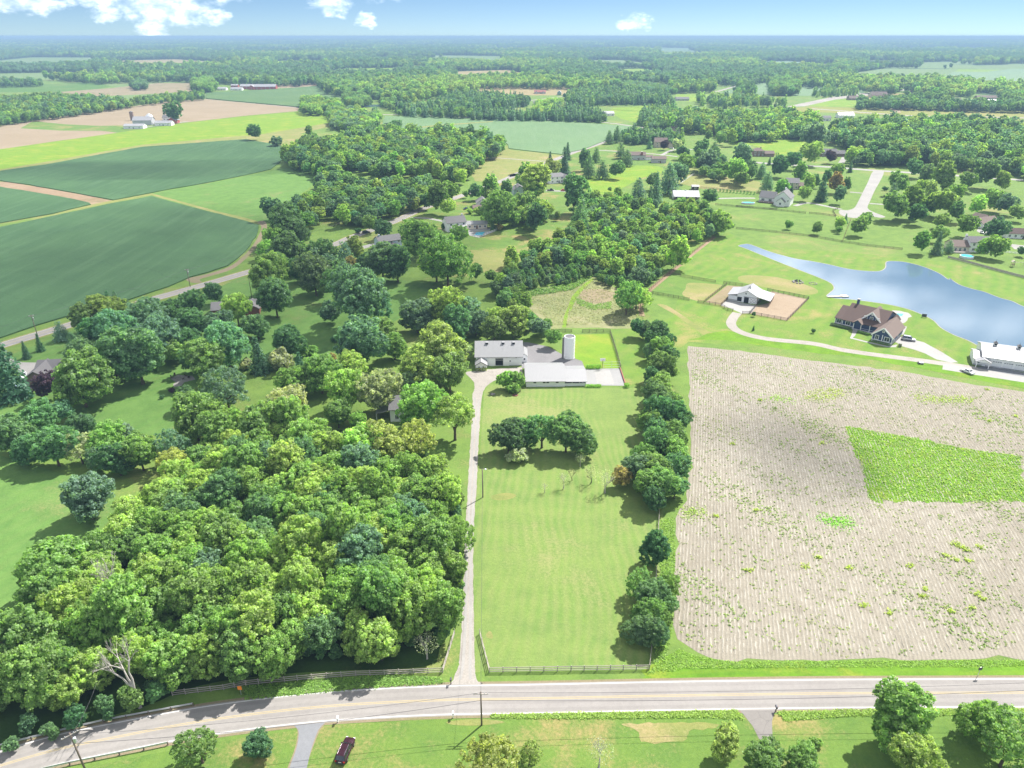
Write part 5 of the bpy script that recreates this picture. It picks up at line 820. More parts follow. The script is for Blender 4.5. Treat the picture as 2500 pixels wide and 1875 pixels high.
# ------------------------------------------------------------------ building kit (local frame: x along the front, y away, z up)
LAND = {}           # landmark phrase -> ground position, used to say which tree is which
class Bld:
    def __init__(s, name, label, cat, t, x, y, ang, mark=None, group=None):
        p = W(t, x, y) if isinstance(t, str) else np.array([x, y, 0.0])
        s.r = empty(name, (p[0], p[1], 0), R_(ang), label, cat, group)
        if mark: LAND[mark] = p[:2].copy()
    def part(s, name, mb, mat, parent=None): return mb.build(name, mat, parent or s.r)
    def box(s, name, x0, x1, y0, y1, z0, z1, mat, parent=None): return s.part(name, MB().box(x0, x1, y0, y1, z0, z1), mat, parent)
    def vol(s, x0, x1, y0, y1, eave, rise, axis, wm, rm, over=.4, z0=0.0, hip=False, trim=None):
        m = MB(); xm, ym = (x0 + x1) / 2, (y0 + y1) / 2; top = eave + (0 if hip else rise)
        if axis == 'x':
            m.poly([(x0, y0, z0), (x1, y0, z0), (x1, y0, eave), (x0, y0, eave)]); m.poly([(x1, y1, z0), (x0, y1, z0), (x0, y1, eave), (x1, y1, eave)])
            for x in (x0, x1): m.poly([(x, y0, z0), (x, y1, z0), (x, y1, eave), (x, ym, top), (x, y0, eave)])
        else:
            m.poly([(x0, y0, z0), (x0, y1, z0), (x0, y1, eave), (x0, y0, eave)]); m.poly([(x1, y1, z0), (x1, y0, z0), (x1, y0, eave), (x1, y1, eave)])
            for y in (y0, y1): m.poly([(x0, y, z0), (x1, y, z0), (x1, y, eave), (xm, y, top), (x0, y, eave)])
        w = s.part('wall', m, wm); r = MB(); th = .16
        if hip:
            k_ = min(x1 - x0, y1 - y0) / 2; a, b, c, d = x0 - over, x1 + over, y0 - over, y1 + over; e = eave - over * rise / k_ + .04; z = eave + rise + .04
            if axis == 'x': p, q = (x0 + k_, ym, z), (x1 - k_, ym, z)
            else: p, q = (xm, y0 + k_, z), (xm, y1 - k_, z)
            A, B, C_, D = (a, c, e), (b, c, e), (b, d, e), (a, d, e)
            if axis == 'x': [r.poly(f) for f in ((A, B, q, p), (B, C_, q), (C_, D, p, q), (D, A, p))]
            else: [r.poly(f) for f in ((A, B, p), (B, C_, q, p), (C_, D, q), (D, A, p, q))]
            r.poly([A, D, C_, B])
        else:
            hw = ((y1 - y0) if axis == 'x' else (x1 - x0)) / 2; sl = rise / hw; e = eave - over * sl + .03; z = eave + rise + .03
            for sg in (-1, 1):
                if axis == 'x':
                    ya = ym + sg * (hw + over); f = [(x0 - over, ya, e), (x1 + over, ya, e), (x1 + over, ym, z), (x0 - over, ym, z)]
                else:
                    xa = xm + sg * (hw + over); f = [(xa, y0 - over, e), (xa, y1 + over, e), (xm, y1 + over, z), (xm, y0 - over, z)]
                r.hexa([(*q[:2], q[2]) for q in f] + [(*q[:2], q[2] + th) for q in f])
        rf = s.part('roof', r, rm)
        if trim:
            tb = MB()
            for (cx, cy) in ((x0, y0), (x1, y0), (x1, y1), (x0, y1)): tb.box(cx - .07, cx + .07, cy - .07, cy + .07, z0, eave)
            s.part('corner_trim', tb, trim)
        return w, rf
    def shed(s, x0, x1, y0, y1, za, zb, rm, axis='x', th=.15, name='roof'):
        """single slope roof, za at the low coordinate of axis, zb at the high one"""
        f = [(x0, y0, za), (x1, y0, zb if axis == 'x' else za), (x1, y1, zb), (x0, y1, za if axis == 'x' else zb)]
        return s.part(name, MB().hexa(f + [(a, b, c + th) for a, b, c in f]), rm)
    def plate(s, name, face, at, a, z, w, h, mat, d=.05, parent=None):
        m = MB()
        if face in 'FB': sg = -1 if face == 'F' else 1; m.box(a - w / 2, a + w / 2, min(at, at + sg * d), max(at, at + sg * d), z - h / 2, z + h / 2)
        else: sg = -1 if face == 'L' else 1; m.box(min(at, at + sg * d), max(at, at + sg * d), a - w / 2, a + w / 2, z - h / 2, z + h / 2)
        return s.part(name, m, mat, parent)
    def win(s, face, at, a, z, w=1.0, h=1.3, mull=1, frame='white_trim'):
        m = MB(); t = .15; sg = -1 if face in 'FL' else 1
        def bar(u0, u1, v0, v1, d=.07):
            lo, hi_ = min(at, at + sg * d), max(at, at + sg * d)
            if face in 'FB': m.box(u0, u1, lo, hi_, v0, v1)
            else: m.box(lo, hi_, u0, u1, v0, v1)
        bar(a - w / 2 - t, a - w / 2, z - h / 2 - t, z + h / 2 + t); bar(a + w / 2, a + w / 2 + t, z - h / 2 - t, z + h / 2 + t)
        bar(a - w / 2, a + w / 2, z + h / 2, z + h / 2 + t); bar(a - w / 2, a + w / 2, z - h / 2 - t, z - h / 2)
        for k_ in range(mull): x = a - w / 2 + w * (k_ + 1) / (mull + 1); bar(x - .035, x + .035, z - h / 2, z + h / 2, .06)
        f = s.part('window', m, frame); s.plate('pane', face, at, a, z, w, h, 'glass', .03, f); return f
    def door(s, face, at, a, w=1.0, h=2.1, mat='door_brown', z0=0.0, name='door'):
        d = s.plate(name, face, at, a, z0 + h / 2, w, h, mat, .06)
        k_ = MB(); sg = -1 if face in 'FL' else 1
        if face in 'FB': k_.box(a + w * .36, a + w * .42, at + sg * .06, at + sg * .12, z0 + 1.0, z0 + 1.1)
        else: k_.box(at + sg * .06, at + sg * .12, a + w * .36, a + w * .42, z0 + 1.0, z0 + 1.1)
        if name == 'door': s.part('handle', k_, 'chrome', d)
        return d
    def garage(s, face, at, a, w=2.7, h=2.3, mat='garage_door'):
        d = s.plate('garage_door', face, at, a, h / 2, w, h, mat, .05)
        m = MB()
        for k_ in range(4):
            x = a - w / 2 + w * (k_ + .5) / 4; sg = -1 if face in 'FL' else 1; lo, hi_ = sorted((at + sg * .05, at + sg * .07))
            if face in 'FB': m.box(x - w * .09, x + w * .09, lo, hi_, h - .5, h - .25)
            else: m.box(lo, hi_, x - w * .09, x + w * .09, h - .5, h - .25)
        s.part('pane', m, 'glass', d); return d
    def chimney(s, x, y, z0, z1, w=.7, mat='brick_red'):
        c = s.box('chimney', x - w / 2, x + w / 2, y - w / 2, y + w / 2, z0, z1, mat); s.box('chimney_cap', x - w / 2 - .08, x + w / 2 + .08, y - w / 2 - .08, y + w / 2 + .08, z1, z1 + .12, 'stone_base', c)
    def posts(s, pts, z0, z1, w=.16, mat='white_trim'):
        for x, y in pts: s.box('post', x - w / 2, x + w / 2, y - w / 2, y + w / 2, z0, z1, mat)

# main white barn
b = Bld('barn', 'large white barn with grey roof and dark open doorway beside the silo', 'barn', 'l', 250, 577, 1.2, 'the large white barn')
b.vol(0, 16.3, 0, 11.5, 3.6, 3.45, 'x', 'white_barn', 'roof_metal', .45)
b.plate('painted_doorway', 'F', 0, 8.25, 1.45, 2.7, 2.9, 'painted_void', .03)  # dark plate on the solid wall, painted for the unlit interior
fr = MB(); fr.box(6.75, 6.9, -.1, 0, 0, 3.05).box(9.6, 9.75, -.1, 0, 0, 3.05).box(6.75, 9.75, -.1, 0, 2.9, 3.05).box(6.9, 9.6, -.08, -.04, 2.2, 2.3); b.part('door_frame', fr, 'white_trim')
b.door('F', -.02, 5.7, 2.0, 3.0, 'white_trim', name='sliding_door'); b.door('F', -.02, 10.8, 2.0, 3.0, 'white_trim', name='sliding_door'); b.box('door_rail', 4.6, 12.0, -.14, -.08, 3.06, 3.16, 'galvanised')
b.win('F', 0, 12.1, 1.8, .5, .5, 0, 'white_barn'); b.plate('vent', 'F', 0, 14.2, 3.15, .35, .3, 'painted_void', .03)
for x in (3.9, 9.7, 13.4):
    v = b.box('roof_vent', x - .5, x + .5, 4.3, 5.75, 6.0, 7.1, 'roof_metal'); b.box('louvre', x - .42, x + .42, 4.27, 4.3, 6.45, 6.95, 'painted_void', v)
b.vol(16.32, 18.3, 3.0, 9.5, 2.3, .8, 'y', 'white_barn', 'roof_metal', .2); b.win('F', 3.0, 17.3, 1.2, .6, .8, 0)
b.box('foundation', -.06, 16.36, -.06, 11.56, 0, .25, 'stone_base')
b = Bld('shed', 'little white shed with dark gable roof in front of the barn', 'shed', 'l', 247, 622, 2, 'the little white shed')
b.vol(0, 3.9, 0, 4.2, 2.0, 1.2, 'y', 'white_wall', 'roof_metal', .22); fas = MB()
for sg in (-1, 1): fas.beam((1.95 + sg * 2.2, -.26, 1.93), (1.95, -.26, 3.32), .06, .22)
b.part('fascia', fas, 'roof_dark'); b.win('F', 0, 1.2, 1.3, .55, .6); b.win('F', 0, 2.7, 1.3, .55, .6); b.door('R', 3.9, 2.0, .9, 1.9, 'white_trim')
# long white building with the open shed at its end
b = Bld('long_barn', 'long low white building with pale metal roof and open end bay beside the sports court', 'barn', 'l', 742, 783, 1.0, 'the long low white building')
b.vol(0, 12.9, 0, 14.5, 2.05, 2.5, 'x', 'white_barn', 'roof_metal', .35)
for x in (2.9, 6.0, 7.2, 10.3): b.win('F', 0, x, 1.72, .62, .34, 0, 'wood_dark')
b.box('low_wall', 12.9, 20.0, .45, .6, 0, 1.0, 'white_barn'); b.box('back_wall', 12.9, 20.0, 12.4, 12.55, 0, 1.6, 'white_barn'); b.box('end_wall', 19.9, 20.0, .62, 12.38, 0, 1.0, 'white_barn')
b.posts([(15.4, .52), (17.8, .52), (19.93, .52), (19.93, 6.4), (15.4, 12.5), (17.8, 12.5)], 1.0, 1.62)
br_ = MB()
for x in (15.4, 17.8):
    for sg in (-1, 1): br_.beam((x, .52, 1.25), (x + sg * .5, .52, 1.62), .08, .08)
b.part('brace', br_, 'white_trim'); rr_ = MB()
for sg, ya in ((-1, .1), (1, 12.9)):
    f = [(12.95, ya, 1.6), (20.4, ya, 1.6), (20.4, 6.5, 3.3), (12.95, 6.5, 3.3)]; rr_.hexa(f + [(p_, q_, z_ + .14) for p_, q_, z_ in f])
b.part('roof', rr_, 'roof_metal'); b.part('gable', MB().poly([(19.95, .6, 1.6), (19.95, 12.4, 1.6), (19.95, 6.5, 3.2)]), 'white_barn'); b.box('floor', 12.9, 19.9, .6, 12.4, .05, .1, 'asphalt_drive')
# silo
b = Bld('silo', 'white cylindrical silo with a dark open top', 'silo', 'l', 1162, 497, 0, 'the white silo')
b.part('wall', MB().lathe([(2.0, 0), (2.0, 8.3), (1.9, 8.5), (1.78, 8.5), (1.78, 8.1), (.05, 8.1)], 40), 'silo_white'); b.part('top_cover', MB().lathe([(1.74, 8.11), (1.0, 8.25), (.05, 8.3)], 32), 'roof_dark')
for z in (1.4, 2.8, 4.2, 5.6, 7.0): b.part('hoop', MB().lathe([(2.0, z), (2.03, z + .02), (2.03, z + .06), (2.0, z + .08)], 40), 'silo_white')
b.box('shade_box', -2.55, -1.9, -.35, .35, 0, 8.0, 'roof_grey'); b.part('footing', MB().lathe([(2.25, 0), (2.25, .2), (2.0, .25)], 32), 'concrete_court')  # grey box added for the shade on the silo's left side
# farmhouse half hidden in the trees
b = Bld('farmhouse', 'white farmhouse half hidden by trees beside the drive', 'house', 'k', 1120, 1215, 2, 'the half hidden white farmhouse')
b.vol(0, 9, 0, 8, 4.2, 2.6, 'x', 'white_wall', 'roof_grey'); b.vol(9, 16, 1, 8, 3.0, 2.0, 'x', 'white_wall', 'roof_grey'); b.win('F', 0, 2, 1.6); b.win('F', 0, 4.5, 1.6); b.win('F', 0, 2, 3.4, 1, 1); b.win('F', 0, 6.8, 1.6); b.win('F', 1, 11, 1.6); b.win('F', 1, 14, 1.6); b.chimney(4, 5, 5.5, 7.8); b.shed(-4.5, 0, 1, 9, 2.2, 3.2, 'roof_metal'); b.posts([(-4.3, 1.2), (-4.3, 8.8)], 0, 2.2)
# the dark blue house
b = Bld('blue_house', 'large dark blue house with brown roof and white framed gables by the pond', 'house', 'v1', 270, 680, -41, 'the dark blue house')
b.vol(0, 2.9, .3, 16.5, 3.0, 2.9, 'x', 'blue_wall', 'roof_brown', .45); b.vol(2.9, 17.5, 0, 19.6, 3.0, 4.1, 'x', 'blue_wall', 'roof_brown', .5)
b.vol(8.5, 16.6, 2.9, 12.0, 3.6, 3.8, 'y', 'blue_wall', 'roof_tan', .55, 3.0); b.vol(16.7, 23.7, -8.2, 7.0, 3.1, 3.0, 'y', 'blue_wall', 'roof_tan', .5)  # tan roof parts of this house paint sunlight onto its brown roof
for x0, x1, y0 in ((-.05, 2.9, .25), (2.9, 7.2, -.05), (16.65, 23.75, -8.25)): b.box('stone_base', x0, x1, y0, y0 + .3, 0, .85, 'stone_base')
b.box('stone_base', 23.6, 23.76, -8.0, 6.9, 0, .85, 'stone_base')
fs = MB()
for xa, xb, ya, z0_, z1_ in ((8.0, 17.1, 2.32, 3.15, 7.42), (16.25, 24.15, -8.72, 2.72, 6.14)):
    xm = (xa + xb) / 2
    for q in (xa, xb): fs.beam((q, ya, z0_), (xm, ya, z1_), .12, .48)
b.part('gable_trim', fs, 'white_trim'); cm_ = MB()
for x, y, h_ in ((0, .28, 3), (2.9, -.02, 3), (7.2, -.02, 3), (16.68, -8.22, 3.1), (23.72, -8.22, 3.1), (20.2, -8.24, 3.3)): cm_.box(x - .12, x + .12, y - .06, y + .06, .85, h_)
cm_.box(0, 7.2, -.08, .0, .82, .98).box(16.7, 23.7, -8.3, -8.2, .82, .98).box(8.6, 16.5, 2.8, 2.9, 3.45, 3.6); b.part('corner_trim', cm_, 'white_trim')
for x in (1.45,): b.win('F', .3, x, 1.85, 1.6, 1.5, 1)
b.win('F', 0, 5.0, 1.85, 1.6, 1.5, 1)
for x in (10.3, 12.5, 14.7): b.win('F', 2.9, x, 4.75, .95, 1.25, 1)
b.part('round_window', MB().tube([(12.55, 2.9, 6.35), (12.55, 2.82, 6.35)], .42, 16), 'white_trim'); b.win('F', -8.2, 18.3, 1.95, 1.1, 1.5); b.win('F', -8.2, 21.9, 1.95, 1.7, 1.5, 1); b.win('F', -8.2, 20.2, 4.7, .5, .55, 1)
b.win('F', 2.9, 12.0, 1.8, 1.2, 1.3); b.win('F', 2.9, 14.6, 1.8, 1.6, 1.3, 2); b.win('R', 23.7, -5, 1.9); b.win('R', 23.7, 0, 1.9); b.win('L', 0, 5, 1.9); b.win('L', 0, 11, 1.9)
b.door('F', 2.9, 8.9, 1.1, 2.2, 'door_brown'); b.box('porch_floor', 7.3, 16.6, -.9, 2.9, 0, .35, 'stone_base'); b.shed(7.2, 16.65, -.1, 2.9, 3.02, 3.5, 'roof_tan', 'y', name='porch_roof'); b.posts([(7.4, -.7), (10.2, -.7), (13.4, -.5), (16.4, -.5)], .35, 3.0, .24)
b.vol(7.2, 10.4, -1.3, 1.5, 3.1, 1.3, 'y', 'blue_wall', 'roof_tan', .35, 3.0); b.part('porch_rail', MB().box(10.3, 16.4, -.55, -.48, 1.15, 1.22).box(10.3, 16.4, -.55, -.48, .55, .6), 'white_trim'); b.chimney(4.6, 10.2, 6.4, 9.2, .9, 'blue_wall')
b.vol(17.5, 20, 4, 16, 2.8, 1.6, 'y', 'blue_wall', 'roof_brown', .3)
# white three door garage
b = Bld('garage', 'long white garage with three big doors and two roof cupolas', 'garage', 'v3', 880, 1040, -24, 'the long white garage')
b.vol(2.5, 26, 1.0, 15.8, 3.6, 2.1, 'x', 'white_wall', 'roof_metal_white', .45); b.vol(0, 2.5, 1.0, 10.2, 2.5, 1.2, 'x', 'white_wall', 'roof_metal_white', .35)
for x in (7.0, 10.4, 13.8, 17.2, 20.6): b.garage('F', 1.0, x, 2.8, 2.6)
b.vol(.4, 4.6, -1.4, 1.0, 2.4, 1.0, 'y', 'white_wall', 'roof_metal_white', .35, 2.2); b.posts([(.6, -1.2), (4.4, -1.2)], 0, 2.4, .22); b.door('F', 1.0, 3.2, 1.0, 2.1, 'white_trim'); b.win('F', 1.0, 1.4, 1.5, .8, 1.1); b.box('stone_base', 0, 26.04, .95, 1.1, 0, .5, 'stone_base')
for x in (6.4, 13.6):
    c = b.box('cupola', x - .55, x + .55, 7.85, 8.95, 5.4, 6.6, 'white_trim'); b.part('cupola_roof', MB().hexa([(x - .75, 7.65, 6.6), (x + .75, 7.65, 6.6), (x + .75, 9.15, 6.6), (x - .75, 9.15, 6.6), (x - .05, 8.35, 7.4), (x + .05, 8.35, 7.4), (x + .05, 8.45, 7.4), (x - .05, 8.45, 7.4)]), 'roof_grey', c); b.box('louvre', x - .4, x + .4, 7.82, 7.85, 5.9, 6.45, 'painted_void', c); b.box('finial', x - .03, x + .03, 8.37, 8.43, 7.4, 8.1, 'metal_dark', c)
# white horse barn
b = Bld('horse_barn', 'white horse barn with crossed door and wide side roofs inside dark fences', 'barn', 'v2', 1065, 407, -28, 'the white horse barn')
b.vol(3.8, 12.2, 0, 10.8, 3.4, 2.2, 'y', 'white_barn', 'roof_metal_white', .4); b.box('side_wall', 0, 3.75, .05, 10.7, 0, 2.55, 'white_barn'); b.shed(-.4, 3.75, -.35, 11.1, 2.62, 3.4, 'roof_metal_white'); b.box('stone_base', -.05, 3.9, 0, .04, 0, .8, 'stone_base')
b.shed(12.25, 17.9, -.35, 11.1, 3.42, 2.35, 'roof_metal_white'); b.posts([(17.6, .1), (17.6, 3.6), (17.6, 7.2), (17.6, 10.7)], 0, 2.4, .18, 'wood_brown')
for a, w, h_ in ((4.9, 1.9, 2.0), (7.85, 2.0, 2.6)): b.plate('painted_doorway', 'F', 0, a, h_ / 2 + (.35 if w < 1.95 else 0), w, h_, 'painted_void', .04)  # black plates paint the darkness inside both doorways
d = b.plate('sliding_door', 'F', 0, 10.6, 1.35, 2.9, 2.7, 'white_trim', .1); x_ = MB()
for (xa, za, xb, zb) in ((9.25, .1, 10.6, 1.3), (9.25, 1.3, 10.6, .1), (10.6, .1, 11.95, 1.3), (10.6, 1.3, 11.95, .1), (9.25, 1.4, 10.6, 2.6), (9.25, 2.6, 10.6, 1.4), (10.6, 1.4, 11.95, 2.6), (10.6, 2.6, 11.95, 1.4)): x_.beam((xa, -.12, za), (xb, -.12, zb), .04, .1)
b.part('cross_brace', x_, 'wood_grey', d); b.box('door_rail', 6.6, 12.2, -.16, -.1, 2.75, 2.85, 'metal_dark'); b.win('F', 0, 7.4, 4.2, .6, .7); c = b.box('cupola', 7.5, 8.5, 3.6, 4.6, 5.2, 6.1, 'white_trim'); b.part('cupola_roof', MB().hexa([(7.3, 3.4, 6.1), (8.7, 3.4, 6.1), (8.7, 4.8, 6.1), (7.3, 4.8, 6.1), (7.95, 4.05, 6.7), (8.05, 4.05, 6.7), (8.05, 4.15, 6.7), (7.95, 4.15, 6.7)]), 'roof_metal_white', c)

def house(name, label, t, x, y, ang, L, D, eave, rise, axis, wm, rm, cat='house', nw=3, ch=None, ext=None, hip=False, mark=None, door=True):
    b = Bld(name, label, cat, t, x, y, ang, mark); b.vol(0, L, 0, D, eave, rise, axis, wm, rm, .4, 0, hip)
    for st in range(2 if eave > 4.4 else 1):
        for k_ in range(nw):
            a = L * (k_ + .6) / nw if nw > 1 else L / 2
            b.win('F', 0, a, 1.5 + 2.6 * st, 1.1, 1.2)
    if door and nw: b.door('F', 0, L * .5 + (.0 if nw % 2 == 0 else 1.4), 1.0, 2.1, 'door_brown' if 'white' not in wm else 'metal_dark')
    if axis == 'y' and eave > 4: b.win('L', 0, D * .35, 1.6); b.win('L', 0, D * .7, 1.6)
    else: b.win('L', 0, D * .5, 1.6); b.win('R', L, D * .5, 1.6)
    if ch: b.chimney(ch[0], ch[1], eave, eave + rise + ch[2], ch[3] if len(ch) > 3 else .8, ch[4] if len(ch) > 4 else 'brick_red')
    for e in ext or []:
        b.vol(*e[:9], .35)
    return b
h_ = house('house', 'brown brick ranch house with dark grey roof behind a big maple and a pickup', 'v7', 390, 575, 8, 26, 10.5, 2.7, 2.6, 'x', 'brick_brown', 'roof_dark', ext=[(-1.5, 6.5, -4.5, 6, 2.7, 2.6, 'y', 'brick_brown', 'roof_dark')], mark='the brown ranch house', ch=(17, 6, .8))
h_.garage('L', -1.5, .5, 3.6, 2.2)
house('house', 'red brick house with pale grey roof among trees beside the winding road', 'j', 1640, 232, 14, 19, 8.5, 2.8, 2.0, 'x', 'brick_red', 'roof_grey', ext=[(13, 19, -2.5, 6, 2.8, 1.8, 'y', 'brick_red', 'roof_grey')], mark='the red brick house', ch=(13, 5, .8))
b = house('house', 'pale blue two storey house with grey roof near the winding road', 'v6', 250, 962, 30, 13, 8, 4.8, 2.2, 'x', 'pale_blue_wall', 'roof_grey', ch=(1.5, 4, .9, .9, 'pale_blue_wall'), mark='the pale blue house', ext=[(6, 9.5, -2.5, 2, 2.6, 1.2, 'y', 'white_wall', 'roof_grey')])
b.box('deck', 9.6, 14, -3, 0, 0, .5, 'mulch')
house('house', 'white two storey house beside the turquoise pool', 'v6', 1120, 722, 24, 12, 9, 5.3, 2.8, 'x', 'white_wall', 'roof_grey', ch=(11.2, 5, 1.0, .8, 'white_wall'), mark='the white house with the pool', ext=[(2, 11.6, -2.2, 1, 2.8, .8, 'x', 'white_wall', 'roof_metal_white')])
house('pool_house', 'low cream pool house with pale roof beside the turquoise pool', 'v6', 1365, 682, 6, 12.5, 7, 2.8, 1.3, 'x', 'cream_wall', 'roof_metal', nw=4, cat='house')
house('house', 'white gabled house with low tan wing and a dark car in front', 'v6', 1500, 440, 8, 8.5, 9, 4.8, 2.8, 'y', 'white_wall', 'roof_grey', nw=2, ext=[(-3, 5.5, -5, .5, 2.6, 1.3, 'x', 'tan_wall', 'roof_tan')], mark='the white house with the low tan wing')
house('house', 'grey blue gabled house with a tall chimney among trees', 'v6', 1972, 268, 10, 9, 10, 5.0, 2.8, 'y', 'pale_blue_wall', 'roof_dark', nw=2, ch=(1.2, -.5, 1.0, .9, 'grey_wall'), mark='the grey blue gabled house')
house('house', 'white two storey house with hipped grey roof and side terrace', 'w4', 130, 402, 22, 16, 9, 5.2, 2.2, 'x', 'white_wall', 'roof_grey', nw=4, hip=True, ch=(2, 1.0, .8, .8, 'white_trim'), mark='the white hipped roof house', ext=[(11, 16.5, -3, 3, 4.6, 2.0, 'y', 'white_wall', 'roof_grey')])
house('house', 'tan roofed house with a broad red brick chimney', 'w5', 365, 1010, -4, 15, 9, 4.4, 2.4, 'x', 'grey_wall', 'roof_tan', nw=3, ch=(11.5, .8, .6, 1.8), mark='the house with the broad brick chimney', ext=[(15.1, 22, .5, 8, 2.6, 1.4, 'x', 'white_wall', 'roof_tan')])
house('pole_barn', 'grey white pole barn with tan roof and bright gable end', 'w5', 915, 1085, -4, 13, 8.5, 3.6, 2.0, 'x', 'grey_wall', 'roof_tan', cat='barn', nw=1, mark='the grey white pole barn')
house('house', 'tall tan stone house behind the dark purple tree', 'w5', 985, 705, -3, 13, 10, 5.6, 3.6, 'x', 'tan_wall', 'roof_tan', nw=3, ch=(4, 6, 1.0), mark='the tall tan stone house', ext=[(13.1, 19, -1, 8, 2.8, 2.2, 'y', 'tan_wall', 'roof_tan')])
house('house', 'beige house with steep tan roof behind the dark trees', 'w5', 1440, 345, -8, 10.5, 10, 5.0, 4.0, 'y', 'beige_wall', 'roof_tan', nw=2, mark='the beige steep roofed house', ext=[(-5, 0, 1, 9, 4.0, 2.6, 'x', 'beige_wall', 'roof_tan')])
house('house', 'brown brick two storey house on the sunny lawn', 'w6', 872, 205, -4, 11, 9, 5.2, 2.4, 'x', 'brick_brown', 'roof_tan', nw=3, hip=True, ch=(8, 5, .8), mark='the brown brick two storey house', ext=[(11.1, 20, -1.5, 7, 2.8, 2.2, 'x', 'brick_brown', 'roof_tan')])
b = house('house', 'grey roofed house with two white dormers in front of the woods', 'w6', 1690, 208, -6, 15, 10, 2.8, 3.8, 'x', 'brick_brown', 'roof_grey', nw=4, mark='the house with two dormers', ext=[(15.1, 23, 1.5, 9, 2.7, 2.6, 'x', 'brick_brown', 'roof_grey')])
for x in (3.5, 8.5): b.vol(x - .9, x + .9, 1.2, 4.5, 4.6, .9, 'y', 'white_wall', 'roof_grey', .15, 3.2); b.win('F', 1.2, x, 4.2, .8, .8)
house('house', 'beige house with grey roof behind the white house with the oval pool', 'v4', 1010, 690, -12, 9, 9, 4.6, 2.8, 'x', 'beige_wall', 'roof_grey', nw=2, ext=[(9.1, 14.5, -.5, 7, 2.8, 1.8, 'x', 'brick_brown', 'roof_tan')], mark='the beige grey roofed house')
b = Bld('house', 'white house with steep gables and oval pool below the purple tree', 'house', 'v4', 445, 955, -30, 'the white house with the oval pool')
b.vol(0, 10.5, 0, 9, 3.3, 3.6, 'x', 'white_wall', 'roof_grey', .35); b.vol(11.5, 22, -7, 6, 5.4, 4.2, 'y', 'white_wall', 'roof_grey', .4); b.vol(13.5, 19, -9.6, -7, 3.2, 2.4, 'y', 'white_wall', 'roof_dark', .3); b.vol(10.5, 11.5, 1, 8, 2.8, 1.5, 'x', 'white_wall', 'roof_grey', .1)
for x in (2.6, 7.6): b.win('F', 0, x, 1.8, 2.0, 1.4, 2)
b.win('F', -9.6, 16.2, 2.0, 1.2, 1.4); b.win('F', -7, 20.6, 3.8, .7, 1.1); b.chimney(16.5, 1.5, 9.0, 11.0, 1.0, 'white_trim'); b.box('deck', .5, 10.5, -3.5, -.1, 0, .8, 'wood_dark'); b.posts([(.6, -3.4), (4, -3.4), (7.4, -3.4), (10.4, -3.4)], .8, 1.7, .12); b.part('deck_rail', MB().box(.5, 10.5, -3.45, -3.38, 1.6, 1.7), 'wood_dark')
for x in (3.2, 6.6): b.box('skylight', x - .35, x + .35, 2.2, 2.9, 4.35, 4.75, 'white_trim')
b = Bld('stable', 'long white metal roofed stable beyond the thicket', 'barn', 'f', 1342, 716, -4, 'the long white stable')
b.vol(0, 18, 2.5, 13, 3.0, 2.0, 'x', 'white_barn', 'roof_metal_white', .3); b.shed(-.2, 18.2, -1.2, 2.6, 2.2, 3.0, 'roof_metal_white', 'y'); b.posts([(.2, -.9), (3.7, -.9), (7.2, -.9), (10.7, -.9), (14.2, -.9), (17.7, -.9)], 0, 2.2, .2, 'wood_brown')
for x in (2, 5.4, 8.9, 12.4, 15.9): b.plate('painted_stall_gap', 'F', 2.5, x, 1.2, 1.4, 2.1, 'painted_void', .04)  # dark plates paint the shade inside the stalls
b.box('stall_wall', 0, 18, 2.3, 2.48, 0, .9, 'brick_brown'); b.box('roof_vent', 8.5, 9.5, 7.3, 8.2, 4.9, 5.4, 'galvanised')
house('outbuilding', 'small dark open shed behind the long white stable', 'f', 1475, 645, -4, 5, 4, 2.6, .8, 'x', 'wood_dark', 'roof_metal_white', cat='shed', nw=1, door=False)
b = Bld('house', 'cream house with brown roofs beside the round pool', 'house', 'v5', 875, 1045, -6, 'the cream house with the round pool')
b.vol(0, 9, 0, 9, 3.0, 2.4, 'x', 'cream_wall', 'roof_tan', .35); b.vol(9, 20, .3, 9, 5.4, 2.2, 'x', 'white_wall', 'roof_dark', .35)
b.win('F', 0, 2.0, 1.4, 1.2, 1.6); b.win('F', 0, 4.4, 1.4, 1.2, 1.6); b.win('F', 0, 6.8, 1.4, 1.2, 1.6); b.win('F', .3, 11.5, 1.6, 1.8, 1.2, 2); b.win('F', .3, 11, 4.3); b.win('F', .3, 14.5, 4.3); b.win('F', .3, 17.5, 4.3); b.win('F', .3, 17, 1.6); b.chimney(9, 6.5, 5.5, 8.2, .9, 'white_trim'); b.box('deck', -.5, 9, -3, -.1, 0, .7, 'wood_grey')
house('house', 'tan roofed house with a blue car on its parking pad', 'v5', 1425, 640, 24, 15, 9, 2.8, 2.8, 'x', 'white_wall', 'roof_tan', nw=3, mark='the tan roofed house with the blue car', ext=[(9, 17, 7, 15, 2.8, 2.8, 'y', 'white_wall', 'roof_tan')])
house('outbuilding', 'long white outbuilding with brown roof at the right edge', 'v5', 1835, 805, -9, 16, 8, 2.9, 2.2, 'x', 'white_wall', 'roof_brown', cat='barn', nw=5, mark='the long white outbuilding')
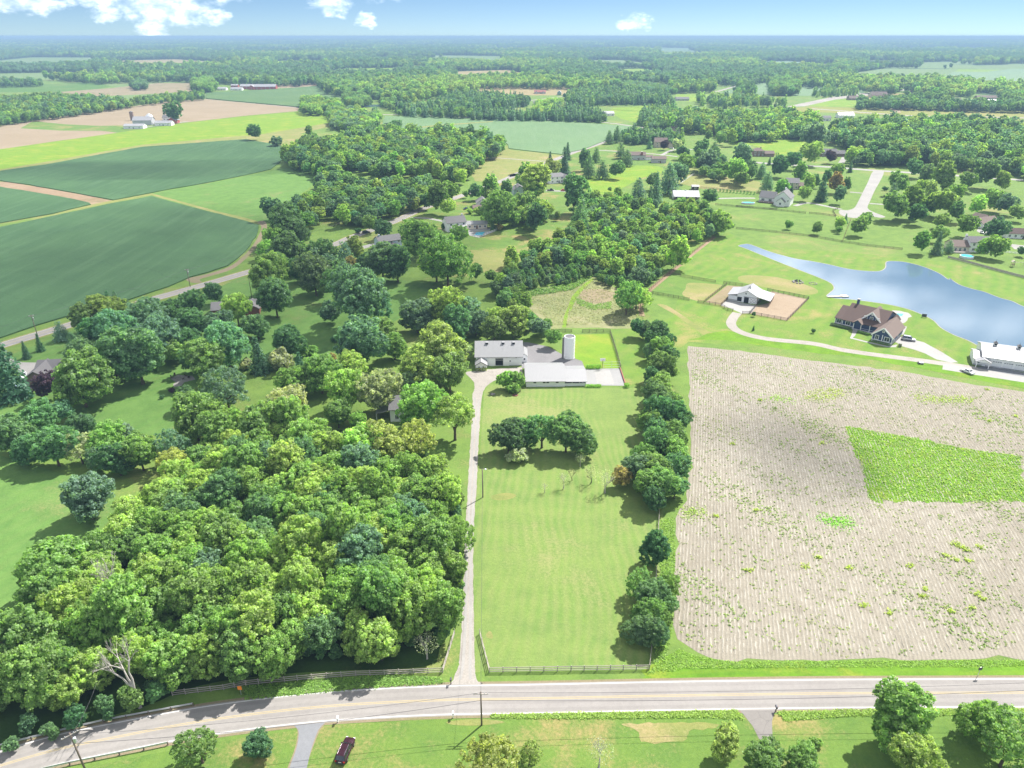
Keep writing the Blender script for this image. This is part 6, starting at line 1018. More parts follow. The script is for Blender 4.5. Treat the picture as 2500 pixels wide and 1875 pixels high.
# farms and houses far off
F_ = lambda lab, t, x, y, ang, L, D, e, r, ax, wm, rm, **kw: house(kw.pop('nm', 'house'), lab, t, x, y, ang, L, D, e, r, ax, wm, rm, **kw)
F_('low white roofed shed, leftmost building of the white farm', 'w1', 110, 326, 4, 24, 13, 3.4, 2.0, 'x', 'white_barn', 'roof_metal_white', nm='farm_shed', cat='barn', nw=2)
F_('grey barn with white roof in the middle of the white farm', 'w1', 225, 280, 6, 24, 14, 5.8, 4.2, 'x', 'grey_wall', 'roof_metal_white', nm='farm_barn', cat='barn', nw=1)
F_('white arched shed in front of the white farm', 'w1', 495, 288, 3, 21, 11, 3.4, 2.4, 'x', 'white_barn', 'roof_metal_white', nm='farm_shed', cat='barn', nw=2)
F_('red fronted barn with white roof beside the big farm tree', 'w1', 650, 262, 3, 11, 14, 4.0, 3.4, 'y', 'red_wall', 'roof_metal_white', nm='farm_barn', cat='barn', nw=1)
F_('small white farmhouse behind the sheds of the white farm', 'w1', 590, 224, 0, 13, 9, 4.2, 3.0, 'x', 'white_wall', 'roof_grey', nw=3)
F_('long pinkish red barn with white roof, middle of the red barns', 'w8', 870, 382, 2, 27, 18, 6.0, 4.0, 'x', 'red_wall', 'roof_metal_white', nm='farm_barn', cat='barn', nw=3)
F_('narrow red barn with dark gable doorway among the red barns', 'w8', 1095, 396, 2, 10, 22, 6.0, 3.5, 'y', 'red_wall', 'roof_metal_white', nm='farm_barn', cat='barn', nw=1)
F_('longest red barn with white roof, rightmost of the red barns', 'w8', 1215, 393, 5, 46, 20, 6.0, 4.5, 'x', 'red_wall', 'roof_metal_white', nm='farm_barn', cat='barn', nw=5)
F_('low white shed, leftmost of the red barns', 'w8', 290, 408, 2, 20, 14, 3.5, 2.5, 'x', 'white_barn', 'roof_metal_white', nm='farm_shed', cat='barn', nw=2)
F_('low white shed between the lone tree and the red barns', 'w8', 630, 412, 2, 24, 14, 3.5, 2.5, 'x', 'white_barn', 'roof_metal_white', nm='farm_shed', cat='barn', nw=2)
F_('white roofed shed behind the low white sheds of the red farm', 'w8', 640, 335, 2, 16, 12, 4, 2.5, 'x', 'red_wall', 'roof_metal_white', nm='farm_shed', cat='barn', nw=2)
b = F_('red roofed farmhouse with two gables in the tan field', 'w2', 195, 386, 0, 23, 12, 3.0, 3.6, 'x', 'grey_wall', 'roof_red', nw=4)
for x in (4, 18): b.vol(x - 2, x + 2, -2.5, 4, 3.0, 2.4, 'y', 'grey_wall', 'roof_red', .3)
F_('green gambrel barn with a white roof side by the tan field', 'w2', 635, 414, -4, 8, 16, 4.6, 3.4, 'y', 'roof_green', 'roof_metal_white', nm='farm_barn', cat='barn', nw=1)
F_('white house with grey roof behind the conifer belt', 'w2', 180, 600, 0, 20, 11, 3.0, 2.6, 'x', 'white_wall', 'roof_grey', nw=4)
F_('wide white ranch house behind the conifers by the straight road', 'w2', 1400, 815, 6, 26, 14, 3.2, 2.6, 'x', 'white_wall', 'roof_metal_white', nw=4)
F_('red barn with white roof at the edge of the distant woods', 'b', 2005, 525, 0, 30, 14, 4.5, 3.0, 'x', 'red_wall', 'roof_metal_white', nm='farm_barn', cat='barn', nw=2)
F_('white pole building in front of the distant woods at upper right', 'c', 5, 530, 0, 38, 16, 4.5, 2.5, 'x', 'white_barn', 'roof_metal_white', nm='farm_barn', cat='barn', nw=2)
for lab, x, y, L, D, e, r, wm, rm in (('tan roofed house by the far street, leftmost of the row', 400, 232, 27, 14, 3, 4, 'brick_brown', 'roof_tan'), ('large house with pale steep roof by the far street', 630, 205, 30, 16, 4, 6, 'tan_wall', 'roof_tan'), ('low brown roofed house on the far tan lots', 1030, 162, 28, 12, 3, 2.4, 'white_wall', 'roof_brown'), ('brown hipped house behind the far hedge', 1000, 256, 28, 14, 3.4, 4, 'brick_brown', 'roof_brown'), ('wide white metal shed on the far tan lots', 1330, 158, 32, 16, 4.5, 2.5, 'white_barn', 'roof_metal_white'), ('tan roofed house between the far hedge trees', 1445, 256, 20, 13, 3, 4, 'tan_wall', 'roof_tan'), ('long tan roofed house at the far right', 1730, 226, 36, 14, 3, 3.6, 'brick_brown', 'roof_tan'), ('white roofed house below the long tan roof at the far right', 1800, 266, 30, 14, 3.2, 3, 'white_wall', 'roof_metal_white'), ('white gable roofed barn at the edge of the right hand woods', 285, 418, 22, 12, 4, 3.2, 'white_barn', 'roof_metal_white'), ('small white house left of the gabled white barn', 130, 448, 10, 9, 4, 2.4, 'white_wall', 'roof_grey'), ('small pale house between far trees at upper right', 920, 105, 18, 10, 3, 2.4, 'white_wall', 'roof_grey')):
    F_(lab, 'w3', x, y, 0, L, D, e, r, 'x', wm, rm, nw=4)
F_('pale house hidden among trees below the bright far lawn', 'c', 750, 755, 0, 22, 12, 4, 3, 'x', 'grey_wall', 'roof_grey', nw=3)
F_('long white building by the far left pond', 'b', 60, 735, 2, 36, 14, 4, 2.5, 'x', 'white_wall', 'roof_metal_white', nw=4)
F_('white house partly hidden by trees left of the far paddocks', 'c', 0, 640, 0, 24, 12, 3, 3, 'x', 'grey_wall', 'roof_grey', nw=3)
# farm silos and grain bins
def bin_(lab, t, x, y, r, h, mat, dome=.5):
    b = Bld('grain_bin', lab, 'silo', t, x, y, 0); b.part('wall', MB().lathe([(r, 0), (r, h)], 20), mat); b.part('roof', MB().lathe([(r + .1, h), (r * .5, h + dome * r * .6), (.15, h + dome * r)], 20), mat if mat != 'brick_brown' else 'roof_dark')
bin_('brown silo behind the grey barn of the white farm', 'w1', 222, 222, 2.6, 11, 'brick_brown'); bin_('white grain bin behind the grey barn of the white farm', 'w1', 438, 240, 5.0, 7.5, 'galvanised', .7); bin_('white grain bin beside the big farm tree', 'w1', 672, 212, 2.5, 10, 'galvanised', .8); bin_('white peaked bin above the red barns', 'w8', 930, 280, 7, 7, 'galvanised', .7)
LAND.update({'the maroon car': W('v8', 950, 950)[:2], 'the orange road sign': W('o', 1345, 1250)[:2], 'the pole by the drive mouth': W('q', 1820, 1010)[:2], 'the tall light pole': W('m', 187, 625)[:2], 'the leftmost utility pole': G(212, 1885)[:2], 'the sports court': W('l', 1500, 690)[:2], 'the pond dock': W('i', 1000, 330)[:2], 'the cul de sac': W('h', 930, 850)[:2], 'the stone fire pit patio': W('v7', 1950, 570)[:2], 'the straw patch in the near lawn': W('r', 720, 400)[:2], 'the round brown meadow patch': W('f', 780, 1425)[:2], 'the bend of the dirt track': W('d', 2030, 650)[:2], 'the fence corner by the drive': W('q', 1880, 603)[:2], 'the fence corner at the stubble field': W('r', 655, 143)[:2], 'the green patch in the stubble': W('n', 1100, 575)[:2], 'the narrow road sign by the stubble field': W('r', 2020, 170)[:2], 'the cracked drive': W('r', 1130, 370)[:2], 'the left end of the guardrail': W('o', 0, 1530)[:2], 'the right end of the upper guardrail': W('o', 1080, 1300)[:2], 'the dead snag in the wood': W('o', 640, 560, 8)[:2], 'the twiggy snag near the road': W('o', 690, 1040, 8)[:2], 'the pole beside the soybean field': W('d', 295, 1500)[:2], 'the plum tree house pad': W('w5', 1410, 730)[:2], 'the bare ring of lawn by the drive': W('m', 225, 1420)[:2]})
# ------------------------------------------------------------------ fences
def fence(name, label, pts, bay=2.5, h=1.25, rails=3, mat='wood_grey', pw=.13, rh=.14, gap_posts=True, cat='fence', rmat=None, group=None):
    pts = [np.asarray(p, float)[:2] for p in pts]; root = empty(name, (*pts[0], 0), 0, label, cat, group); pm = MB().box(-pw / 2, pw / 2, -pw / 2, pw / 2, 0, h + .12).mesh('post'); pm.materials.append(MATS[mat])
    rm = MB().box(0, 1, -.03, .03, -rh / 2, rh / 2).mesh('rail'); rm.materials.append(MATS[rmat or mat]); o0 = pts[0]; frng_ = random.Random(int(abs(o0[0] * 7 + o0[1])))
    def post(p):
        o = link('post', pm, root); o.location = (p[0] - o0[0], p[1] - o0[1], 0); o.rotation_euler = (frng_.gauss(0, .015), frng_.gauss(0, .015), frng_.gauss(0, .1))
    post(pts[0])
    for a, b in zip(pts, pts[1:]):
        L = np.linalg.norm(b - a); n = max(1, int(round(L / bay))); an = math.atan2(b[1] - a[1], b[0] - a[0])
        for k_ in range(n):
            p, q = a + (b - a) * k_ / n, a + (b - a) * (k_ + 1) / n; post(q)
            for r in range(rails):
                o = link('rail', rm, root); z = h * (.28 + .72 * r / max(1, rails - 1)) if rails > 1 else h; o.location = (p[0] - o0[0], p[1] - o0[1], z - .08); o.rotation_euler = (0, frng_.gauss(0, .006), an); o.scale = (L / n, 1, 1)
    return root
fence('rail_fence', 'grey three rail fence between drive and stubble field along the road', [W('q', 1805, 312), W('q', 1880, 606), W('r', 330, 150), W('r', 655, 145)], 2.45)
fence('rail_fence', 'grey three rail fence in front of the wood along the road', [W('q', 1612, 308), W('q', 1520, 607), W('q', 1180, 622), W('q', 850, 632), W('q', 400, 668), W('q', 0, 705), W('o', 1250, 1222), W('o', 965, 1255)], 2.45)
fence('rail_fence', 'weathered fence running up the lawn under the tree row', [W('r', 655, 145), W('m', 1168, 1450), W('m', 1190, 1050), W('m', 1203, 780), W('m', 1212, 640), W('m', 1225, 400)], 2.6)
fence('paddock_fence', 'dark fence behind the silo left of the gate gap', [W('l', 680, 250), W('l', 930, 248), W('l', 1190, 248)], 2.6, 1.3, 3, 'wood_dark')
fence('paddock_fence', 'dark fence around the bright grass behind the silo', [W('l', 1293, 248), W('l', 1567, 250), W('l', 1620, 420), W('l', 1670, 600)], 2.6, 1.3, 3, 'wood_dark')
fence('boundary_fence', 'thin brown boundary fence beside the thicket and meadow', [W('l', 1880, 80), W('f', 1095, 1500), W('f', 1130, 1412), W('f', 1300, 1262), W('f', 1480, 1110), W('f', 1640, 985)], 3.0, 1.3, 2, 'wood_brown')
strip('worn_strip', smooth_line([W('l', 1885, 90), W('f', 1100, 1505), W('f', 1135, 1415), W('f', 1305, 1266), W('f', 1485, 1114), W('f', 1645, 990)], 4), 2.2, 7 * Z, 'dirt', 'worn earth strip along the boundary fence')
for lab, pl, b_ in (('dark fence at the front of the left paddock', [(105, 322), (600, 412)], 2.4), ('dark fence between left paddock and apron gate', [(705, 436), (985, 482), (1065, 532), (1125, 545)], 2.4), ('dark fence round the sandy paddock', [(1240, 574), (1320, 574), (1775, 657), (2036, 395), (1800, 345), (1540, 296)], 2.4),
                    ('dark fence behind the white horse barn', [(1015, 208), (1160, 228), (1310, 252)], 2.4), ('dark fence at the back of the left paddock', [(365, 95), (640, 148), (915, 198)], 5.0), ('dark fence dividing the two left paddocks', [(1050, 226), (920, 325), (790, 428)], 2.4), ('short dark fence left of the barn apron', [(985, 470), (1060, 400)], 2.4), ('short dark fence right of the barn apron', [(1330, 570), (1400, 490), (1460, 425)], 2.4)):
    fence('paddock_fence', lab, WL('v2', pl), b_, 1.3, 3, 'wood_dark')
fence('boundary_fence', 'dark fence along the far bank above the pond', WL('h', [(-10, 975), (300, 1005), (560, 1035), (800, 1078), (1000, 1108), (1270, 1138)]), 4.0, 1.2, 3, 'wood_dark')
fence('boundary_fence', 'thin fence climbing from the pond bank to the cul de sac', WL('h', [(812, 1075), (845, 985), (875, 905)]), 4.0, 1.2, 2, 'wood_brown')
fence('boundary_fence', 'dark fence below the white house with the oval pool', WL('h', [(-10, 805), (250, 828), (525, 858)]), 4.0, 1.2, 3, 'wood_dark')
fence('boundary_fence', 'short dark fence beside the cul de sac bulb', WL('h', [(555, 858), (660, 868), (760, 882), (735, 840), (790, 815)]), 4.0, 1.2, 3, 'wood_dark')
fence('board_fence', 'grey board fence below the cream house with the round pool', WL('v5', [(820, 1155), (1000, 1200), (1250, 1265), (1500, 1335), (1850, 1430), (2300, 1550)]), 2.4, 1.3, 5, 'wood_grey', rh=.2)
fence('boundary_fence', 'white rail fence left of the long white stable', WL('f', [(1385, 605), (1440, 565), (1495, 528)]), 3.5, 1.4, 3, 'white_trim')
fence('boundary_fence', 'dark fence behind the long white stable', WL('f', [(1540, 632), (1700, 645), (1900, 662)]), 4, 1.3, 3, 'wood_dark')
fence('boundary_fence', 'dark fence below the drive of the white house with the oval pool', WL('f', [(1650, 755), (1850, 775), (2100, 792)]), 4, 1.2, 3, 'wood_dark')
fence('pool_fence', 'low white fence round the turquoise pool terrace', WL('v6', [(1380, 745), (1515, 792), (1755, 695)]), 2.5, 1.0, 2, 'white_trim')
fence('pool_fence', 'white rail fence right of the cream house', WL('v5', [(1820, 1060), (2000, 1075), (2200, 1090)]), 3.0, 1.0, 3, 'white_trim')
for lab, y0, y1 in (('upper thin fence across the far paddocks', 640, 650), ('lower thin fence across the far paddocks', 700, 730)): fence('boundary_fence', lab, [W('w2', 1650, y0), W('w2', 2212, y1)], 12, 1.3, 2, 'wood_brown')
# retaining wall and chain link by the court
fence('court_fence', 'tall wire fence behind the basketball hoop', WL('l', [(1500, 603), (1580, 601), (1660, 600)]), 3.0, 2.6, 3, 'galvanised', .07, .05)
b = Bld('court_wall', 'low reddish timber edge along the right side of the court', 'wall', 'l', 1664, 600, 0); a_, c_ = W('l', 1664, 600), W('l', 1720, 772); b.part('timber', MB().beam((0, 0, .25), tuple((c_ - a_)[:2]) + (.25,), .3, .5), 'brick_red')
# guard rails
def guard(label, pts):
    line = resample(np.array([np.asarray(p, float) for p in pts]), 2 + int(sum(np.linalg.norm(np.asarray(b) - np.asarray(a)) for a, b in zip(pts, pts[1:])) / 3.8)); o0 = line[0].copy(); root = empty('guardrail', (o0[0], o0[1], 0), 0, label, 'guardrail')
    m = MB()
    for a, b in zip(line, line[1:]):
        a, b = a - o0, b - o0; m.beam((a[0], a[1], .62), (b[0], b[1], .62), .07, .11).beam((a[0], a[1], .74), (b[0], b[1], .74), .05, .12).beam((a[0], a[1], .5), (b[0], b[1], .5), .05, .10)
    m.build('rail', 'galvanised', root); pm = MB().box(-.08, .08, -.1, .1, 0, .72).mesh('post'); pm.materials.append(MATS['wood_pole'])
    for p in line: o = link('post', pm, root); o.location = (p[0] - o0[0], p[1] - o0[1] , 0)
guard('galvanised guardrail along the wood side of the road bend', [W('o', -250, 1618), W('o', 0, 1545), W('o', 300, 1470), W('o', 600, 1400), W('o', 900, 1345), W('o', 1080, 1312)])
guard('galvanised guardrail on the near side of the road bend', [W('o', 940, 1530), W('o', 800, 1560), W('o', 600, 1600), W('o', 350, 1650), W('o', 100, 1710), W('o', -200, 1790)])
# ------------------------------------------------------------------ poles, wires, signs
def pole(label, p, h, arm=0.0, arm_ang=0.0, lean=0.0, transformer=False, lamp=False, name='utility_pole'):
    root = empty(name, (p[0], p[1], 0), 0, label, 'pole'); root.rotation_euler = (0, lean, 0)
    MB().tube([(0, 0, -.2), (0, 0, h * .5), (0, 0, h)], [.16, .14, .11], 8).build('pole', 'wood_pole' if not lamp else 'wood_pole', root, True); c, s = math.cos(arm_ang), math.sin(arm_ang)
    for k_, z in enumerate([h - .35, h - .6][:2 if arm else 0]):
        MB().beam((-c * arm, -s * arm - .14 + .28 * k_, z), (c * arm, s * arm - .14 + .28 * k_, z), .1, .12).build('crossarm', 'wood_grey', root)
    if arm:
        for q in (-.9, -.5, .5, .9): MB().lathe([(.05, h - .28), (.07, h - .2), (.04, h - .1), (.02, h - .06)], 8, c * arm * q, s * arm * q - .14).build('insulator', 'porcelain', root)
    if transformer: MB().lathe([(.24, h - 2.0), (.26, h - 1.95), (.26, h - 1.1), (.1, h - 1.0)], 12, .38, 0).build('transformer', 'galvanised', root)
    if lamp:
        MB().tube([(0, 0, h - .3), (.3, 0, h), (.75, 0, h + .05)], .035, 6).build('lamp_arm', 'galvanised', root); MB().lathe([(.05, h + .15), (.2, h + .05), (.24, h - .12), (.18, h - .22)], 12, .8, 0).build('lamp_head', 'lamp_clear', root)
    return root
p1 = W('q', 1820, 1012); p2 = G(212, 1888); p3 = W('d', 296, 1502); p4 = W('d', 1468, 1106); p5 = W('m', 187, 626); p6_ = W('e', 1275, 812); p7_ = W('e', 1010, 872); p8 = W('b', 1300, 756); p9 = W('b', 1697, 773)
pole('wooden utility pole with double crossarm opposite the drive mouth', p1, 8.0, 1.25, 0.0)
pole('leaning utility pole with crossarm and grey transformer by the near guardrail', p2, 9.4, 1.2, .75, -.02, True)
pole('white topped utility pole beside the soybean field at the left', p3, 9.6, .9, 0.5, 0, True); pole('utility pole beside the winding road at the field track', p4, 8.6, .9, .4, 0, True); pole('tall yard light pole beside the gravel drive', p5, 8.5, 0, lamp=True, name='light_pole')
pole('utility pole right of the winding road near the white house', p6_, 9.0, .9, .4); pole('white topped utility pole left of the winding road bend', p7_, 8.5, .9, .4); pole('left pole in front of the conifer row by the straight road', p8, 10, .9, 0); pole('right pole in front of the conifers by the straight road', p9, 10, .9, 0)
pole('thin pole beside the brick house under the trees', W('j', 1945, 95), 10, 0); pole('thin pole by the dry yellow lawn', W('e', 1820, 592), 9, .8, .4)
def wire(label, a, b, za, zb, sag=.6, r=.014, dx=0.0, dy=0.0):
    r = r * 1.7
    a = np.array([a[0] + dx, a[1] + dy, za]); b = np.array([b[0] + dx, b[1] + dy, zb]); o0 = a.copy(); n = 16
    pts = [tuple(a + (b - a) * t - np.array([0, 0, sag * 4 * t * (1 - t)]) - o0) for t in np.linspace(0, 1, n)]
    o = MB().tube(pts, r, 4, False).build('power_line', 'wire', None); o.location = o0; tag(o, label, 'power line')
pr = np.array([p1[0] + 95, p1[1] + 2, 0])
for q, nm in ((-1.1, 'outer left'), (0, 'middle'), (1.1, 'outer right')): pass
wire('upper power line from the drive mouth pole to the leaning pole', p1, p2, 7.8, 9.0, 1.0, .016, .0, .0); wire('lower cable from the drive mouth pole to the leaning pole', p1, p2, 6.0, 7.0, 1.2, .022)
wire('upper power line running right from the drive mouth pole', p1, pr, 7.8, 8.0, .8, .016); wire('lower cable running right from the drive mouth pole', p1, pr, 6.0, 6.2, 1.0, .022)
wire('service line from the drive mouth pole to the yard light pole', p1, p5, 7.7, 7.6, 1.4, .014); wire('power line along the soybean field between the roadside poles', p3, p4, 9.2, 8.2, 1.2, .018); wire('power line along the winding road beyond the field track', p4, p7_, 8.2, 8.1, 1.2, .018); wire('power line across the winding road bend', p7_, p6_, 8.1, 8.6, 1.0, .018); wire('power line off the left edge beside the soybean field', p3, W('d', -400, 1715), 9.2, 9, 1.0, .018); wire('service line from the leaning pole into the wood', p2, W('w7', 1900, 200), 9.0, 6.0, .6, .016)
def sign_post(name, label, cat, p, h, w, hh, mat, ang=0.0, post='galvanised', diamond=False):
    root = empty(name, (p[0], p[1], 0), ang, label, cat); MB().box(-.035, .035, -.035, .035, 0, h).build('post', post, root); m = MB()
    if diamond: m.hexa([(0, -.06, h - hh), (0, -.06, h - hh), (0, -.04, h - hh), (0, -.04, h - hh), (-w, -.06, h), (w, -.06, h), (w, -.04, h), (-w, -.04, h)]); m.hexa([(-w, -.06, h), (w, -.06, h), (w, -.04, h), (-w, -.04, h), (0, -.06, h + hh), (0, -.06, h + hh), (0, -.04, h + hh), (0, -.04, h + hh)])
    else: m.box(-w, w, -.06, -.04, h - hh, h)
    m.build('panel', mat, root)
sign_post('road_sign', 'orange road sign on a post in front of the wood fence', 'sign', W('o', 1348, 1250), 2.2, .38, .9, 'orange')
sign_post('road_sign', 'small dark road sign on the verge by the stubble field', 'sign', W('r', 2018, 172), 2.3, .35, .7, 'metal_dark')
def mailbox(label, p, ang, post, boxm):
    root = empty('mailbox', (p[0], p[1], 0), ang, label, 'mailbox'); MB().box(-.07, .07, -.07, .07, 0, 1.05).build('post', post, root); m = MB().tube([(0, -.3, 1.2), (0, .3, 1.2)], .17, 10); m.box(-.17, .17, -.3, .3, 1.03, 1.2); m.build('box', boxm, root); MB().box(.17, .2, -.1, -.05, 1.2, 1.45).build('flag', 'car_red', root)
mailbox('white mailbox on a white post beside the dark asphalt drive', W('q', 712, 990), 0, 'white_trim', 'white_trim'); mailbox('white mailbox across the road from the drive mouth', W('q', 1600, 955), .1, 'white_trim', 'white_trim'); mailbox('dark mailbox beside the cracked drive', W('r', 1180, 318), 0, 'wood_dark', 'metal_dark'); mailbox('small dark mailbox at the drive mouth', W('q', 1583, 695), 0, 'wood_dark', 'metal_dark')
# basketball hoop, fire ring, boulder, hedges
b = Bld('basketball_hoop', 'basketball hoop with white backboard behind the sports court', 'basketball hoop', 'l', 1490, 604, 0); b.part('pole', MB().tube([(0, .5, 0), (0, .5, 2.6), (0, .1, 3.2)], .08, 8), 'metal_dark'); b.box('backboard', -.9, .9, 0, .05, 2.9, 4.0, 'white_trim'); b.part('rim', MB().tube([(.23 * math.cos(a), -.3 + .23 * math.sin(a), 3.05) for a in np.linspace(0, 6.283, 17)], .02, 5), 'orange'); b.part('target', MB().box(-.3, .3, -.02, 0, 3.1, 3.14).box(-.3, .3, -.02, 0, 3.5, 3.54).box(-.3, -.26, -.02, 0, 3.1, 3.54).box(.26, .3, -.02, 0, 3.1, 3.54), 'metal_dark')
def stones(root, n, R, seed, mat='stone', size=.35):
    rg = random.Random(seed)
    for k_ in range(n):
        a = 2 * math.pi * k_ / n + rg.uniform(-.1, .1); m = MB().lathe([(.02, 0), (size * .8, .02), (size, size * .35), (size * .75, size * .75), (.05, size * .85)], 7); o = m.build('stone', mat, root, False); o.location = (R * math.cos(a), R * math.sin(a), 0); o.scale = (rg.uniform(.7, 1.2), rg.uniform(.7, 1.2), rg.uniform(.7, 1.1)); o.rotation_euler.z = rg.uniform(0, 6)
b = Bld('fire_pit', 'round ring of red stones on the lawn below the long white building', 'fire pit', 'l', 635, 865, 0); stones(b.r, 12, .75, 1, 'brick_red', .24); b.part('ash', MB().lathe([(.65, 0), (.65, .05), (.1, .06)], 16), 'metal_dark')
b = Bld('boulder', 'grey purple boulder beside the drive below the bright green bush', 'rock', 'l', 412, 858, 0); stones(b.r, 3, .45, 3, 'stone', .55)
b = Bld('fire_pit', 'stone seating ring with dark chairs on the far pond bank', 'fire pit', 'i', 775, 232, 0); stones(b.r, 9, 2.2, 4, 'stone', .6)
for a in (0.5, 1.6, 2.7, 4.0): b.part('chair', MB().box(-.3, .3, -.3, .3, .25, .4).box(-.3, .3, .25, .32, .4, 1.0), 'metal_dark').location = (1.1 * math.cos(a), 1.1 * math.sin(a), 0)
b = Bld('sand_pit', 'small pale stone ring beside the stone seating ring', 'fire pit', 'i', 872, 240, 0); stones(b.r, 8, 1.6, 6, 'gravel', .4)
b = Bld('fire_pit', 'round stone fire pit on the irregular stone patio', 'fire pit', 'v7', 1930, 545, 0); stones(b.r, 12, .9, 8, 'stone', .3)
for k_, (x, y) in enumerate(((1885, 520), (1860, 545), (2010, 525), (2040, 545), (1980, 560))):
    p = W('v7', x, y); c = empty('garden_chair', (p[0], p[1], .03), k_ * 1.3, f'{("dark wooden", "dark", "grey", "weathered", "low dark")[k_]} garden chair, {("leftmost", "second", "third", "fourth", "front")[k_]} one round the stone fire pit', 'chair', 'chairs round the stone fire pit')
    MB().box(-.3, .3, -.3, .3, .3, .38).build('seat', 'wood_dark', c); MB().hexa([(-.3, .25, .38), (.3, .25, .38), (.3, .32, .38), (-.3, .32, .38), (-.3, .4, 1.0), (.3, .4, 1.0), (.3, .46, 1.0), (-.3, .46, 1.0)]).build('backrest', 'wood_dark', c)
    for sx_ in (-.27, .27):
        for sy_ in (-.27, .27): MB().box(sx_ - .03, sx_ + .03, sy_ - .03, sy_ + .03, 0, .3).build('leg', 'wood_dark', c)
hrng = np.random.default_rng(77)
def hedge(label, a, b, w, h, tint=(.10, .185, .03), z0=0.0, name='hedge'):
    a, b = np.asarray(a)[:2], np.asarray(b)[:2]; L = np.linalg.norm(b - a); n = int(L * w * 55 + L * h * 80) + 60; d = (b - a) / L; s = np.array([-d[1], d[0]])
    t = hrng.uniform(0, L, n); q = hrng.uniform(-.5, .5, n) * w; z = hrng.uniform(0, h, n); f = hrng.integers(0, 4, n); z = np.where(f < 2, h * hrng.uniform(.9, 1.03, n), z); q = np.where(f == 2, w * .5 * hrng.uniform(.9, 1.05, n), np.where(f == 3, -w * .5 * hrng.uniform(.9, 1.05, n), q))
    P_ = np.c_[d[0] * t + s[0] * q, d[1] * t + s[1] * q, z]; N_ = np.where((f < 2)[:, None], np.array([0, 0, 1.0]), np.c_[s[0] * np.sign(q), s[1] * np.sign(q), np.full(n, .3)]) + hrng.normal(0, .4, (n, 3))
    o = link(name, quads_mesh(name, cards(P_, N_, hrng.uniform(.09, .17, n), hrng), hrng.uniform(.2, .9, n), 'leaf')); o.location = (a[0], a[1], z0); o['tint'] = list(tint); tag(o, label, 'hedge'); return o
hedge('bright clipped hedge left of the basketball hoop', W('l', 1325, 602), W('l', 1480, 602), 1.0, 1.4); hedge('bright clipped hedge at the front corner of the court', W('l', 1325, 785), W('l', 1480, 785), .9, .9); hedge('rounded hedge at the right front corner of the court', W('l', 1708, 785), W('l', 1752, 783), 1.5, 1.2)
hedge('olive clipped bush left in front of the little white shed', W('l', 250, 622), W('l', 298, 622), 1.1, 1.0, (.13, .15, .05)); hedge('olive clipped bush right in front of the little white shed', W('l', 305, 622), W('l', 355, 620), 1.1, 1.1, (.13, .16, .05))
hedge('dark planting along the left wing of the dark blue house', W('v1', 200, 690), W('v1', 560, 775), 1.6, .9, (.05, .075, .04)); hedge('dark planting below the porch of the dark blue house', W('v1', 690, 820), W('v1', 900, 880), 1.2, .8, (.05, .09, .03)); hedge('green planting below the front gable of the dark blue house', W('v1', 960, 985), W('v1', 1270, 1060), 1.0, .7, (.07, .11, .045)); hedge('dark bush at the garage corner of the dark blue house', W('v1', 1420, 1075), W('v1', 1480, 1085), 1.2, 1.0, (.05, .06, .04)); hedge('small dark bush by the walk of the dark blue house', W('v1', 1395, 850), W('v1', 1440, 860), 1.3, 1.0, (.07, .07, .045))
for k_ in range(11): a = W('w6', 470 + 41 * k_, 632 + 3.2 * k_); hedge(f'small clipped evergreen, {("first", "second", "third", "fourth", "fifth", "sixth", "seventh", "eighth", "ninth", "tenth", "eleventh")[k_]} from the stable in the row behind its fence', a, a + np.array([1.3, 0, 0]), 1.3, 2.0, (.05, .11, .04), name='clipped_evergreen')
for k_ in range(4): a = W('w6', 1095 + 25 * k_, 190); hedge(f'tiny clipped evergreen, {("first", "second", "third", "fourth")[k_]} beside the brown brick house', a, a + np.array([1.4, 0, 0]), 1.4, 2.2, (.05, .11, .04), name='clipped_evergreen')
# pools, dock and pond things
def inground(label, t, pts):
    c = np.mean([W(t, *p) for p in pts], axis=0); o = sheet('pool_water', WL(t, pts), 10 * Z, 'pool_water', kind=None); tag(o, label, 'pool'); o.name = 'swimming_pool'
    m = MB(); w = WL(t, pts)
    for a, b_ in zip(w, w[1:] + w[:1]): m.beam((a[0], a[1], .03), (b_[0], b_[1], .03), .35, .1)
    m.build('coping', 'concrete_white', o)
inground('small turquoise pool beside the dark blue house', 'v1', [(1395, 480), (1530, 488), (1495, 535), (1385, 528)]); inground('turquoise rectangular pool behind the white house', 'v6', [(1490, 722), (1605, 715), (1580, 762), (1450, 767)])
def above(label, t, x, y, rx, ry, h, ang):
    b = Bld('round_pool', label, 'pool', t, x, y, ang); n = 28; ring = lambda k_, z: [(rx * k_ * math.cos(a), ry * k_ * math.sin(a), z) for a in np.linspace(0, 6.283, n)[:-1]]
    m = MB(); o_, i_ = ring(1, 0), ring(1, h); m.v = o_ + i_ + ring(.9, h); q = n - 1; m.f = [(k_, (k_ + 1) % q, q + (k_ + 1) % q, q + k_) for k_ in range(q)] + [(q + k_, q + (k_ + 1) % q, 2 * q + (k_ + 1) % q, 2 * q + k_) for k_ in range(q)]; b.part('pool_wall', m, 'pool_liner'); b.part('water', MB().poly(ring(.9, h - .12)), 'pool_water')
    return b
above('oval white rimmed pool beside the white house', 'v4', 225, 1000, 4.6, 2.4, 1.0, -5); above('round grey walled pool beside the cream house', 'v5', 1150, 1150, 3.4, 3.2, 1.2, 0)
b = Bld('dock', 'white wooden dock reaching into the pond', 'dock', 'i', 965, 328, 8); b.box('deck', 0, 6.5, -.6, .6, .25, .4, 'wood_pale'); b.box('deck', 6.5, 9.5, -1.3, 1.3, .25, .4, 'wood_pale'); b.posts([(3, -.5), (3, .5), (6.6, -1.1), (9.3, -1.1), (9.3, 1.1)], -.2, .5, .16, 'wood_grey')
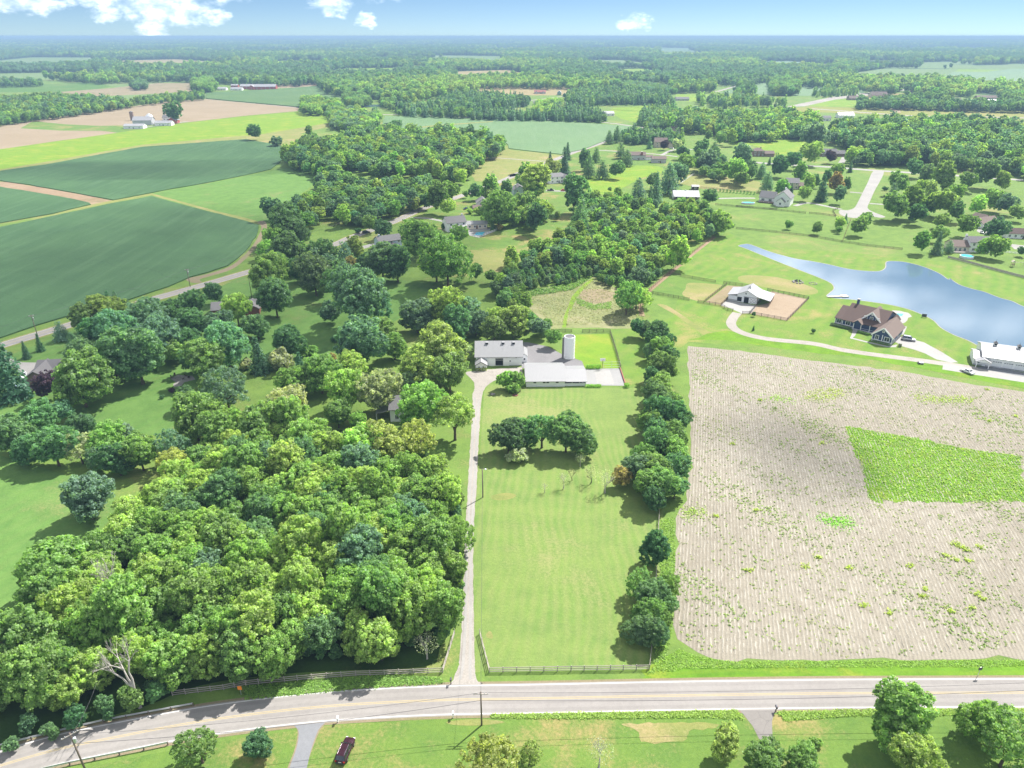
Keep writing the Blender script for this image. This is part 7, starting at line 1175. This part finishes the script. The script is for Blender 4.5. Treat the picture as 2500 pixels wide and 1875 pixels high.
b = Bld('bench', 'black bench on the bank at the right shore of the pond', 'bench', 'v1', 1885, 560, -20); b.box('seat', -.9, .9, -.3, .3, .45, .52, 'metal_dark'); b.box('backrest', -.9, .9, .28, .34, .52, 1.6, 'metal_dark')
for x in (-.8, .8): b.box('leg', x - .04, x + .04, -.28, .28, 0, .45, 'metal_dark')
b = Bld('swing_set', 'wooden swing set with slide on the lawn at the right edge', 'swing set', 'v5', 2060, 1310, -10)
for x in (-2.0, 2.2):
    for sg in (-1, 1): b.part('leg', MB().beam((x, sg * 1.0, 0), (x, 0, 2.4), .1, .1), 'wood_grey')
b.part('beam', MB().beam((-2.4, 0, 2.4), (2.4, 0, 2.4), .12, .14), 'wood_pale')
for x in (-.8, .9): b.part('swing', MB().box(x - .25, x + .25, -.1, .1, .5, .55).box(x - .25, x - .23, -.02, .02, .55, 2.35).box(x + .23, x + .25, -.02, .02, .55, 2.35), 'wood_brown')
b.part('tower', MB().box(-3.4, -2.2, -.7, .7, 1.2, 1.35).box(-3.4, -3.3, -.7, -.6, 0, 2.6).box(-2.3, -2.2, -.7, -.6, 0, 2.6).box(-3.4, -3.3, .6, .7, 0, 2.6).box(-2.3, -2.2, .6, .7, 0, 2.6), 'wood_brown'); b.part('tower_roof', MB().hexa([(-3.6, -.9, 2.5), (-2.0, -.9, 2.5), (-2.0, .9, 2.5), (-3.6, .9, 2.5), (-2.9, -.9, 3.3), (-2.7, -.9, 3.3), (-2.7, .9, 3.3), (-2.9, .9, 3.3)]), 'wood_pale')
# ------------------------------------------------------------------ vehicles
def car(name, label, p, head, pm, kind='suv', L=4.8, z=.04, sc_=1.0):
    root = empty(name, (p[0], p[1], z), head, label, 'pickup truck' if kind == 'pickup' else 'car'); root.scale = (sc_,) * 3; hl = L / 2
    tall = dict(suv=1.0, sedan=.84, pickup=1.02)[kind]; zb = 1.02 * tall
    st = [(hl, .62, .38, .5, .62 * tall), (hl - .12, .80, .34, .58, .78 * tall), (hl - .45, .90, .32, .62, .88 * tall), (hl - 1.35, .94, .30, .66, zb), (0, .95, .30, .68, zb + .02), (-hl + .5, .94, .30, .68, zb + .03), (-hl + .1, .88, .34, .66, zb), (-hl, .78, .40, .62, .92 * tall)]
    m = MB(); rings = []
    for x, w, z0, zm, zt in st:
        i = len(m.v); rings.append(i); m.v += [(x, -w * .92, z0), (x, -w, zm), (x, -w * .96, zt - .1), (x, -w * .84, zt), (x, w * .84, zt), (x, w * .96, zt - .1), (x, w, zm), (x, w * .92, z0)]
    for a, c in zip(rings, rings[1:]):
        for k_ in range(8): m.f.append((a + k_, a + (k_ + 1) % 8, c + (k_ + 1) % 8, c + k_))
    m.f.append(tuple(rings[0] + k_ for k_ in range(8))); m.f.append(tuple(rings[-1] + k_ for k_ in range(8))); body = m.build('body', pm, root, True)
    body.modifiers.new('bevel', 'BEVEL').width = .05
    if kind == 'suv': g0, g1, t0, t1, zt = hl - 1.25, -hl + .12, hl - 2.0, -hl + .55, 1.70
    elif kind == 'sedan': g0, g1, t0, t1, zt = hl - 1.35, -hl + .75, hl - 2.1, -hl + 1.5, 1.38
    else: g0, g1, t0, t1, zt = hl - 1.4, -.55, hl - 2.1, -.40, 1.78
    MB().hexa([(g0, -.82, zb - .02), (g0, .82, zb - .02), (g1, .82, zb - .02), (g1, -.82, zb - .02), (t0, -.66, zt), (t0, .66, zt), (t1, .66, zt), (t1, -.66, zt)]).build('window_glass', 'car_glass', root)
    rf = MB().hexa([(t0 + .06, -.68, zt), (t0 + .06, .68, zt), (t1 - .08, .68, zt), (t1 - .08, -.68, zt), (t0 - .1, -.60, zt + .07), (t0 - .1, .60, zt + .07), (t1 + .05, .60, zt + .07), (t1 + .05, -.60, zt + .07)]).build('roof', pm, root)
    for sg in (-1, 1):
        pl = MB().beam((g0, sg * .83, zb - .02), (t0, sg * .68, zt + .02), .07, .07).beam((g1, sg * .83, zb - .02), (t1, sg * .68, zt + .02), .10, .07); pl.beam(((t0 + t1) / 2 + .1, sg * .835, zb), ((t0 + t1) / 2 + .1, sg * .68, zt), .07, .06); pl.build('pillar', pm, root)
        MB().box(hl - .16, hl - .02, sg * .62 - .16, sg * .62 + .16, .62 * tall, .76 * tall).build('headlight', 'lamp_clear', root); MB().box(-hl - .01, -hl + .1, sg * .70 - .12, sg * .70 + .12, .72 * tall, .98 * tall).build('taillight', 'lamp_red', root)
        MB().box(g0 - .35, g0 - .2, sg * .96 - .1, sg * .96 + .1, zb, zb + .14).build('mirror', pm, root)
        if kind == 'suv': MB().beam((t0 - .1, sg * .58, zt + .1), (t1 + .1, sg * .58, zt + .1), .05, .05).build('roof_rail', 'chrome', root)
        for x in (hl - .95, -hl + .95):
            w = MB().tube([(x, sg * .96, .34), (x, sg * .74, .34)], .34, 14).build('wheel', 'rubber', root); MB().tube([(x, sg * .975, .34), (x, sg * .955, .34)], .21, 10).build('rim', 'chrome', w)
    MB().box(hl - .1, hl + .04, -.7, .7, .36, .52).build('bumper', pm, root); MB().box(-hl - .06, -hl + .08, -.72, .72, .38, .58).build('bumper', 'metal_dark' if kind != 'sedan' else pm, root); MB().box(-hl - .02, -hl + .02, -.25, .25, .70, .82).build('number_plate', 'white_trim', root)
    if kind == 'pickup': MB().box(-hl + .12, g1 - .05, -.70, .70, zb - .3, zb + .05).build('truck_bed', 'metal_dark', root)
    return root
pa, pb = W('v8', 1140, 660, .6), W('v8', 925, 1150, .6); hd = math.atan2(pa[1] - pb[1], pa[0] - pb[0]); pc_ = (pa + pb) / 2
car('parked_car', 'dark maroon sport utility car parked on the near lawn', pc_, hd, 'car_maroon', 'suv', 4.7)
car('parked_car', 'silver sport utility car on the bright drive beside the dark blue house', W('v1', 1605, 965), R_(-28), 'car_silver', 'suv', 4.9); car('parked_car', 'white car parked on the concrete strip near the white garage', W('v3', 745, 1195), R_(112), 'car_white', 'sedan', 4.6)
car('pickup_truck', 'white pickup parked beside the brown ranch house', W('v7', 262, 535), R_(-55), 'car_white', 'pickup', 5.4); car('pickup_truck', 'black pickup on the short drive below the hipped roof house', W('w4', 145, 500), R_(6), 'car_black', 'pickup', 5.4); car('parked_car', 'small red car half hidden behind the large dark tree', W('w4', 325, 502), R_(5), 'car_red', 'sedan', 4.4)
car('parked_car', 'dark blue car in front of the low tan wing', W('v6', 1368, 428), R_(15), 'car_blue', 'sedan', 4.6); car('parked_car', 'dark car on the winding road below the trees', W('v6', 75, 735), R_(35), 'car_black', 'suv', 4.7); car('parked_car', 'pale blue car on the pad of the tan roofed house', W('v5', 1425, 715), R_(60), 'car_silver', 'sedan', 4.6); car('parked_car', 'silver car in front of the tall tan stone house', W('w5', 1400, 738), R_(5), 'car_silver', 'sedan', 4.6)
b = Bld('covered_boat', 'boat under a pale blue tarpaulin beside the brown ranch house', 'boat', 'v7', 250, 650, 35); b.part('hull', MB().hexa([(-2.6, -.7, .5), (2.2, -.3, .5), (2.2, .3, .5), (-2.6, .7, .5), (-2.8, -1.1, 1.2), (3.2, -.25, 1.35), (3.2, .25, 1.35), (-2.8, 1.1, 1.2)]), 'white_trim'); b.part('tarpaulin', MB().hexa([(-2.85, -1.15, 1.15), (3.25, -.3, 1.3), (3.25, .3, 1.3), (-2.85, 1.15, 1.15), (-2.4, -.2, 1.75), (1.6, -.1, 1.8), (1.6, .1, 1.8), (-2.4, .2, 1.75)]), 'tarp'); b.part('trailer', MB().beam((-2.4, 0, .4), (4.2, 0, .4), .12, .12).box(-.8, .8, -1.0, 1.0, .35, .45), 'metal_dark')
for sg in (-1, 1): b.part('wheel', MB().tube([(-.6, sg * 1.0, .32), (-.6, sg * .8, .32)], .32, 12), 'rubber')
b = Bld('riding_mower', 'black and white riding mower on the grass strip by the stubble field', 'mower', 'v1', 1820, 1390, -12); b.box('deck', -.9, .9, -.6, .6, .15, .35, 'metal_dark'); b.part('hood', MB().hexa([(.1, -.35, .35), (.95, -.35, .35), (.95, .35, .35), (.1, .35, .35), (.15, -.3, .85), (.85, -.3, .75), (.85, .3, .75), (.15, .3, .85)]), 'white_trim'); b.box('seat', -.5, 0, -.25, .25, .5, .62, 'white_trim'); b.box('backrest', -.55, -.45, -.25, .25, .62, 1.0, 'white_trim')
for x, r in ((-.6, .3), (.65, .2)):
    for sg in (-1, 1): b.part('wheel', MB().tube([(x, sg * .6, r), (x, sg * .42, r)], r, 12), 'rubber')
# ------------------------------------------------------------------ stubble rows, weeds and rough grass
srng = np.random.default_rng(31)
FIELD = [T('n', *p) for p in [(195, 120), (500, 145), (900, 200), (1400, 262), (1800, 335), (2133, 388), (2600, 470), (2650, 1850), (2133, 1850)]] + [T('r', *p) for p in [(1700, 92), (1000, 95), (880, 70), (790, 0)]] + [T('n', *p) for p in [(125, 1640), (130, 1300), (135, 1100), (195, 1000), (220, 800), (220, 500), (210, 300)]]
GREEN = [T('n', *p) for p in [(1095, 570), (1400, 620), (1800, 700), (2110, 745), (2145, 1000), (1750, 1012), (1240, 1000), (1190, 800), (1150, 690)]]
ud = np.array([math.sin(R_(14.3)), math.cos(R_(14.3))]); vd = np.array([ud[1], -ud[0]]); fw = np.array([G(*p)[:2] for p in FIELD]); su, sv = fw @ ud, fw @ vd; V_ = []
for s_ in np.arange(sv.min(), sv.max(), .76):
    t = np.arange(su.min(), su.max(), 1.05) + srng.uniform(-.15, .15); c = t[:, None] * ud + (s_ + srng.normal(0, .075, len(t)))[:, None] * vd; ok = inside(FIELD, project(np.c_[c, np.zeros(len(c))]))
    keep = ok[:-1] & ok[1:] & (srng.uniform(0, 1, len(t) - 1) > .30)
    w = srng.uniform(.05, .17, len(t)); h = srng.uniform(.03, .15, len(t)); l3 = np.c_[c - vd * w[:, None], np.full(len(t), .02)]; m3 = np.c_[c, h]; r3 = np.c_[c + vd * w[:, None], np.full(len(t), .02)]
    i = np.where(keep)[0]; V_.append(np.stack([l3[i], m3[i], m3[i + 1], l3[i + 1]], 1)); V_.append(np.stack([m3[i], r3[i], r3[i + 1], m3[i + 1]], 1))
tag(link('stubble_rows', quads_mesh('stubble_rows', np.concatenate(V_), None, 'straw')), 'rows of cut straw stubble across the pale field', None, None, 'stuff')
def tufts(name, label, xy, rad, hgt, nq, leaf, tint):
    n = len(xy); idx = np.repeat(np.arange(n), nq); r = srng.uniform(.5, 1.2, n) * rad; o = srng.normal(0, .5, (n * nq, 2)) * r[idx][:, None]; z = np.abs(srng.normal(0, .5, n * nq)) * hgt
    o_ = link(name, quads_mesh(name, cards(np.c_[xy[idx] + o, z + .05], srng.normal(0, .4, (n * nq, 3)) + np.array([0.15, .1, 1.1]), leaf * srng.uniform(.6, 1.4, n * nq), srng), srng.uniform(0, 1, n * nq), 'leaf')); o_['tint'] = list(tint); return tag(o_, label, None, None, 'stuff')
def scatter(poly, n, z=0.0):
    w = np.array([G(*p)[:2] for p in poly]); lo, hi_ = w.min(0), w.max(0); q = srng.uniform(lo, hi_, (n * 3, 2)); q = q[inside(poly, project(np.c_[q, np.zeros(len(q))]))]; return q[:n]
gp = [np.array([*G(*p)[:2], 0]) for p in GREEN]; sheet('weed_ground', gp, 7 * Z, 'grass_verge', 'green weedy ground of the patch in the stubble', rough=(1.2, .5))
q = scatter(GREEN, 6000); bare_ = np.sin(q[:, 0] * .5) * np.sin(q[:, 1] * .37) + srng.normal(0, .4, len(q)) < .75; tufts('weed_patch', 'dense green weed patch in the stubble field', q[bare_], .45, .16, 5, .12, (.115, .185, .035))
q = scatter(GREEN, 700); tufts('weed_flowers', 'yellow green plants scattered through the weed patch', q, .3, .55, 5, .15, (.17, .21, .04))
q = scatter(FIELD, 26000); nse = np.sin(q[:, 0] * .11 + 1) * np.sin(q[:, 1] * .083 + 2) + .6 * np.sin(q[:, 0] * .31 + q[:, 1] * .23) + srng.normal(0, .55, len(q)); q1 = q[(nse > .85) | (srng.uniform(0, 1, len(q)) < .05)]; tufts('field_weeds', 'scattered green weeds between the stubble rows', q1, .30, .22, 5, .15, (.120, .165, .055)); q2 = q[(nse < -1.25)]; tufts('field_weeds', 'dull green weed seedlings in the stubble field', q2, .26, .2, 4, .13, (.14, .17, .070))
q = np.concatenate([np.array([W('n', *p)[:2]]) + srng.normal(0, .35, (14, 2)) * np.array([1.3, 1]) for p in [(1755, 1265), (1780, 1275), (1800, 1290), (1735, 1250), (965, 670), (445, 672), (945, 1330), (865, 1385), (535, 1407), (1475, 1380), (1690, 1320), (1740, 1345), (1800, 1345), (1875, 1272), (1120, 1393), (1210, 1610), (1560, 1515), (1860, 1545), (1895, 1570), (1830, 1625), (1545, 1555), (1355, 1655), (1700, 1640), (585, 1055), (350, 1090), (1915, 357), (1930, 540), (2085, 515), (605, 420)]]); tufts('weed_clumps', 'bright yellow green weed clumps in the stubble field', q, .35, .5, 6, .15, (.17, .215, .04))
for poly, n, lab, tn, hh in (([T('n', *p) for p in [(940, 1100), (1140, 1110), (1130, 1150), (1060, 1150), (960, 1120)]], 260, 'small green weed patch in the middle of the stubble', (.10, .20, .03), .4), ([T('n', *p) for p in [(660, 400), (800, 410), (790, 430), (660, 425)]], 120, 'upper small green weed patch in the stubble', (.12, .20, .03), .4), ([T('n', *p) for p in [(860, 380), (1060, 350), (1120, 380), (1000, 420), (870, 415)]], 420, 'olive weed patch at the top of the stubble field', (.14, .17, .045), .4), ([T('n', *p) for p in [(1500, 400), (1860, 410), (1840, 430), (1560, 425)]], 420, 'olive weed strip at the top right of the stubble', (.14, .18, .045), .4), ([T('n', *p) for p in [(160, 1060), (250, 1030), (270, 1080), (190, 1110)]], 150, 'weed patch at the left edge of the stubble', (.13, .18, .04), .4)):
    qc = scatter(poly, n); tufts('weed_clumps', lab, qc + srng.normal(0, 1.3, qc.shape), .3, hh * .7, 5, .12, tuple(1.25 * v for v in tn))
for poly, n, lab, tn, hh, lf in (([T('r', *p) for p in [(0, 332), (600, 322), (1020, 314), (1045, 352), (900, 342), (430, 348), (0, 345)]], 3000, 'tall ditch grass beside the near side of the road', (.135, .190, .045), .16, .11), ([T('r', *p) for p in [(1185, 320), (1500, 312), (2300, 306), (2300, 330), (1500, 336), (1220, 358)]], 2600, 'tall ditch grass right of the cracked drive', (.135, .190, .045), .16, .11), ([T('r', *p) for p in [(640, 165), (780, 62), (860, 92), (1000, 112), (1700, 108), (2500, 104), (2500, 130), (1400, 135), (800, 140)]], 3800, 'rough grass at the edge of the stubble field', (.125, .190, .04), .12, .10), ([T('q', *p) for p in [(0, 720), (850, 645), (1200, 630), (1500, 650), (1520, 690), (900, 730), (300, 785), (0, 815)]], 3000, 'lush verge grass below the wood fence', (.10, .165, .04), .18, .12), ([T('m', *p) for p in [(1215, 760), (1290, 740), (1300, 1000), (1280, 1400), (1240, 1600), (1180, 1600), (1190, 1400), (1215, 1050)]], 2200, 'rough green strip between tree row and stubble', (.12, .185, .04), .18, .12)):
    tufts('rough_grass', lab, scatter(poly, n), .3, hh, 4, lf, tn)
mp = [T('f', *p) for p in [(260, 1420), (560, 1340), (760, 1300), (900, 1370), (1080, 1450), (1150, 1620), (800, 1640), (430, 1640)]]; q = scatter(mp, 2600); tufts('meadow_grass', 'clumps of dry and green weeds in the rough meadow', q, .5, .3, 4, .16, (.130, .135, .075)); q = scatter([T('f', *p) for p in [(620, 1440), (760, 1490), (880, 1470), (880, 1520), (740, 1530), (630, 1490)]], 600); tufts('meadow_grass', 'green weed band below the round brown patch', q, .5, .3, 4, .18, (.095, .160, .04)); q = scatter([T('f', *p) for p in [(240, 1380), (420, 1370), (640, 1310), (760, 1260), (740, 1290), (600, 1380), (420, 1410), (260, 1430)]], 1500); tufts('meadow_grass', 'green scrub along the lower edge of the thicket', q, .7, .7, 5, .24, (.085, .145, .04))
# ------------------------------------------------------------------ which tree is which
ORD = ['closest', 'second closest', 'third closest', 'fourth closest', 'fifth closest', 'sixth closest', 'seventh closest', 'eighth closest']
GRP = dict(wood='trees of the dense wood beside the drive', row='trees along the lawn', snag='dead trees in the wood')
lm = list(LAND.items()); lp = np.array([p for _, p in lm]); txy = np.array([(t_[0].location.x, t_[0].location.y) for t_ in TREES]); key = [(t_[1], t_[2]) for t_ in TREES]
kinds_at = {}
for i, k_ in enumerate(key): kinds_at.setdefault(k_, []).append(i)
rank = {}
for k_, ids in kinds_at.items():
    D_ = np.linalg.norm(txy[ids][:, None] - lp[None], axis=2)
    for j in range(len(lm)):
        for n_, i in enumerate(np.argsort(D_[:, j])): rank[(ids[i], j)] = n_
used = set()
for i, t_ in enumerate(TREES):
    d = np.linalg.norm(lp - txy[i], axis=1); best = None
    for j in np.argsort(d)[:6]:
        r_ = rank[(i, j)]
        if r_ < len(ORD) and (best is None or r_ < best[0] - 1): best = (r_, j)
    what = f'{CNAME[t_[2]]} {WORDS[t_[1]]}' if t_[1] != 'shrub' or len(CNAME[t_[2]]) else ''
    if t_[1] == 'bare': what = 'nearly bare twiggy tree'
    if best is not None:
        lab = f'{what}, {ORD[best[0]]} such tree to {lm[best[1]][0]}'
        if len(lab.replace(',', '').split()) > 16: lab = lab.replace(' such tree', '')
        if len(lab.replace(',', '').split()) > 16: lab = lab.replace(' to the ', ' to ')
        if t_[1] == 'shrub': lab = lab.replace('such tree', 'such shrub')
    else: lab = f'{what} deep inside the dense wood beside the drive'
    tag(t_[0], lab, 'shrub' if t_[1] == 'shrub' else 'tree', GRP.get(t_[4], 'scattered trees of the farms and house lots'))
# ------------------------------------------------------------------ haze
m, nt = new_mat('haze_air'); pv = nt.n('ShaderNodeVolumePrincipled'); pv.inputs['Color'].default_value = (0.30, 0.46, 0.64, 1); pv.inputs['Density'].default_value = 1.75e-4; pv.inputs['Anisotropy'].default_value = 0.0
oo = nt.n('ShaderNodeOutputMaterial'); nt.t.links.new(pv.outputs[0], oo.inputs['Volume'])
hz = MB().box(-61000, 61000, -61000, 61000, -1.0, 108.0).build('haze', 'haze_air'); tag(hz, 'thin blue summer haze over the far woods', None, None, 'stuff')
# ------------------------------------------------------------------ clouds drifting overhead, out of view, that shade parts of the ground
m, nt = new_mat('cloud'); tc = nt.n('ShaderNodeTexCoord').outputs['Object']; n1 = nt.noise(tc, 0.011, 6, 0.6); ln = nt.n('ShaderNodeVectorMath', operation='LENGTH'); at_ = nt.n('ShaderNodeAttribute', attribute_type='OBJECT', attribute_name='inv_size'); vm = nt.n('ShaderNodeVectorMath', operation='MULTIPLY'); nt.put(vm.inputs[0], tc); nt.t.links.new(at_.outputs['Vector'], vm.inputs[1]); nt.t.links.new(vm.outputs[0], ln.inputs[0])
dn = nt.math('ADD', nt.math('SUBTRACT', 1.0, ln.outputs['Value']), nt.math('MULTIPLY', nt.math('SUBTRACT', n1, 0.5), 1.5)); al = nt.math('MULTIPLY', nt.step(dn, 0.0, 0.9), 0.50)
tb = nt.n('ShaderNodeBsdfTransparent'); df = nt.n('ShaderNodeBsdfDiffuse'); df.inputs[0].default_value = (.9, .9, .9, 1); tl = nt.n('ShaderNodeBsdfTranslucent'); tl.inputs[0].default_value = (.9, .9, .9, 1); m1 = nt.n('ShaderNodeMixShader'); m1.inputs[0].default_value = .5; nt.t.links.new(df.outputs[0], m1.inputs[1]); nt.t.links.new(tl.outputs[0], m1.inputs[2]); m2 = nt.n('ShaderNodeMixShader'); nt.put(m2.inputs[0], al); nt.t.links.new(tb.outputs[0], m2.inputs[1]); nt.t.links.new(m1.outputs[0], m2.inputs[2]); oo = nt.n('ShaderNodeOutputMaterial'); nt.t.links.new(m2.outputs[0], oo.inputs[0])
def cloud(label, p, rx, ry, rz_, alt, ang, seed):
    cx = p[0] + SUN_DIR.x / SUN_DIR.z * alt; cy = p[1] + SUN_DIR.y / SUN_DIR.z * alt; bm = bmesh.new(); bmesh.ops.create_icosphere(bm, subdivisions=4, radius=1.0); rg = np.random.default_rng(seed); ax = unit(rg.normal(size=(14, 3)))
    for v in bm.verts:
        k_ = .62 + .36 * max(0, max(float(np.dot(a, v.co)) for a in ax)) ** 6; v.co = Vector((v.co.x * rx * k_, v.co.y * ry * k_, v.co.z * rz_ * k_ if v.co.z > 0 else v.co.z * rz_ * .3))
    me = bpy.data.meshes.new('cloud'); bm.to_mesh(me); bm.free(); me.polygons.foreach_set('use_smooth', [True] * len(me.polygons)); o = mesh_obj('cloud', me, 'cloud'); o.location = (cx, cy, alt); o.rotation_euler.z = ang; o['inv_size'] = [1 / rx, 1 / ry, 1 / rz_]; tag(o, label, 'cloud')
cloud('large white cumulus cloud shading the soybean field and house lots', (-170, 340), 240, 230, 60, 900, .5, 1)
cloud('small white cumulus cloud shading part of the stubble field', W('n', 700, 640), 30, 40, 14, 800, .3, 2)
cloud('flat white cumulus cloud shading the upper soybean field', (-330, 640), 190, 70, 40, 900, .2, 3)
